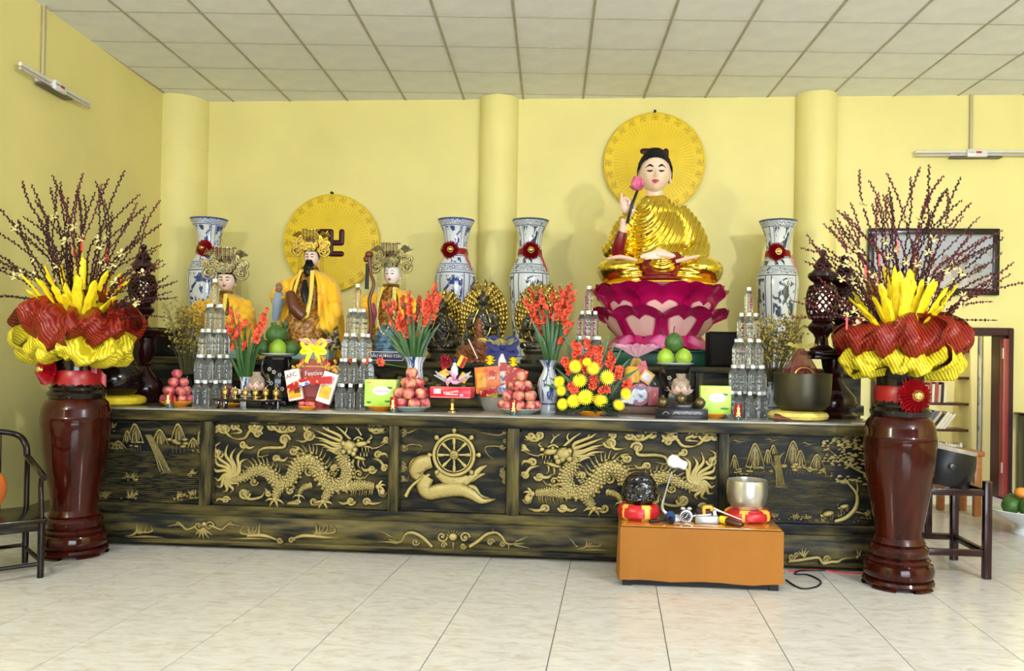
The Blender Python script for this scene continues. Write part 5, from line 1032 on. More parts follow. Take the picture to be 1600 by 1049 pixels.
def pyramid(px, y, zb, r, layers, me, name, kind, lab, grp, rf=1.0):
    c = at(px, 610, y); z = zb + r * .9
    for li, n in enumerate(layers):
        R = 0 if n == 1 else r * 1.02 / sin(PI / n) * rf
        for k in range(n):
            a = 2 * PI * k / n + n * .7 - PI / 2; o = thing(kind, lab + [', bottom layer', ', second layer', ', third layer', ', topmost'][li], 'fruit', (c.x + R * cos(a), y + R * sin(a), z), rnd(0, 6), grp + ' layer %d' % (li + 1)); o.scale = (r, r, r); link('flesh', me, o); link('stem', st_me, o)
        z += r * 1.62
plate_o = mat('orange_plate', (.80, .30, .01), .3); plate_g = mat('celadon_plate', (.30, .42, .38), .2); plate_w = mat('white_plate', (.75, .77, .78), .2)
def plate(px, y, z, r, m, lab, h=.035):
    c = at(px, 620, y); return obj('plate', MB().lathe([(0, .003), (r * .5, .003), (r * .55, 0), (r * .6, .004), (r * .85, h * .6), (r, h), (r * .985, h + .003), (r * .8, h * .65), (r * .55, .012), (0, .010)], 40), m, loc=(c.x, y, z), label=lab, cat='plate')
plate(276, -2.86, AT, .108, plate_o, 'orange plate holding the pyramid of pinkish plums'); pyramid(276, -2.86, AT + .018, .0345, [6, 5, 3, 1], pm_, 'plum', 'plum', 'pinkish plum piled on the orange plate by the lantern stand', 'plums in the pyramid', 1.0)
plate(641, -2.86, AT, .138, plate_g, 'pale green plate holding apples in front of the left blue and white flower vase'); pyramid(643, -2.86, AT + .018, .0405, [7, 6, 3, 1], am, 'apple', 'apple', 'red apple in the pyramid beside the red biscuit tin', 'apples on the plate by the biscuit tin', 1.0)
plate(812, -2.86, AT, .142, plate_g, 'pale green plate holding apples in front of the blue-bowed basket'); pyramid(812, -2.86, AT + .018, .0395, [8, 6, 3, 1], am, 'apple', 'apple', 'pinkish red apple in the pyramid before the blue-bowed gift basket', 'apples on the plate by the blue bow', 1.0)
def pomelo(px, py, y, r, m, lab, grp, stem=False):
    c = at(px, py, y); o = thing('pomelo', lab, 'fruit', c, rnd(0, 6), grp); b = MB().lathe([(0, -.95), (.35, -.92), (.75, -.68), (.97, -.25), (1, .0), (.92, .38), (.70, .72), (.42, .95), (.2, 1.06), (0, 1.08)], 24); b.v = [(x * r, yy * r, z * r) for x, yy, z in b.v]
    obj('rind', b, m, o, ang=80); b = MB().tube(spl([(0, 0, r * 1.05), (.004, 0, r * 1.25), (-.004, 0, r * (1.75 if stem else 1.3))], 3), .004, 5); obj('stem', b, stem_m, o)
dstand = mat('black_stand', (.010, .009, .009), .25, coat=.3); inlay = mat('stand_inlay', (.45, .42, .36), .4)
def fruit_stand(px, y, platepy, lab, half, platelab, platecat_r):
    c = at(px, 600, y); zt = at(px, platepy, y).z; h = zt - AT; t = thing('fruit_stand', lab, 'stand', (c.x, y, AT))
    obj('base', MB().box((0, 0, .018), (half * 1.9, half * 1.7, .036), b=.008), dstand, t)
    b = MB().lathe([(half * .8, .03), (half * .85, .06), (half * .62, .11), (half * .5, .16), (half * .55, h * .62), (half * .7, h * .78), (half * .98, h * .92), (half, h - .012), (half * .9, h - .004)], 8); obj('pedestal', b, dstand, t, ang=20)
    for k in range(9):
        a = -PI / 2 + (k - 4) * .3; random.seed(k * 7); z = .10 + ((k * 4) % 9) / 9 * (h * .5); b = MB()
        for i in range(5): b.sph((half * .66 * cos(a) + .010 * cos(i * 1.25), half * .66 * sin(a) - .004, z + .010 * sin(i * 1.25)), (.006, .004, .006), 6, 4)
        obj('inlay_flower', b, inlay, t)
    for sd in (-1, 1): obj('bracket', MB().tube(spl([(sd * half * .5, -half * .5, h * .5), (sd * half * .95, -half * .5, h * .7), (sd * half * .9, -half * .45, h * .93)], 4), [.008, .012, .006], 6), dstand, t)
    plate_z = AT + h; obj('plate', MB().lathe([(0, 0), (platecat_r * .6, 0), (platecat_r * .9, .006), (platecat_r, .014), (platecat_r * .98, .016), (platecat_r * .6, .006), (0, .005)], 36), plate_w, loc=(c.x, y, plate_z), label=platelab, cat='plate')
fruit_stand(434, -2.55, 556, 'black pedestal stand carrying green pomelos next to the red gift basket', .10, 'white plate under the pomelos by the bearded statue', .12)
for px, py, r, m, lab in [(411, 544, .056, pom1, 'dark green pomelo partly hidden at the side of the pomelo pile by the gladioli'), (434, 545, .062, pom2, 'bright green pomelo at the front of the pile before the bearded statue'), (457, 545, .053, pom1, 'dark green pomelo lying next to the red gift basket')]: pomelo(px, py, -2.55 - (.03 if m is pom2 else -.02), r, m, lab, 'pomelos before the bearded statue')
pomelo(431, 524, -2.53, .070, pom1, 'large dark green pomelo on top of the pile before the bearded statue', 'pomelos before the bearded statue')
fruit_stand(1054, -2.60, 571, 'black inlaid pedestal stand carrying green pomelos before the magenta lotus', .105, 'white plate under three pomelos before the magenta lotus', .125)
pomelo(1040, 559, -2.62, .058, pom2, 'light green pomelo under the stemmed one, beside the pink cellophane basket', 'pomelos before the lotus'); pomelo(1068, 559, -2.62, .058, pom2, 'light green pomelo under the stemmed one, away from the pink cellophane basket', 'pomelos before the lotus'); pomelo(1053, 536, -2.60, .064, pom1, 'darker green pomelo with long stem on top of two others', 'pomelos before the lotus', True)
# ================================================================ flowers
leaf_g = mat('blade_leaf', (.045, .13, .03), .4, col2=(.02, .07, .02), vscale=12); glad_r = mat('gladiolus_red', (.58, .025, .018), .45, col2=(.80, .13, .05), vscale=25); glad_c = mat('gladiolus_coral', (.78, .12, .04), .45, col2=(.52, .03, .02), vscale=25); budg = mat('green_bud', (.25, .30, .08), .5)
small_pc = porcelain('porcelain_small', (.008, .02, .13), (.06, .12, .36), 3)
def floret_mesh(m):
    b = MB()
    for k in range(6):
        a = k * PI / 3; M = RZ(a); b.grid(lambda u, v: (.006 + .028 * v + .004 * sin(u * 9), (u - .5) * .030 * sin(PI * (.18 + .74 * v)), .040 * v ** .8 - .016 * max(0, v - .6) / .4 + .004 * sin(u * 7 + k)), 4, 5, M=M)
    return mesh_of(b, m, 'floret', ang=80)
fl_r, fl_c = floret_mesh(glad_r), floret_mesh(glad_c)
def blade(p0, p1, w, bend):
    b = MB(); P = spl([p0, Vector(p0).lerp(Vector(p1), .55) + Vector(bend), p1], 6); b.tube(P, [w * .5, w, w * 1.0, w * .75, w * .1], 6, flat=.18, up=(0, 1, 0)); return b
def gladioli(px, y, zrim, stalks, leaves, lab, me, vasez, seed):
    rg = random.Random(seed); c = at(px, 600, y); t = thing('gladiolus_bunch', lab, 'flowers', (c.x, y, zrim)); t0 = t.location
    for (tx, ty, nf) in stalks:
        e = at(tx, ty, y + rg.uniform(-.08, .08)) - t0; st = Vector((e.x * .08, e.y * .1, -.08)); P = spl([st, st.lerp(e, .5) + Vector((-e.x * .12, -.02, 0)), e], 8)
        obj('stalk', MB().tube(P, [.005, .005, .002], 6), leaf_g, t)
        for i in range(nf):
            u = (.60 + .34 * i / max(1, nf - 1)) * (len(P) - 1); j = min(int(u), len(P) - 2); q = P[j].lerp(P[j + 1], u - j); sz = 1.0 - .50 * i / nf
            o = link('floret', me, t, q, (PI / 2 + rg.uniform(-.6, .35), rg.uniform(-.3, .3), rg.uniform(-1.0, 1.0) + (PI if rg.random() < .12 else 0))); o.scale = (sz, sz, sz)
        b = MB()
        for i in range(4): u = (.93 + .07 * i / 3) * (len(P) - 1); j = min(int(u), len(P) - 2); q = P[j].lerp(P[j + 1], u - j); b.sph(q, (.006, .006, .014 - .002 * i), 6, 5)
        obj('bud_tip', b, budg, t)
    for (tx, ty) in leaves:
        e = at(tx, ty, y + rg.uniform(-.06, .06)) - t0; obj('leaf', blade((e.x * .15, 0, -.06), e, .013, (-e.x * .15, 0, 0)), leaf_g, t, ang=80)
        e2 = e + Vector((rg.uniform(-.06, .06), -.05, -rg.uniform(.02, .10))); obj('leaf', blade((e2.x * .15, -.02, -.06), e2, .011, (-e2.x * .12, -.02, 0)), leaf_g, t, ang=80)
    return t
def small_vase(px, y, rimpy, prof, lab, m=small_pc):
    c = at(px, 600, y); h = at(px, rimpy, y).z - AT; t = thing('flower_vase', lab, 'vase', (c.x, y, AT)); obj('body', MB().lathe([(r, z * h) for r, z in prof], 32), m, t, ang=60); return AT + h
VP = [(.050, 0), (.054, .04), (.048, .12), (.056, .22), (.072, .42), (.075, .52), (.066, .64), (.045, .76), (.036, .84), (.042, .92), (.066, .985), (.074, 1), (.066, .99), (.034, .86), (.03, .7)]
VP2 = [(.066, 0), (.068, .05), (.066, .3), (.062, .6), (.052, .78), (.056, .9), (.076, .985), (.08, 1), (.07, .985), (.048, .85), (.045, .6)]
z1 = small_vase(648, -2.60, 558, VP2, 'blue and white flower vase behind the apples beside the biscuit tin')
gladioli(648, -2.60, z1, [(598, 472, 7), (612, 468, 7), (628, 460, 8), (640, 455, 8), (655, 462, 7), (672, 455, 7), (684, 440, 9), (668, 485, 6), (690, 458, 8), (622, 490, 6), (545, 562, 3)], [(600, 500), (615, 480), (628, 470), (640, 465), (652, 470), (662, 475), (676, 490), (688, 505), (605, 520), (644, 490), (670, 515)], 'bunch of red gladioli with long leaves in the vase behind apples', fl_r, 0, 5)
z2 = small_vase(857, -2.66, 563, VP, 'slender blue and white flower vase between apple plate and chrysanthemum dish')
gladioli(860, -2.66, z2, [(818, 462, 6), (830, 448, 7), (846, 452, 6), (866, 452, 7), (878, 445, 7), (892, 440, 9), (900, 455, 8), (897, 505, 3), (836, 480, 5), (870, 470, 5)], [(830, 500), (842, 485), (852, 478), (862, 475), (872, 478), (884, 490), (893, 500), (846, 500), (866, 500), (880, 515), (835, 520)], 'bunch of coral gladioli with long leaves in the slender vase', fl_c, 0, 6)
z3 = small_vase(384, -2.72, 589, [(.032, 0), (.036, .05), (.034, .5), (.032, .8), (.040, .98), (.043, 1), (.036, .98), (.028, .7)], 'small white vase holding gladioli behind the brass offering cups')
gladioli(386, -2.70, z3, [(362, 478, 5), (372, 492, 4), (385, 500, 2), (404, 508, 2), (420, 480, 6), (412, 492, 4), (356, 505, 4)], [(364, 530), (372, 515), (382, 510), (392, 515), (402, 520), (412, 522), (377, 535), (397, 535)], 'bunch of red gladioli with stiff leaves in the small white vase', fl_r, 0, 7)
# chrysanthemum dish
mum_y = mat('chrysanthemum_yellow', (.90, .72, .01), .5); dfol = mat('dark_foliage', (.010, .028, .012), .6, col2=(.03, .07, .02), vscale=20)
def mum_mesh():
    b = MB()
    for n, r, z, tilt in [(22, 1.0, 0, .15), (20, .82, .14, .4), (16, .62, .26, .7), (12, .42, .34, 1.0), (7, .22, .40, 1.3)]:
        for k in range(n):
            a = 2 * PI * k / n + r * 7; b.tube([(.05 * cos(a), .05 * sin(a), z), (r * .6 * cos(a), r * .6 * sin(a), z + .10 * tilt), (r * cos(a), r * sin(a), z + .02 + .12 * tilt)], [.05, .085, .03], 4, flat=.4)
    return mesh_of(b, mum_y, 'mum', ang=80)
mm = mum_mesh(); my = -2.86; c = at(922, 640, my)
plate(924, my, AT, .10, plate_o, 'orange dish under the yellow chrysanthemum arrangement', .03)
t = thing('chrysanthemum_arrangement', 'yellow chrysanthemums with red gladiolus sprigs and spiky leaves in orange dish', 'flowers', (c.x, my, AT + .02)); t0 = t.location
for i, (px, py, r) in enumerate([(874, 597, 9), (879, 632, 9), (899, 573, 10), (906, 595, 11), (897, 627, 11), (915, 621, 12), (938, 626, 11), (927, 576, 10), (949, 590, 11), (967, 633, 9), (978, 616, 9), (917, 566, 7), (877, 611, 8)]):
    q = at(px, py, my - .09 - .03 * (i % 3)) - t0; o = link('chrysanthemum', mm, t, q, (PI / 2 - .25 + rnd(-.3, .2), 0, (px - 925) / 130)); s_ = r * .0045; o.scale = (s_, s_, s_)
    obj('flower_stem', MB().tube(spl([(q.x * .2, q.y * .3, .0), (q.x * .7, q.y * .5, q.z * .6), (q.x, q.y + .02, q.z)], 4), .003, 5), leaf_g, t)
b = MB(); rg = random.Random(4)
for i in range(170):
    a = rg.uniform(0, 2 * PI); e = rg.uniform(.0, 1.2); L = rg.uniform(.10, .24); r0 = .05; d = Vector((cos(a) * cos(e), sin(a) * cos(e) * .7, sin(e) * .9)); p = d * r0 + Vector((0, 0, .02)); q = p + d * L; q.z = max(.0, q.z - .05 * cos(e)); b.tube([p, p.lerp(q, .5) + Vector((0, 0, .01)), q], [.004, .016, .002], 4, flat=.3)
obj('foliage', b, dfol, t, ang=180, kind='stuff')
for i, (x, y, ax, ay) in enumerate([(900, 540, 6, 0), (886, 565, 5, 0), (905, 548, 0, 0), (935, 545, 6, 1), (922, 535, 6, 1), (915, 560, 5, 0), (958, 555, 5, 1), (968, 580, 5, 0), (980, 600, 4, 0), (893, 605, 5, 0), (927, 592, 5, 0), (945, 610, 3, 0)]):
    e = at(x, y, my - .06) - t0; st = Vector((e.x * .25, -.02, .05)); P = spl([st, st.lerp(e, .6) + Vector((0, -.02, 0)), e], 6); obj('stalk', MB().tube(P, .003, 5), leaf_g, t)
    for j in range(ax): q = P[-1 - j] if j < len(P) else P[0]; o = link('floret', fl_c, t, Vector(q) + Vector((rnd(-.008, .008), -.01, 0)), (PI / 2 + rnd(-.6, .4), rnd(-.4, .4), rnd(-1, 1))); o.scale = (.9,) * 3
for x, y in [(893, 530), (885, 545), (877, 560), (858, 590), (868, 575), (901, 520), (953, 520), (961, 535), (972, 545), (985, 560), (944, 530), (850, 600), (880, 520), (1000, 575)]:
    e = at(x, y, my - .02) - t0; obj('leaf', blade((e.x * .3, -.02, .05), e, .012, (-e.x * .1, 0, .01)), leaf_g, t, ang=80)
# dried flower bunches
dry_s = mat('dry_stem', (.13, .11, .035), .7); dry_f = mat('dry_flower', (.42, .32, .06), .6)
def dried(px, y, zb, toppy, halfw, n, lab, seed, dark=False):
    rg = random.Random(seed); c = at(px, 600, y); h = at(px, toppy, y).z - zb; t = thing('dried_flower_bunch', lab, 'flowers', (c.x, y, zb))
    for i in range(n):
        x = rg.uniform(-1, 1) * halfw; yy = rg.uniform(-.10, .10); hh = h * rg.uniform(.6, 1.0); b = MB(); P = spl([(x * .12, yy * .2, 0), (x * .5, yy * .6, hh * .5), (x, yy, hh)], 4); b.tube(P, [.003, .0022, .0012], 4)
        for j in range(7):
            q = P[-1 - (j % 5)]; a = rg.uniform(0, 6.28); L = rg.uniform(.02, .06); e = q + Vector((cos(a) * L, sin(a) * L * .6, L * .8)); b.tube([q, e], .001, 3)
            b.sph(e, (.010, .010, .008), 6, 4, mi=1); b.tube([e, e + Vector((.008, 0, .006))], [.004, .001], 4, mi=1)
        obj('sprig', b, [dry_s, dry_f], t, ang=180)
cobalt = small_vase(1207, -2.52, 597, [(.042, 0), (.046, .05), (.058, .3), (.062, .45), (.052, .7), (.036, .88), (.044, .98), (.046, 1), (.04, .97), (.03, .8)], 'small white and blue vase of dried flowers tucked beside the big bronze bell')
dried(1205, -2.52, cobalt - .05, 497, .19, 70, 'bunch of dried yellowish wildflowers beside the big bronze bell', 3)
dv = small_vase(292, -2.40, 585, [(.05, 0), (.06, .3), (.055, .7), (.04, .9), (.045, 1), (.04, .97), (.03, .8)], 'dark vase of dried flowers behind the plum pyramid', dstand)
dried(292, -2.40, dv - .05, 478, .17, 56, 'bunch of dried brownish wildflowers behind the plum pyramid', 8)
# ================================================================ gift baskets, boxes and small offerings
def foil(name, col, alpha): return mat(name, col, .06, spec=1, alpha=alpha, coat=.5)
cello = foil('cellophane', (.35, .35, .37), .13); cello_p = foil('pink_cellophane', (.85, .45, .60), .55); cello_r = foil('red_cellophane', (.16, .003, .008), .55); cello_y = foil('yellow_cellophane', (.75, .68, .15), .5)
gift_red = mat('gift_red', (.33, .005, .012), .3); card_w = mat('white_card', (.80, .78, .74), .4); orange_p = mat('orange_print', (.80, .28, .02), .4, col2=(.75, .08, .03), vscale=22); yellow_p = mat('yellow_print', (.85, .62, .04), .4, col2=(.80, .25, .03), vscale=26); red_p = mat('red_print', (.85, .55, .30), .35, col2=(.45, .012, .015), vscale=30, contrast=(.56, .62)); blue_s = mat('royal_blue_satin', (.003, .008, .11), .6); yel_s = mat('yellow_satin', (.88, .68, .01), .35); gold_t = mat('gold_tie', (.60, .42, .10), .3, metal=.7); basket_w = mat('white_basket', (.62, .62, .50), .5, bump=.6, bscale=90); blue_print = mat('blue_print', (.75, .78, .82), .4, col2=(.10, .18, .50), vscale=28, contrast=(.42, .5)); pinkr = mat('pink_ribbon', (.70, .25, .45), .4, col2=(.82, .60, .70), vscale=40)
def wrap(parent, h, r0, r1, m, seed, sy=.7, flare=True, top=None):
    rg = random.Random(seed); prof = [(r0 * .92, 0), (r0, h * .05), (r1, h * .38), (r1 * .92, h * .55), (r1 * .5, h * .80), (.018, h)]
    b = MB()
    def fn(u, v):
        x = v * (len(prof) - 1); i = min(int(x), len(prof) - 2); f = x - i; r = prof[i][0] + (prof[i + 1][0] - prof[i][0]) * f; z = prof[i][1] + (prof[i + 1][1] - prof[i][1]) * f; a = 2 * PI * u
        q = 1 + .05 * sin(9 * a + seed + v * 4) + .03 * sin(23 * a + v * 9); return (r * q * cos(a), r * q * sin(a) * sy, z)
    b.grid(fn, 72, 22, wrap=True); return obj('cellophane_wrap', b, m, parent, ang=20)
def puff(parent, z, r, h, m, seed, name='cellophane_top'):
    b = MB(); rg = random.Random(seed)
    def fn(u, v):
        a = 2 * PI * u; rr = .014 + (r - .014) * sin(min(1, v * 1.15) * PI / 2); rr *= 1 + .16 * sin(7 * a + seed) + .10 * sin(17 * a + v * 6); return (rr * cos(a), rr * sin(a) * .7, z + h * v * (1 - .45 * v * v) + .012 * sin(11 * a) * v)
    b.grid(fn, 64, 9, wrap=True); return obj(name, b, m, parent, ang=20)
def bow(parent, c, s, m, tails=True):
    o = None
    for sd in (-1, 1):
        for tilt in (.35, -.25):
            P = spl([(0, 0, 0), (sd * s * .55, -s * .12, s * (.30 + tilt)), (sd * s * .95, -s * .1, s * tilt * 1.2), (sd * s * .55, -s * .22, s * (-.22 + tilt * .5)), (0, -s * .05, 0)], 5); b = MB()
            b.tube([Vector(c) + q for q in P], s * .17, 6, flat=.22, up=(0, 1, 0)); obj('bow_loop', b, m, parent, ang=80)
        if tails: b = MB(); b.tube([Vector(c) + q for q in spl([(0, -s * .1, 0), (sd * s * .35, -s * .22, -s * .6), (sd * s * .55, -s * .2, -s * 1.15)], 5)], [s * .10, s * .17, s * .16], 6, flat=.2, up=(0, 1, 0)); obj('bow_tail', b, m, parent, ang=80)
    b = MB().sph(Vector(c) + Vector((0, -s * .14, 0)), s * .16, 10, 8); obj('bow_knot', b, m, parent)
def card(parent, name, c, w, h, d, rotz, tilt, m, extra=None):
    o = obj(name, MB().box((0, 0, 0), (w, d, h), b=.004), m, parent, c, (tilt, rotz, 0), smooth=False)
    for (cc, dd, mm_) in extra or []: obj('print', MB().box((cc[0], -d / 2 - .0015, cc[1]), (dd[0], .002, dd[1])), mm_, o, smooth=False)
    return o
GY = -2.68
def at_l(px, py, y, t): return at(px, py, y) - t.location
# A: red basket with yellow bow
c = at(492, 600, GY); t = thing('gift_basket', 'red gift basket with white biscuit boxes in clear wrap and a yellow bow', 'gift basket', (c.x, GY, AT)); kg = (at(502, 600, GY) - at(492, 600, GY)).x / 10
obj('tray', MB().lathe([(.10, 0), (.11, .02), (.13, .06), (.125, .065), (.1, .03), (0, .03)], 32, sy=.7), gift_red, t)
card(t, 'red_box', (0, .01, .20), .20, .26, .09, 0, -.05, gift_red, [((0, .08), (.12, .006), gold_t)])
text('lettering', 'Festive', .045, whitep, t, (.005, -.040, .235), (PI / 2, -.06, 0)); text('lettering', '2023', .02, whitep, t, (.0, -.040, .20), (PI / 2, 0, 0))
cA = card(t, 'biscuit_box', (-.115, -.075, .155), .10, .21, .03, -.20, -.05, card_w, [((.0, -.055), (.085, .07), yellow_p), ((.02, -.04), (.04, .04), red_p)])
text('lettering', 'AFC', .042, mat('print_maroon', (.16, .01, .02), .4), cA, (-.004, -.0165, .065), (PI / 2, -.15, 0))
card(t, 'biscuit_box', (.115, -.075, .14), .10, .21, .03, .28, -.05, card_w, [((0, -.03), (.075, .085), yellow_p), ((.01, .07), (.05, .025), pinkr)])
b = MB(); b.grid(lambda u, v: (-.15 + .31 * u, -.115 - .02 * sin(PI * u), .125 + .085 * u + .02 * sin(4 * u) + (v - .5) * .05), 14, 3); sash = obj('sash', b, red_p, t)
b = MB(); b.grid(lambda u, v: (-.06 + .07 * u, -.138, .155 + .02 * u + (v - .5) * .026), 4, 2); obj('sash_print', b, blue_print, t)
for k, (x, z, r) in enumerate([(-.09, .30, .035), (.10, .29, .05), (.13, .26, .04), (-.12, .26, .03), (.05, .33, .03)]):
    b = MB(); [b.sph((x + rnd(-r, r), -.03 + rnd(-.03, .02), z + rnd(-r, r) * .7), rnd(.008, .014), 6, 5) for _ in range(14)]; obj('fancy_filler', b, mat('ochre_filler', (.60, .30, .05), .5), t, kind='stuff')
wrap(t, .40, .11, .165, cello, 3); puff(t, .40, .10, .11, cello_p, 5); bow(t, (0, -.03, .405), .085, yel_s)
plate(480, -2.92, AT, .058, plate_o, 'small orange plate with three little fruits before the red gift basket', .022)
for px, col in ((472, 'cherry'), (481, 'yellow'), (487, 'red')):
    q = at(px, 625, -2.92); o = thing('small_fruit', 'small %s coloured fruit on the little orange plate before the red basket' % col, 'fruit', (q.x, -2.92 + (.012 if col == 'yellow' else 0), AT + .034), 0); o.scale = (.022,) * 3; link('flesh', am if col != 'yellow' else pm_, o); link('stem', st_me, o)
# B: basket with blue bow
GB = -2.52
c = at(783, 600, GB); t = thing('gift_basket', 'clear wrapped gift basket of snack packets with a royal blue bow', 'gift basket', (c.x, GB, AT))
obj('basket', MB().lathe([(.085, 0), (.095, .02), (.115, .085), (.12, .09), (.11, .09), (.09, .03), (0, .03)], 32, c=(-.03, 0, 0), sy=.8), basket_w, t)
card(t, 'snack_packet', (-.085, -.06, .21), .17, .18, .03, -.10, -.05, orange_p, [((-.04, .0), (.06, .1), yellow_p), ((.04, .03), (.05, .06), red_p)]); card(t, 'snack_packet', (.105, -.05, .22), .15, .15, .03, .25, -.05, red_p, [((.02, .02), (.06, .05), yellow_p)])
card(t, 'tall_carton', (.02, -.02, .25), .075, .28, .05, 0, -.02, card_w, [((0, .05), (.05, .06), red_p), ((0, -.04), (.06, .06), blue_print)]); card(t, 'yellow_packet', (-.06, -.075, .11), .10, .035, .03, .1, 0, yel_s)
b = MB(); b.grid(lambda u, v: (-.13 + .20 * u, -.10 - .02 * sin(PI * u), .11 + .05 * u + .02 * u * u + (v - .5) * .045), 14, 3); obj('sash', b, red_p, t); b = MB(); b.grid(lambda u, v: (.0 + .05 * u, -.122, .145 + .02 * u + (v - .5) * .04), 4, 2); obj('sash_print', b, blue_print, t)
for x, z in ((-.07, .345), (.09, .335)):
    b = MB()
    for k in range(8): a = k * PI / 4; b.tube([(x, -.06, z), (x + .03 * cos(a), -.075, z + .03 * sin(a))], [.006, .014], 5, flat=.4)
    obj('yellow_rosette', b, yel_s, t)
wrap(t, .43, .13, .18, cello, 8); puff(t, .43, .14, .10, cello_y, 9); bow(t, (0.01, -.03, .43), .105, blue_s)
# C: pink topped basket
GC = -2.50; c = at(994, 600, GC); t = thing('gift_basket', 'clear wrapped gift tray of red boxes with crumpled pink top and gold tie', 'gift basket', (c.x, GC, AT))
obj('tray', MB().box((.03, 0, .025), (.30, .20, .05), b=.008), mat('brown_tray', (.16, .085, .05), .5, var=.3, vscale=12), t)
b = MB(); b.lathe([(0, -.02), (.075, -.02), (.078, 0), (.075, .02), (0, .02)], 36, M=T(.02, -.06, .13) @ RX(PI / 2)); o = obj('round_tin', b, gift_red, t); obj('tin_print', MB().lathe([(0, 0), (.052, 0), (.052, .003), (0, .003)], 28, M=T(.02, -.081, .13) @ RX(PI / 2)), blue_print, o)
card(t, 'red_carton', (.115, -.06, .12), .07, .13, .05, .05, 0, gift_red, [((0, .01), (.03, .06), red_p)]); card(t, 'print_carton', (.07, -.03, .25), .085, .085, .03, .55, 0, yellow_p, [((0, 0), (.06, .05), card_w)]); card(t, 'pink_carton', (.04, 0, .31), .07, .09, .03, -.25, 0, mat('pink_print', (.70, .08, .15), .4), [])
b = MB().lathe([(.05, 0), (.055, .02), (.05, .09), (.03, .11), (0, .112)], 24, (-.03, -.03, .21)); obj('jar', b, yellow_p, t); card(t, 'leaflet', (-.06, -.09, .10), .09, .06, .006, .2, -.2, blue_print, [])
wrap(t, .385, .14, .17, cello, 12); puff(t, .385, .15, .14, cello_p, 14)
b = MB()
for k in range(26): a = 2 * PI * k / 26; b.tube(spl([(.014 * cos(a), .014 * sin(a), .375), (.03 * cos(a), .03 * sin(a), .36), (.04 * cos(a) + rnd(-.01, .01), .04 * sin(a) - .01, .325 + rnd(-.01, .01))], 3), .0035, 4)
obj('gold_fringe', b, gold_t, t)
# D: biscuit tin on brass stand
GD = -2.80; c = at(707, 620, GD); t = thing('brass_stand', 'small brass footed stand carrying the red biscuit tin', 'stand', (c.x, GD, AT)); hb = Zz(707, 622, GD) - AT
obj('stem', MB().lathe([(.045, 0), (.045, .006), (.02, .012), (.012, .03), (.016, .05), (.011, .06), (.02, hb - .012), (.045, hb - .004)], 24), gold_s, t); obj('tray', MB().lathe([(0, 0), (.08, 0), (.09, .004), (0, .006)], 28, (0, 0, hb - .006)), gold_s, t)
tb = thing('biscuit_tin', 'flat bright red biscuit tin with white diagonal lettering on brass stand', 'box', (c.x, GD, AT + hb)); red_tin = mat('bright_red_tin', (.62, .008, .03), .28)
obj('body', MB().box((0, 0, .036), (.275, .16, .070), b=.01), red_tin, tb); obj('lid', MB().box((0, 0, .071), (.268, .155, .006), b=.002), mat('tin_lid', (.55, .10, .08), .4), tb); obj('rim', MB().box((0, -.0805, .008), (.262, .003, .008)), mat('tin_rim', (.75, .18, .22), .3), tb)
b = MB(); b.box((-.085, -.0815, .045), (.045, .002, .030)); obj('picture_print', b, card_w, tb); obj('oval_print', MB().lathe([(0, 0), (.013, 0), (.013, .002), (0, .002)], 20, M=T(.075, -.0815, .022) @ RX(PI / 2) @ SC(1, .7, 1)), pinkr, tb)
text('lettering', 'Hanova', .032, whitep, tb, (.005, -.0825, .042), (PI / 2, -.18, 0)); b = MB().box((.01, -.0815, .026), (.08, .002, .006), M=None); obj('stripe_print', b, whitep, tb)
tt = thing('gift_bouquet', 'small posy of a blue-capped bottle, pink bow and snack packs on biscuit tin', 'gift', (c.x + .01, GD, AT + hb + .075)); bot = MB().lathe([(.022, 0), (.024, .01), (.024, .09), (.012, .115), (.011, .13)], 18, (0, 0, .03)); obj('bottle', bot, mat('milky_plastic', (.72, .76, .82), .2), tt); obj('bottle_cap', MB().lathe([(.014, .158), (.014, .18), (0, .181)], 14), blue_s, tt); obj('bottle_label', MB().lathe([(.0248, .05), (.0248, .075)], 18, cap=False), blue_s, tt)
b = MB()
for k in range(40): a = k * 2.4; r = .012 + .045 * (k % 7) / 7; b.tube(spl([(0, -.035, .05), (r * cos(a), -.055, .05 + r * sin(a) * .9), (r * 1.5 * cos(a + .4), -.045, .05 + r * 1.3 * sin(a + .4))], 3), [.004, .009, .003], 5, flat=.3)
obj('pink_curl_bow', b, pinkr, tt, ang=80)
card(tt, 'snack_pack', (.05, -.01, .165), .05, .075, .015, .45, 0, yellow_p, [((.012, 0), (.022, .07), gift_red)]); card(tt, 'snack_pack', (-.065, -.01, .085), .055, .05, .015, -.5, 0, yellow_p, []); card(tt, 'snack_pack', (.065, -.02, .06), .055, .06, .015, .6, 0, yellow_p, [((.01, .01), (.02, .02), gift_red)]); card(tt, 'snack_pack', (-.062, 0, .13), .05, .03, .015, -.3, 0, gift_red, [])
b = MB()
for k in range(30): a = k * 2.4; e = .2 + 1.1 * (k % 6) / 6; b.tube([(-.055, -.02, .17), (-.055 + .045 * cos(a) * cos(e), -.02 - .04 * sin(e), .17 + .045 * sin(a) * cos(e))], [.004, .006], 4)
obj('red_pompom_flower', b, mat('crimson_petal', (.28, .004, .02), .5), tt)
for sd in (-1, 1):
    b = MB()
    for k in range(7): b.tube([(sd * (.04 + .01 * k), -.045, .04 + .006 * k), (sd * (.05 + .011 * k), -.05, .065 + .006 * k)], [.004, .008], 5, flat=.4); b.tube([(sd * (.04 + .01 * k), -.045, .04 + .006 * k), (sd * (.06 + .011 * k), -.05, .035 + .006 * k)], [.004, .008], 5, flat=.4)
    obj('silver_leaf', b, mat('silver_leaf', (.72, .73, .75), .35), tt)
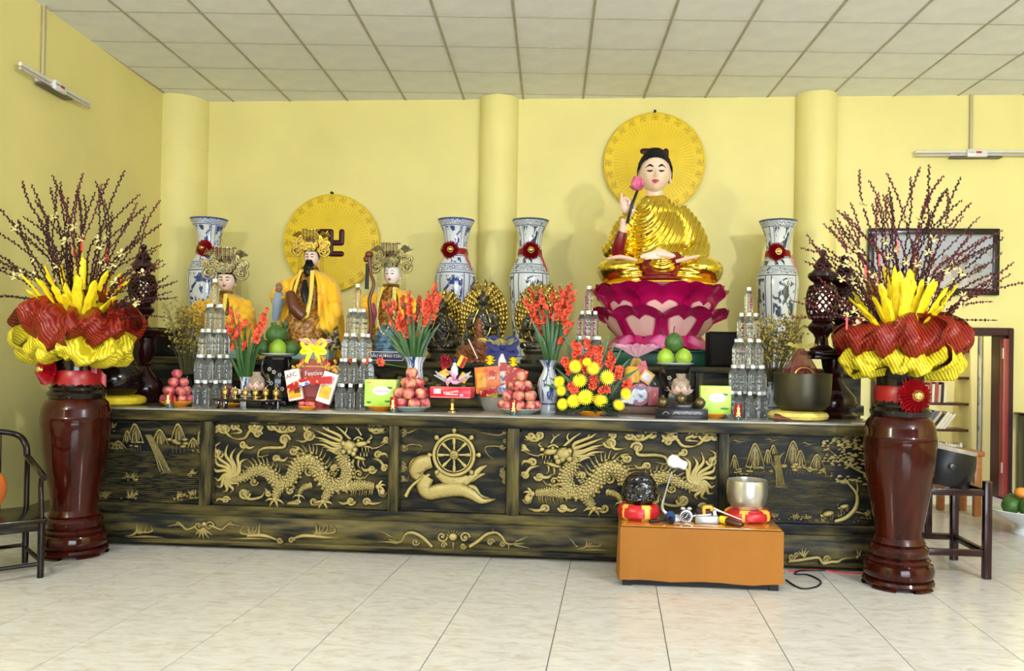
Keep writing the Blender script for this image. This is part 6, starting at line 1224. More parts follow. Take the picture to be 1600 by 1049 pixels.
# tissue boxes
lime = mat('lime_card', (.36, .62, .05), .4, col2=(.50, .72, .16), vscale=9)
def tissue(px, y, lpx, rpx, tpy, lab, plab):
    c = at(px, 620, y); w = at(rpx, 620, y).x - at(lpx, 620, y).x; zb = AT + .03; h = at(px, tpy, y).z - zb; plate(px - 2, y + .02, AT, w * .45, plate_o, plab, .03)
    t = thing('tissue_box', lab, 'box', (c.x, y, zb)); b = MB().box((0, .0, h / 2), (w, .10, h), b=.006); b.v = [(x, yy, z) for x, yy, z in b.v]; obj('carton', b, lime, t); ov = MB().lathe([(0, 0), (1, 0), (1, .002), (0, .002)], 24, M=T(.01, -.0515, h * .58) @ RX(PI / 2) @ SC(w * .28, h * .16, 1)); obj('oval_label', ov, card_w, t)
    text('lettering', 'Hoang Long', .020, mat('print_pink', (.6, .1, .25), .4), t, (.01, -.054, h * .58)); obj('print_top', MB().box((-w * .36, -.0515, h * .88), (w * .14, .002, h * .07)), mat('print_orange', (.8, .3, .1), .4), t)
    for x, z, ww in ((.28, .2, .14), (-.35, .15, .08), (.3, .7, .1)): obj('leaf_print', MB().sph((x * w, -.051, z * h), (ww * w, .002, .04 * h), 10, 6), mat('print_green', (.04, .16, .03), .4), t)
tissue(597, -2.84, 573, 622, 593, 'lime green tissue box on orange dish beside the bottle tower and apples', 'orange dish under the tissue box by the apples'); tissue(1117, -2.86, 1093, 1141, 603, 'lime green tissue box on orange dish beside the black incense set', 'orange dish under the tissue box by the incense set')
# votive glasses
gl_red = mat('votive_red', (.30, .008, .012), .12, coat=.6); gfig = mat('votive_gold', (.85, .55, .12), .35, col2=(.75, .12, .03), vscale=60)
def votive(px, py, y, lab):
    c = at(px, py, y); t = thing('votive_glass', lab, 'candle', (c.x, y, AT), 0, 'small votive glasses on the altar edge'); obj('glass', MB().lathe([(.022, 0), (.024, .004), (.0235, .095), (.021, .098), (.0205, .085), (0, .084)], 24), gl_red, t); obj('foot', MB().lathe([(.0245, 0), (.025, .003), (.0245, .018), (.0242, .02)], 24, cap=False), mat('votive_foot', (.03, .10, .09), .2), t)
    b = MB(); b.sph((0, -.023, .072), (.009, .003, .011), 8, 6); b.sph((0, -.0235, .052), (.008, .003, .016), 8, 6); b.tube([(-.012, -.022, .024), (.012, -.022, .044)], .004, 5); b.tube([(.012, -.022, .024), (-.012, -.022, .044)], .004, 5); obj('gold_figure', b, mat('votive_yellow', (.85, .70, .25), .4), t)
for px, lab in ((265, 'small red votive glass with gold figure before the plum pyramid'), (615, 'small red votive glass with gold figure between tissue box and apples'), (803, 'small red votive glass with gold figure before the apples with blue bow'), (1153, 'small red votive glass with gold figure before the tower by the bell')): votive(px, 640, -2.985, lab)
# offering cups on a low rack
brass = mat('brass', (.62, .44, .13), .2, metal=.9); c = at(386, 632, -2.93); t = thing('cup_rack', 'low dark wooden rack holding six brass cups', 'rack', (c.x, -2.93, AT)); W = at(433, 630, -2.93).x - at(337, 630, -2.93).x
obj('top', MB().box((0, 0, .056), (W, .11, .016), b=.004), dlacq, t)
for x in (-.42, -.30, .36, .46): obj('leg', MB().tube(spl([(x * W, -.035, .05), (x * W + .006, -.045, .025), (x * W, -.04, 0)], 3), [.014, .010, .012], 8), dlacq, t)
for x in (-.42, .46): obj('leg', MB().tube([(x * W, .04, .05), (x * W, .04, 0)], .012, 8), dlacq, t)
for i in range(6):
    u = thing('offering_cup', 'small lidded brass cup standing on the low dark rack', 'cup', (c.x + (-.36 + .165 * i) * W, -2.93, AT + .064), 0, 'brass cups on the rack'); obj('cup', MB().lathe([(.016, 0), (.016, .004), (.006, .010), (.006, .018), (.017, .026), (.020, .038), (.018, .050), (.021, .053), (.019, .056)], 20), brass, u); obj('lid', MB().lathe([(.020, .055), (.016, .062), (.006, .067), (.006, .072), (.004, .078), (0, .08)], 18), brass, u)
q = at(358, 630, -2.80); plate(356, -2.80, AT, .075, plate_o, 'orange saucer half hidden under the cup rack', .02)
b = MB(); rg = random.Random(5)
for k in range(6): a = k; b.tube(spl([(rg.uniform(-.06, .0), .0, .02), (rg.uniform(-.03, .03), -.02, .05 + .01 * k), (.05 + .02 * k, 0, .055)], 3), [.008, .018, .004], 6, flat=.3)
o = obj('paper_offering', b, mat('crumpled_paper', (.70, .68, .62), .5, col2=(.12, .01, .02), vscale=14, contrast=(.45, .5)), loc=(at(352, 620, -2.86).x, -2.80, AT + .03), label='crumpled white and maroon paper offering next to the brass cups', cat='paper', ang=20)
# lotus lamps
lampglass = mat('smoked_glass', (.55, .42, .32), .05, spec=.8, alpha=.40, coat=.4); lpink = mat('lamp_pink_petal', (.82, .45, .45), .35, col2=(.85, .66, .60), vscale=16); lgreen = mat('lamp_green', (.20, .42, .28), .4)
def lotus_lamp(px, basepy, y, z, h, lab):
    c = at(px, 600, y); t = thing('lotus_lamp', lab, 'lamp', (c.x, y, z)); s = h
    obj('stem', MB().lathe([(.22 * s, 0), (.22 * s, .03 * s), (.07 * s, .07 * s), (.06 * s, .2 * s), (.14 * s, .26 * s)], 18), brass, t)
    for k in range(8): obj('sepal', MB().grid(lambda u, v: ((.10 + .30 * v) * s, (u - .5) * .2 * s * sin(PI * (.15 + .8 * v)), (.26 - .02 * v + .05 * v * v) * s), 4, 5, M=RZ(k * PI / 4)), lgreen, t)
    for rg_, (n, r1, zz) in enumerate([(9, .46, .50), (8, .34, .60)]):
        for k in range(n): obj('petal', MB().grid(lambda u, v: ((.14 + (r1 - .14) * v ** .7) * s, (u - .5) * .26 * s * sin(PI * (.2 + .78 * v)), (.27 + (zz - .27) * v ** 1.3) * s), 4, 6, M=RZ(k * 2 * PI / n + rg_ * .3)), lpink, t, ang=80)
    obj('globe', MB().lathe([(.12 * s, .30 * s), (.25 * s, .42 * s), (.31 * s, .58 * s), (.28 * s, .74 * s), (.17 * s, .86 * s), (.15 * s, .92 * s), (.18 * s, 1.0 * s)], 24, cap=False), lampglass, t); obj('burner', MB().lathe([(.05 * s, .28 * s), (.05 * s, .5 * s), (.02 * s, .54 * s), (.015 * s, .62 * s), (0, .64 * s)], 12), brass, t)
lz = AT; lotus_lamp(401, 625, -2.83, AT + .07, .17, 'pink lotus oil lamp with smoked globe behind the brass cups'); obj('lamp_block', MB().box((0, 0, .035), (.10, .10, .07), b=.006), dstand, loc=(at(401, 600, -2.83).x, -2.83, AT), label='small black block under the pink lotus lamp behind the cups', cat='stand')
# black incense set
c = at(1064, 645, -2.96); W = at(1105, 645, -2.96).x - at(1023, 645, -2.96).x; t = thing('incense_stand', 'long black carved stand with three round bronze incense pots', 'stand', (c.x, -2.96, AT)); obj('stand', MB().box((0, 0, .033), (W, .10, .066), b=.004), dstand, t); obj('step', MB().box((0, .01, .078), (W * .40, .09, .03), b=.004), dstand, t)
for x in (-.3, -.1, .1, .3): obj('inlay_line', MB().tube(spl([(x * W - .02, -.0505, .03), (x * W, -.0505, .045), (x * W + .02, -.0505, .03)], 4), .0018, 4), inlay, t)
obronze = mat('old_bronze', (.13, .10, .045), .3, metal=.7)
for x, z in ((-.35, .066), (0, .09), (.36, .066)): b = MB().lathe([(.014, 0), (.018, .004), (.030, .016), (.036, .034), (.032, .05), (.022, .058), (.024, .062), (.016, .064), (.008, .07), (.006, .078), (0, .08)], 22, (x * W, 0, z)); obj('incense_pot', b, obronze, t)
lotus_lamp(1064, 640, -2.86, AT + .09, .19, 'pink lotus oil lamp with clear globe above the incense pots'); obj('lamp_block', MB().box((0, 0, .045), (.09, .07, .09), b=.006), dstand, loc=(at(1064, 600, -2.86).x, -2.86, AT), label='small black block under the pink lotus lamp above the incense pots', cat='stand')
# ================================================================ bells, drum and lanterns at the altar ends
bellm = mat('dark_bell_bronze', (.030, .028, .020), .38, metal=.6, col2=(.075, .066, .036), vscale=4); cush_y = mat('yellow_cushion', (.72, .55, .02), .45, var=.2, vscale=20); cush_p = mat('pale_yellow_cushion', (.72, .58, .14), .5, var=.2, vscale=20)
by = -2.84; c = at(1252, 640, by); kb = (at(1262, 620, by) - at(1252, 620, by)).x / 10; zc = AT
o = obj('cushion', MB().lathe([(0, .0), (34 * kb, 0), (44 * kb, .012), (47 * kb, .03), (44 * kb, .05), (36 * kb, .06), (0, .058)], 64, rf=lambda a, t: 1 + .012 * sin(30 * a) + (.05 * cos(a - PI))), cush_p, loc=(c.x - .01, by, zc), label='pale yellow round cushion under the big bronze bell', cat='cushion')
bh_ = at(1252, 584, by).z - AT - .06; t = thing('bronze_bell', 'big dark bronze singing bell bowl on pale yellow cushion', 'bell', (c.x + .005, by, AT + .06)); R = 45 * kb
obj('bowl', MB().lathe([(R * .62, 0), (R * .80, .01), (R * .93, bh_ * .18), (R * .98, bh_ * .45), (R * 1.0, bh_ * .8), (R * 1.01, bh_), (R * .98, bh_ + .004), (R * .95, bh_), (R * .93, bh_ * .4), (R * .8, .03), (0, .02)], 64), bellm, t)
g0 = at(1212, 644, -3.02); g1 = at(1236, 652, -3.06); b = MB(); b.tube(spl([(g0.x, -3.00, AT + .022), ((g0.x * .6 + g1.x * .4), -3.02, AT + .02), (g1.x, -3.05, AT + .012)], 5), [.026, .025, .011, .008], 12); obj('bell_striker', b, brownw, label='dark wooden striker lying in front of the pale yellow cushion', cat='striker')
# red gift in the bell
t = thing('gift_bag', 'red cellophane gift bag standing in the big bronze bell', 'gift', (c.x + .0, by + .02, AT + .085)); hg = at(1253, 545, by).z - t.location.z
wrap(t, hg, .10, .13, cello_r, 21, .8); obj('red_jar', MB().lathe([(.06, 0), (.075, .03), (.08, hg * .5), (.05, hg * .7), (0, hg * .72)], 24, (0, 0, .0)), gift_red, t); puff(t, hg, .08, .05, cello_y, 22); b = MB().tube([(.055 * cos(a), -.09, hg * .55 + .045 * sin(a)) for a in [2 * PI * i / 20 for i in range(20)]], .006, 6, closed=True); obj('hoop', b, gold_t, t)
# left: dark wooden drum on a yellow cushion
c = at(178, 625, -2.86); obj('cushion', MB().lathe([(0, .0), (.17, 0), (.195, .015), (.20, .035), (.19, .055), (.16, .066), (0, .066)], 48, rf=lambda a, t: 1 + .01 * sin(24 * a)), cush_y, loc=(c.x, -2.86, AT), label='bright yellow round cushion under the dark wooden drum', cat='cushion')
t = thing('wooden_drum', 'dark wooden drum on bright yellow cushion behind the floor vase', 'drum', (c.x, -2.86, AT + .067)); obj('body', MB().lathe([(.11, 0), (.15, .03), (.175, .09), (.17, .15), (.14, .20), (.10, .225), (0, .235)], 40), dlacq, t); obj('handle', MB().tube(spl([(-.05, 0, .225), (-.04, 0, .26), (.04, 0, .26), (.05, 0, .225)], 4), .014, 8), dlacq, t); obj('sound_slit', MB().box((0, -.165, .10), (.20, .02, .012), b=.004), blk, t)
# lanterns
glow = mat('lantern_glow', (1, .85, .6), .5, emit=(1, .80, .48), estr=9); glow_off = mat('lantern_paper', (.75, .62, .40), .6, emit=(1, .8, .5), estr=.5)
dark_turn = mat('dark_red_turned', (.016, .0025, .003), .16, coat=.15)
def lantern(px, y, zb, toppy, lab, s=1.0, lit=True):
    c = at(px, 500, y); H = at(px, toppy, y).z - zb; t = thing('lantern', lab, 'lantern', (c.x, y, zb)); r = .095 * s
    low = [(r * .75, 0), (r * .8, .02 * H), (r * .5, .05 * H), (r * .42, .12 * H), (r * .55, .16 * H), (r * .85, .20 * H), (r * .95, .235 * H), (r * .75, .27 * H), (r * .62, .29 * H), (r * .72, .31 * H), (r * .8, .325 * H)]
    obj('base', MB().lathe(low, 32), dark_turn, t)
    top = [(r * .80, .62 * H), (r * .62, .645 * H), (r * .55, .665 * H), (r * .80, .69 * H), (r * .98, .725 * H), (r * .95, .755 * H), (r * .6, .79 * H), (r * .55, .81 * H), (r * .66, .83 * H), (r * .5, .86 * H), (r * .3, .90 * H), (r * .18, .915 * H), (r * .15, .925 * H), (r * .26, .95 * H), (r * .25, .98 * H), (0, H)]
    obj('finial', MB().lathe(top, 32), dark_turn, t)
    gp = [(.80, .32), (.92, .36), (1.0, .42), (1.02, .47), (1.0, .52), (.94, .57), (.82, .625)]
    def rr(v): x = v * 6; i = min(int(x), 5); f = x - i; return (gp[i][0] + (gp[i + 1][0] - gp[i][0]) * f) * r, (gp[i][1] + (gp[i + 1][1] - gp[i][1]) * f) * H
    b = MB(); n = 16
    for d in (-1, 1):
        for k in range(n): b.tube([(rr(v)[0] * cos(2 * PI * k / n + d * v * 1.6), rr(v)[0] * sin(2 * PI * k / n + d * v * 1.6), rr(v)[1]) for v in [i / 9 for i in range(10)]], .0085 * s, 5)
    for v in (0, .12, .88, 1): b.tube([(rr(v)[0] * cos(a), rr(v)[0] * sin(a), rr(v)[1]) for a in [2 * PI * i / 28 for i in range(28)]], .010 * s, 6, closed=True)
    obj('lattice_globe', b, dark_turn, t)
    obj('bulb', MB().lathe([(0, .36 * H), (r * .25, .40 * H), (r * .36, .46 * H), (r * .25, .53 * H), (0, .56 * H)], 16), glow if lit else glow_off, t)
    if lit:
        l = bpy.data.lights.new('lantern_light', 'POINT'); l.energy = 2.2; l.color = (1, .78, .45); l.shadow_soft_size = .03; o = bpy.data.objects.new('lantern_light', l); COL.objects.link(o); o.parent = t; o.location = (0, 0, .58 * H)
    return t
def pedestal(px, y, toppy, lab, w=.34):
    c = at(px, 600, y); H = at(px, toppy, y).z - AT; t = thing('lantern_stand', lab, 'stand', (c.x, y, AT)); obj('top', MB().box((0, 0, H - .014), (w, .42, .028), b=.008), dark_turn, t); obj('apron', MB().box((0, 0, H - .04), (w * .86, .20, .03), b=.006), dark_turn, t)
    pr = [(.15, 0), (.155, .02), (.13, .04), (.135, .055), (.15, .09), (.14, .14), (.10, .19), (.065, .23), (.05, .26), (.062, .275), (.05, .29), (.075, .33), (.085, H * .88), (.06, H - .05)]; obj('baluster', MB().lathe([(r, min(z, H - .05)) for r, z in pr], 32, sy=.8), dark_turn, t); return AT + H
zt = pedestal(1303, -2.55, 549, 'dark red turned pedestal carrying two lanterns at the bell end of the altar', .36)
lantern(1284, -2.66, zt, 389, 'lit dark red lattice lantern standing next to the tall pine tree vase', 1.0, True); lantern(1318, -2.46, zt, 398, 'dark red lattice lantern half hidden behind wine-red willow branches', .95, False)
zt = pedestal(222, -2.50, 515, 'dark red turned pedestal carrying a lantern at the plum end of the altar', .26)
lantern(222, -2.50, zt, 381, 'dark red lattice lantern on pedestal behind blackish willow branches', .92, False)
# black boxes on the rear tier
c = at(1133, 572, -1.9); t = thing('black_speaker', 'black loudspeaker box on the rear tier beside the magenta lotus', 'speaker', (c.x, -1.75, T2)); obj('cabinet', MB().box((0, 0, .135), (.24, .24, .27), b=.01), mat('speaker_black', (.004, .004, .005), .6, spec=.1), t); obj('grille', MB().box((0, -.121, .135), (.20, .006, .23), b=.003), mat('speaker_grille', (.010, .010, .012), .8, bump=.5, bscale=200), t)
c = at(238, 560, -2.0); t = thing('black_cabinet', 'low black cabinet on the rear tier behind the dried flowers', 'cabinet', (at(228, 560, -1.9).x, -1.9, T2)); obj('body', MB().box((0, 0, .11), (.42, .40, .21), b=.01), mat('cabinet_black', (.007, .006, .006), .3), t); obj('top', MB().box((0, 0, .222), (.46, .44, .02), b=.006), mat('cabinet_black', (.007, .006, .006), .3), t)
for x in (-.1, .1): o = obj('door', MB().box((x, -.203, .11), (.19, .012, .17), b=.004), mat('cabinet_black', (.007, .006, .006), .3), t); obj('knob', MB().sph((x * .3, -.215, .11), .008, 8, 6), brass, o)
# ================================================================ low table with orange cloth
TYF, TYB = -3.57, -3.14; xl, xr = .062, .945; TZ = at(1095, 827, TYF).z
t = thing('low_table', 'low table draped in plain orange cloth with glass top before the altar', 'table', ((xl + xr) / 2, (TYF + TYB) / 2, 0)); wx, wy = (xr - xl) / 2, (TYB - TYF) / 2
clothm = mat('orange_cloth', (.275, .10, .003), .75, var=.07, vscale=3)
for sx in (-1, 1):
    for sy in (-1, 1): obj('leg', MB().box((sx * (wx - .04), sy * (wy - .04), (TZ - .02) / 2), (.05, .05, TZ - .02)), mat('table_leg', (.010, .007, .006), .5), t)
obj('table_board', MB().box((0, 0, TZ - .02), (wx * 2 - .01, wy * 2 - .01, .025)), brownw, t)
obj('lower_panel', MB().box((0, -wy + .035, .16), (wx * 2 - .06, .02, .31)), mat('table_leg', (.010, .007, .006), .5), t)
b = MB(); per = [(-wx, -wy), (wx, -wy), (wx, wy), (-wx, wy)]; pts = []
for i in range(4):
    a, c2 = per[i], per[(i + 1) % 4]; n = 40 if i % 2 == 0 else 20
    for k in range(n): pts.append((a[0] + (c2[0] - a[0]) * k / n, a[1] + (c2[1] - a[1]) * k / n, i, k / n))
NP = len(pts); rows = 12; vs = []
for r in range(rows):
    v = r / (rows - 1)
    for j, (x, y, i, f) in enumerate(pts):
        nx, ny = [(0, -1), (1, 0), (0, 1), (-1, 0)][i]; e = .007 * v * max(0, sin(j * .62)) ** 3 + .005 * v * sin(j * .23 + 1) + .005 * v; z = TZ - .002 - v * (TZ - .040 - .004 * sin(j * .35)); vs.append((x + nx * (e + .006), y + ny * (e + .006), z))
fs = [(r * NP + j, r * NP + (j + 1) % NP, (r + 1) * NP + (j + 1) % NP, (r + 1) * NP + j) for r in range(rows - 1) for j in range(NP)]; fs.append(tuple(range(NP))[::-1]); b.add(vs, fs)
cl = obj('tablecloth', b, clothm, loc=t.location, label='plain orange cloth hanging nearly to the floor over the low table', cat='tablecloth', ang=50)
TT = TZ + .009; tglass = mat('table_glass', (.45, .17, .015), .03, spec=.9, coat=1)
obj('glass_sheet', MB().box((0, 0, 0), (wx * 2 - .01, wy * 2 - .01, .007), b=.002), tglass, loc=(t.location.x, t.location.y, TZ + .0045), label='glossy glass sheet lying on the orange cloth of the low table', cat='glass sheet')
cush_r = mat('red_cushion', (.42, .005, .012), .35); cush_g = mat('gold_cushion_patch', (.75, .42, .06), .4)
def cushion(px, y, r, h, lab, n=6, ph=0):
    c = at(px, 800, y); o = thing('cushion', lab, 'cushion', (c.x, y, TT)); pr = [(0, 0), (r * .8, 0), (r * .97, h * .2), (r, h * .5), (r * .95, h * .8), (r * .8, h), (0, h * .95)]
    b = MB().lathe(pr, 48); k = 48
    for fi, f in enumerate(b.f):
        q = [Vector(b.v[i]) for i in f]; m = sum(q, Vector()) / len(q); a = (math.atan2(m.y, m.x) + ph) % (2 * PI) / (2 * PI) * n; fr = abs(a - int(a) - .5); hh = abs(m.z / h - .5)
        if fr < hh * .42 + .02 and m.length > r * .6: b.m[fi] = 1
    obj('pad', b, [cush_r, cush_g], o); return o
cy1 = -3.36; cushion(998, cy1, .122, .088, 'red and gold cushion under the black wooden fish', 5, .55)
c = at(999, 790, cy1); t = thing('wooden_fish', 'glossy black carved wooden fish drum on red and gold cushion', 'drum', (c.x, cy1, TT + .08)); hf = at(999, 738, cy1).z - t.location.z; b = MB(); b.sph((0, 0, hf * .50), (.102, .095, hf * .52), 28, 20); b.sph((0, .0, hf * .28), (.108, .10, hf * .30), 28, 16); mb_ = organic(b, .006, 4)
def carve(v):
    x, y, z = v; a = math.hypot(x / .06, (z - hf * .50) / (hf * .32)); d = -.012 * math.exp(-((a - .6) / .4) ** 2) if y < 0 else 0
    return d + (.004 * sin(z * 190 + 8 * abs(x) * 10) * (1 if y < -.02 and a > .95 else 0))
obj('body', displaced(mb_, carve), mat('black_gloss', (.006, .004, .005), .13, coat=.7), t, ang=180)
for sd in (-1, 1): obj('carved_scroll', MB().tube([(sd * .055 + .022 * (1 - .6 * q) * cos(q * 8), -.088 + .0 * q, hf * .27 + .022 * (1 - .6 * q) * sin(q * 8)) for q in [i / 12 for i in range(13)]], .005, 6), MAT['black_gloss'], t)
obj('carved_brow', MB().tube(spl([(-.06, -.075, hf * .72), (-.03, -.088, hf * .78), (0, -.085, hf * .74), (.03, -.088, hf * .78), (.06, -.075, hf * .72)], 4), .007, 6), MAT['black_gloss'], t)
cy2 = -3.32; cushion(1168, cy2, .135, .070, 'red and gold cushion under the steel bell bowl', 5, .0)
c = at(1167, 795, cy2); t = thing('bell_bowl', 'brushed steel bell bowl on red and gold cushion', 'bell', (c.x, cy2, TT + .066)); hb2 = at(1167, 750, cy2).z - t.location.z; R = (at(1200, 770, cy2).x - at(1134, 770, cy2).x) / 2 / 1.03
obj('bowl', MB().lathe([(R * .60, 0), (R * .78, .008), (R * .93, hb2 * .25), (R * 1.0, hb2 * .55), (R * .99, hb2 * .85), (R * .96, hb2), (R * .93, hb2 + .002), (R * .92, hb2 * .9), (R * .93, hb2 * .5), (R * .75, .02), (0, .015)], 56), mat('brushed_steel', (.55, .53, .49), .30, metal=.9, var=.12, vscale=6, stretch=(1, 1, .2)), t)
def P3(px, py, y, z=None): q = at(px, py, y); return Vector((q.x, y, q.z if z is None else z))
st = thing('microphone', 'white foam microphone on thin gooseneck stand with white base', 'microphone', P3(1056, 806, -3.40, TT)); O3 = -st.location; white_pl = mat('white_plastic', (.80, .80, .80), .35)
b = MB(); b.sph((0, 0, .012), (.045, .05, .022), 16, 10); b.v = [(x, y, max(0, z)) for x, y, z in b.v]; obj('base', b, white_pl, st); b = MB().tube(spl([(-.03, 0, .02), P3(1035, 795, -3.40) + O3, P3(1040, 770, -3.40) + O3, P3(1050, 737, -3.40) + O3], 5), [.014, .010, .005, .005], 8); obj('gooseneck', b, mat('steel_rod', (.45, .45, .46), .3, metal=.8), st)
b = MB(); a_, c_ = P3(1049, 720, -3.40) + O3, P3(1070, 728, -3.42) + O3; b.tube(spl([a_ - (c_ - a_) * .25, a_, a_.lerp(c_, .4), a_.lerp(c_, .6), c_, c_ + (c_ - a_) * .15], 3), [.016, .036, .038, .030, .025, .026, .014], 14); obj('foam_head', b, white_pl, st, ang=60)
b = MB(); p0, p1 = P3(1015, 820, -3.52, TT + .012), P3(1045, 807, -3.47, TT + .022); t = thing('mallet', 'black stick mallet with blue wrapped head lying on the glass', 'mallet', p0); b.tube([(0, 0, 0), p1 - p0], .010, 10); obj('handle', b, blk, t)
b = MB(); q = P3(1048, 806, -3.47, TT + .030) - p0; b.tube([q + Vector((0, -.035, -.004)), q + Vector((0, .02, .006))], [.024, .028], 14); obj('blue_head', b, mat('blue_tape', (.01, .06, .22), .35), t); b = MB().tube([q + Vector((0, -.06, -.012)), q + Vector((0, -.03, -.004))], [.016, .022], 12); obj('black_tip', b, blk, t)
t = thing('alarm_clock', 'small silver alarm clock with dark dial on the low table', 'clock', P3(1072, 806, -3.45, TT)); b = MB(); b.lathe([(.030, -.018), (.036, -.016), (.036, .016), (.030, .018)], 32, M=T(0, 0, .038) @ RX(PI / 2)); obj('case', b, mat('silver_case', (.65, .65, .66), .25, metal=.7), t); obj('dial', MB().lathe([(0, .0), (.028, 0), (.028, .003), (0, .003)], 28, M=T(0, -.0175, .038) @ RX(PI / 2)), blk, t)
for k in range(12): a = k * PI / 6; obj('hour_mark', MB().box((.022 * cos(a), -.022, .038 + .022 * sin(a)), (.004, .002, .004)), white_pl, t)
obj('hand', MB().tube([(0, -.023, .038), (.008, -.023, .055)], .0016, 4), white_pl, t); obj('hand', MB().tube([(0, -.023, .038), (-.010, -.023, .032)], .0018, 4), white_pl, t)
for sd in (-1, 1): obj('bell_cap', MB().sph((sd * .018, 0, .080), (.015, .014, .010), 12, 8), MAT['silver_case'], t); obj('foot', MB().tube([(sd * .018, 0, .012), (sd * .024, 0, 0)], .004, 6), MAT['silver_case'], t)
t = thing('tool_box', 'small grey metal case with orange clip behind the striker', 'case', P3(1103, 808, -3.42, TT)); W = P3(1122, 800, -3.42).x - P3(1086, 800, -3.42).x; obj('case', MB().box((0, 0, .022), (W, .10, .044), b=.005), mat('grey_metal_case', (.32, .32, .30), .3, metal=.5), t); obj('dark_tray', MB().box((-.01, .015, .058), (W * .7, .06, .028), b=.004), mat('dark_tray', (.03, .012, .014), .4), t); obj('pale_edge', MB().box((-.02, -.03, .048), (W * .8, .012, .007), b=.002, M=RY(-.12)), white_pl, t)
b = MB(); b.tube(spl([(-.012, -.02, .05), (-.012, -.02, .085), (.025, -.02, .088), (.028, -.02, .07)], 3), [.009, .011, .011, .007], 8); obj('orange_clip', b, mat('orange_clip', (.78, .36, .03), .4), t); obj('white_clip', MB().tube([(.05, -.01, .04), (.045, -.01, .07)], .010, 8), white_pl, t)
p0, p1 = P3(1126, 796, -3.44, TT + .024), P3(1161, 821, -3.545, TT + .016); t = thing('bell_stick', 'dark red bell striker with yellow wrapped end lying across the glass', 'striker', p0); d = p1 - p0; obj('shaft', MB().tube([d * .28, d * .9, d * 1.0], [.022, .016, .010], 14), mat('dark_red_stick', (.05, .004, .008), .2, coat=.4), t); obj('yellow_wrap', MB().tube([d * 0, d * .30], [.021, .023], 14), cush_y, t)
p0, p1 = P3(1115, 781, -3.40, TT + .075), P3(1158, 818, -3.50, TT + .036); t = thing('chopstick_mallet', 'thin pale wooden stick leaning over the yellow-ended striker', 'stick', p0); obj('rod', MB().tube([(0, 0, 0), (p1 - p0) * .3, p1 - p0], [.009, .005, .004], 8), mat('pale_wood_stick', (.60, .56, .46), .4), t)
# ================================================================ dark round-back armchair (left)
cw = mat('chair_wood', (.007, .0035, .003), .22, coat=.1); p = atz(63, 903, 0); t = thing('armchair', 'dark polished wooden armchair with rounded back standing beside the floor vase', 'chair', (p.x, p.y, 0), -.75); t.scale = (.80, -.80, .76)
sw, sd_ = .52, .52    # seat reaches back (-x) and away (+y)
legs = [(0, 0), (0, sw), (-sd_, 0), (-sd_, sw)]
for (x, y) in legs: obj('leg', MB().tube([(x, y, 0), (x, y, .22), (x, y, .42)], [.021, .022, .024], 10), cw, t)
obj('seat', MB().box((-sd_ / 2, sw / 2, .415), (sd_ + .06, sw + .06, .035), b=.01), cw, t); obj('apron', MB().box((-sd_ / 2, 0, .37), (sd_, .02, .06), b=.005), cw, t); obj('apron', MB().box((0, sw / 2, .37), (.02, sw, .06), b=.005), cw, t)
for (a, c2) in (((0, 0, .12), (-sd_, 0, .12)), ((0, 0, .10), (0, sw, .10)), ((-sd_, 0, .14), (-sd_, sw, .14)), ((0, sw, .12), (-sd_, sw, .12))): obj('stretcher', MB().tube([a, c2], .015, 8), cw, t)
for y in (0, sw):
    obj('arm_post', MB().tube(spl([(0, y, .42), (-.03, y, .55), (-.05, y, .66), (-.02, y, .735)], 4), [.016, .017, .016, .018], 10), cw, t); obj('arm', MB().tube(spl([(.04, y, .725), (-.04, y, .745), (-.25, y, .78), (-.42, y + (.02 if y == 0 else -.02), .84)], 5), [.024, .022, .021, .022], 10), cw, t); obj('back_post', MB().tube(spl([(-sd_, y, .42), (-sd_ - .0, y, .7), (-sd_ + .06, y + (.01 if y == 0 else -.01), .86)], 4), .018, 10), cw, t)
obj('back_rail', MB().tube(spl([(-.42, .02, .84), (-.44, .03, .93), (-.50, .08, 1.0), (-.54, sw / 2, 1.03), (-.50, sw - .08, 1.0), (-.44, sw - .03, .93), (-.42, sw - .02, .84)], 6), .022, 10), cw, t)
sp = obj('splat', MB().box((-.525, sw / 2, .72), (.016, .20, .58), b=.004), cw, t); 
for k in range(5): obj('carved_curl', MB().tube([(-.513, sw / 2 + .04 * (1 - .7 * q) * cos(q * 9), .55 + .1 * k + .04 * (1 - .7 * q) * sin(q * 9)) for q in [i / 12 for i in range(13)]], .005, 5), brass, sp)
orc = mat('orange_cushion', (.75, .18, .03), .7); cu = thing('chair_cushion', 'orange cushion leaning against the back of the dark armchair', 'cushion', (p.x - .36, p.y + .05, .335)); b = MB(); b.sph((0, 0, .12), (.04, .14, .12), 20, 14); obj('pad', b, orc, cu)
# ================================================================ right: stand with black drum
mw = mat('maroon_wood', (.018, .004, .005), .25, coat=.2); pr_ = atz(1541, 905, 0); t = thing('drum_stand', 'dark maroon square wooden stand carrying the black barrel drum', 'stand', (pr_.x, pr_.y, 0)); W = .50; D = .46
zr = at(1541, 752, pr_.y).z; zs = at(1541, 768, pr_.y).z
for (x, y, h) in ((0, 0, zr), (-W, 0, zr), (0, D, zr), (-W, D, zr)): obj('post', MB().box((x, y, h / 2), (.045, .045, h), b=.006), mw, t)
for z in (zs - .01, .15):
    for y in (0, D): obj('rail', MB().box((-W / 2, y, z), (W, .03, .04), b=.005), mw, t)
    for x in (0, -W): obj('side_rail', MB().box((x, D / 2, z), (.03, D, .04), b=.005), mw, t)
for x in (-W * .33, -W * .62): obj('slat', MB().box((x, D * .98, (zs + .15) / 2), (.045, .02, zs - .15), b=.004), mw, t)
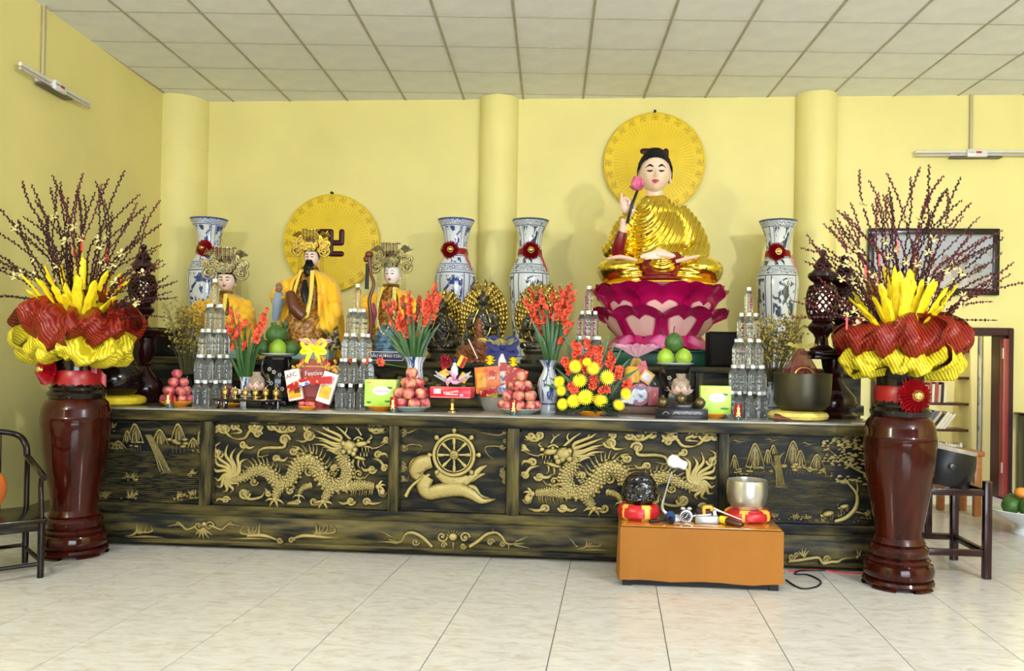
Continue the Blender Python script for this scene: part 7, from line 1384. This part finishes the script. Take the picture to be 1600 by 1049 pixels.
zd = zs + .012; dm = thing('barrel_drum', 'tilted black barrel drum with pale worn skin resting on the maroon stand', 'drum', (pr_.x - .20, pr_.y + .18, zd)); M = T(0, 0, .115) @ RY(.20)
obj('shell', MB().lathe([(.17, -.11), (.19, -.04), (.195, .02), (.185, .09), (.18, .11)], 40, M=M), mat('drum_black', (.006, .006, .007), .35), dm); obj('skin', MB().lathe([(.183, .10), (.186, .115), (.18, .122), (0, .123)], 40, M=M), mat('drum_skin', (.30, .27, .22), .6, var=.3, vscale=8), dm)
obj('boss', MB().sph((-.01, -.195, .13), (.022, .012, .022), 12, 8), mat('drum_boss', (.06, .06, .065), .25, metal=.6), dm); obj('ring_handle', MB().tube([(.19 + .02 * cos(a), 0, .09 + .02 * sin(a)) for a in [2 * PI * i / 14 for i in range(14)]], .004, 5, closed=True), brownw, dm)
# bench
ow = mat('orange_brown_wood', (.30, .105, .025), .3, var=.2, vscale=5, stretch=(1, 6, 6)); by_ = -1.05; xa, xb = at(1425, 705, by_).x, at(1537, 705, by_).x; zb_ = at(1500, 705, by_).z; t = thing('bench', 'orange-brown wooden bench standing behind the drum stand near the doorway', 'bench', ((xa + xb) / 2, by_ + .15, 0)); W = xb - xa
obj('top', MB().box((0, 0, zb_ - .02), (W, .36, .04), b=.006), ow, t); obj('apron', MB().box((0, -.14, zb_ - .07), (W * .9, .02, .06), b=.004), ow, t)
for x in (-.44, .1, .42):
    for y in (-.14, .14): obj('leg', MB().box((x * W, y, (zb_ - .04) / 2), (.06, .05, zb_ - .04), b=.006), ow, t)
obj('carved_bracket', MB().tube(spl([(.2 * W, -.14, zb_ - .1), (.28 * W, -.14, zb_ - .2), (.38 * W, -.14, zb_ - .1)], 4), .018, 6), brownw, t)
# bookcase with books in the next room
bx0, bx1, byk = at(1405, 600, .75).x, at(1522, 600, .75).x, .75; shelf_m = mat('bookcase_wood', (.055, .016, .010), .35); t = thing('bookcase', 'open dark wood bookcase seen through the doorway', 'bookcase', ((bx0 + bx1) / 2, byk + .14, 0)); W = bx1 - bx0; HB = 1.72
for x in (-W / 2 + .02, W / 2 - .02): obj('side', MB().box((x, 0, HB / 2), (.05, .30, HB), b=.004), shelf_m, t)
zsh = [at(1490, py, byk).z for py in (549, 591, 632, 673)]; zsh += [2 * zsh[-1] - zsh[-2] - .01, .1, HB - .02]
for z in zsh: obj('shelf', MB().box((0, 0, z), (W - .06, .28, .026), b=.003), shelf_m, t)
bcols = [mat('book_%d' % i, c, .5) for i, c in enumerate([(.75, .70, .55), (.55, .18, .08), (.03, .03, .04), (.80, .50, .08), (.70, .68, .62), (.35, .06, .05), (.60, .45, .30), (.10, .12, .20)])]
pagem = mat('book_pages', (.80, .76, .62), .8)
def books(z, x0, x1, hmin, hmax, lean, lab, grp, seed, cols=None):
    rg = random.Random(seed); x = x0; i = 0
    while x < x1:
        w_ = rg.uniform(.018, .034); h = rg.uniform(hmin, hmax); L = lean; o = thing('book', lab, 'book', (t.location.x + x, byk + .12, z + .014), 0, grp); o.rotation_euler = (0, L, 0); m = rg.choice(cols or bcols)
        obj('cover', MB().box((w_ / 2, -.03, h / 2 + .001), (w_, .15, h), b=.002), m, o, smooth=False); obj('pages', MB().box((w_ / 2, -.03, h / 2 + .0035), (w_ * .8, .146, h - .002)), pagem, o, smooth=False); x += w_ / max(.5, cos(L)) + .003; i += 1
wl_ = -W / 2 + .06; wr_ = W / 2 - .08
books(zsh[0], wl_ + .3, wr_ - .02, .22, .25, 0, 'slim upright book on the highest visible shelf of the bookcase', 'books on the top shelf', 1, [bcols[4], bcols[5], bcols[2]]); books(zsh[2], wl_ + .1, wr_ - .2, .17, .22, .04, 'upright book on the half-empty shelf of the bookcase', 'books on the second shelf', 2); books(zsh[3], wl_ + .1, wr_ - .22, .20, .24, .62, 'book leaning over on the slanting row of the bookcase', 'leaning books', 3); books(zsh[4], wl_ + .2, wr_ - .04, .12, .14, 0, 'small pale book in the lowest visible row of the bookcase', 'small books on the lower shelf', 4, [bcols[0], bcols[6], bcols[4]])
# far right cabinet and fruit bowl
cx_ = at(1589, 700, -.06).x; t = thing('carved_cabinet', 'black carved wooden cabinet against the wall right of the doorway', 'cabinet', (cx_ + .45, -.25, 0)); Hc = at(1589, 648, -.45).z; obj('body', MB().box((0, 0, Hc / 2), (.88, .38, Hc - .03), b=.008), cw, t); obj('top', MB().box((0, 0, Hc - .012), (.94, .44, .025), b=.006), cw, t)
for x in (-.22, .22):
    o = obj('door', MB().box((x, -.195, Hc * .5), (.40, .015, Hc * .8), b=.004), cw, t); obj('knob', MB().sph((x * .2, -.21, Hc * .5), .012, 8, 6), brass, o)
    for k in range(5): obj('carving', MB().tube([(x + .07 * (1 - .7 * q) * cos(q * 9 + k), -.205, Hc * (.2 + .15 * k) + .07 * (1 - .7 * q) * sin(q * 9 + k)) for q in [i / 12 for i in range(13)]], .009, 5), cw, o)
pb_ = atz(1604, 838, 0); t = thing('footed_bowl', 'white and blue footed bowl of fruit standing on the floor near the doorway', 'bowl', (pb_.x + .03, pb_.y + .06, 0)); obj('bowl', MB().lathe([(.09, 0), (.095, .01), (.07, .05), (.075, .07), (.14, .10), (.22, .15), (.26, .185), (.255, .19), (.2, .155), (.1, .11), (0, .10)], 44), plate_w, t); obj('blue_motif', MB().lathe([(.0885, .018), (.0785, .036)], 30, cap=False), mat('blue_glaze', (.02, .05, .3), .2), t)
for k, (x, y, z, r, m) in enumerate([(-.14, -.05, .22, .065, pom1), (-.05, -.12, .22, .068, pom1), (.06, -.1, .22, .065, pom2), (.12, .02, .22, .065, pom1), (-.08, .06, .23, .065, pom1)]):
    o = thing('green_fruit', 'round dark green fruit in the footed bowl by the doorway', 'fruit', t.location + Vector((x, y, z + .0)), 0, 'green fruit in the footed bowl'); b = MB(); b.sph((0, 0, 0), r, 18, 12); obj('rind', b, m, o, ang=80); obj('stem', MB().tube([(0, 0, r * .95), (0, 0, r * 1.15)], .004, 5), stem_m, o)
o = thing('orange_fruit', 'orange fruit on top of the green fruit in the footed bowl', 'fruit', t.location + Vector((-.06, -.04, .315))); b = MB(); b.sph((0, 0, 0), (.05, .05, .04), 16, 10); obj('rind', b, mat('orange_rind', (.80, .30, .04), .5), o); obj('stem', MB().tube([(0, 0, .038), (0, 0, .05)], .004, 5), stem_m, o)
# ================================================================ picture, wall lamps, cables
def picture_mat():
    m = mat('picture_print', (.6, .62, .66), .35); nt, N, L, b = nodes_of(m); tc = N.new('ShaderNodeTexCoord'); sp = N.new('ShaderNodeSeparateXYZ'); L.new(tc.outputs['Object'], sp.inputs[0])
    n = N.new('ShaderNodeTexNoise'); n.inputs['Scale'].default_value = 6; n.inputs['Detail'].default_value = 8; L.new(tc.outputs['Object'], n.inputs[0])
    a = N.new('ShaderNodeMath'); a.operation = 'MULTIPLY_ADD'; a.inputs[1].default_value = .9; a.inputs[2].default_value = -.47; L.new(n.outputs[0], a.inputs[0]); s2 = N.new('ShaderNodeMath'); s2.operation = 'SUBTRACT'; L.new(a.outputs[0], s2.inputs[0]); L.new(sp.outputs[2], s2.inputs[1])
    r = N.new('ShaderNodeValToRGB'); e = r.color_ramp.elements; e[0].position = .0; e[0].color = (.36, .40, .46, 1); e[1].position = .35; e[1].color = (.10, .09, .08, 1); q = e.new(.08); q.color = (.34, .30, .26, 1); q = e.new(.2); q.color = (.55, .52, .48, 1); L.new(s2.outputs[0], r.inputs[0]); L.new(r.outputs[0], b.inputs['Base Color']); return m
a0, a1 = at(1356, 357, -.03), at(1560, 462, -.03); t = thing('framed_picture', 'black framed pale landscape picture on the wall behind the wine-red willow', 'picture', ((a0.x + a1.x) / 2, -.03, (a0.z + a1.z) / 2)); W, Hh = a1.x - a0.x, a0.z - a1.z
obj('canvas', MB().box((0, 0, 0), (W - .06, .012, Hh - .06)), picture_mat(), t); bf = mat('black_frame', (.010, .008, .009), .25, coat=.3)
for (c, d) in [((0, -.005, Hh / 2 - .03), (W, .035, .06)), ((0, -.005, -Hh / 2 + .03), (W, .035, .06)), ((-W / 2 + .03, -.005, 0), (.06, .035, Hh - .12)), ((W / 2 - .03, -.005, 0), (.06, .035, Hh - .12))]: obj('frame_bar', MB().box(c, d, b=.006), bf, t)
for (c, d) in [((0, -.02, Hh / 2 - .064), (W - .12, .012, .008)), ((0, -.02, -Hh / 2 + .064), (W - .12, .012, .008))]: obj('inner_fillet', MB().box(c, d), mat('fillet', (.25, .23, .2), .4), t)
mt = mat('picture_ink', (.16, .14, .12), .6)
for k, (x, z, w_, h_) in enumerate([(-.02, .02, .07, .14), (.12, .0, .08, .12), (.3, .02, .06, .10), (-.15, -.03, .08, .08), (.42, -.06, .09, .08)]): obj('painted_rock', MB().lathe([(0, 0), (1, 0), (1, .002), (0, .002)], 9, M=T(x, -.0075, z) @ RX(PI / 2) @ SC(w_ * .6, h_ * .6, 1)), mat('picture_rock', (.28, .24, .20), .6, var=.5, vscale=30), t, smooth=False)
fix = mat('lamp_white', (.70, .69, .66), .35); fixd = mat('lamp_dark', (.10, .09, .08), .4)
def tube_lamp(loc, rot, L, lab, conduit):
    t = thing('tube_lamp', lab, 'lamp', loc); t.rotation_euler = rot
    obj('batten', MB().box((0, .015, .0), (L * .42, .05, .035), b=.006), fix, t); b = MB(); b.tube([(-L / 2, -.02, .018), (L / 2, -.02, .018)], .014, 12); obj('tube', b, fix, t); b = MB(); b.tube([(-L / 2, -.02, -.014), (L / 2, -.02, -.014)], .010, 12); obj('tube', b, mat('lamp_tube_lower', (.55, .53, .48), .3), t)
    obj('housing', MB().box((0, -.01, .0), (L * .17, .09, .075), b=.012), fix, t); obj('wing', MB().box((0, .0, -.035), (L * .42, .07, .012), b=.004), fixd, t); obj('label_print', MB().box((.01, -.056, .005), (.05, .002, .02)), lipm, t); text('lettering', 'Duhal', .022, mat('grey_ink', (.25, .25, .28), .5), t, (-.055, -.0565, .005))
    obj('conduit', MB().box((conduit[0], .03, conduit[1] / 2), (.028, .02, conduit[1]), b=.003), mat('conduit_beige', (.48, .42, .25), .5), t)
q = at(1524, 241, -.05); tube_lamp((q.x, -.05, q.z), (0, 0, 0), 1.12, 'white twin tube wall lamp hanging above the framed picture', (-.03, CZ - q.z))
def atl(px, py):
    d = C2W @ Vector(((px - PPX) / FPX, (py - PPY) / FPX, 1)); s = (-4.565 - .0987 * CAM.y + .05) / (d.x + .0987 * d.y); return CAM + d * s
e0, e1 = atl(27, 106), atl(136, 163); q = e0.lerp(e1, .5); L = (e1 - e0).length; an = math.atan2(e1.y - e0.y, e1.x - e0.x); tube_lamp(q, (0, 0, an), L, 'white twin tube wall lamp high on the left yellow wall', (-.10, CZ - q.z))
b = MB(); P = [atz(1228, 908), atz(1250, 921), atz(1275, 919), atz(1282, 910), atz(1262, 900), atz(1243, 899), atz(1250, 894), atz(1290, 893)]; b.tube(spl([(v.x, v.y, .006) for v in P], 8), .005, 6); obj('black_cable', b, blk, label='thin black cable looping on the floor beside the orange table', cat='cable')
b = MB(); P = [atz(1232, 893), atz(1270, 890), atz(1310, 894), atz(1350, 897)]; b.tube(spl([(v.x, v.y - .02, .004) for v in P], 6), .0035, 6); obj('red_cable', b, tagr, label='thin red cable lying along the foot of the altar', cat='cable')
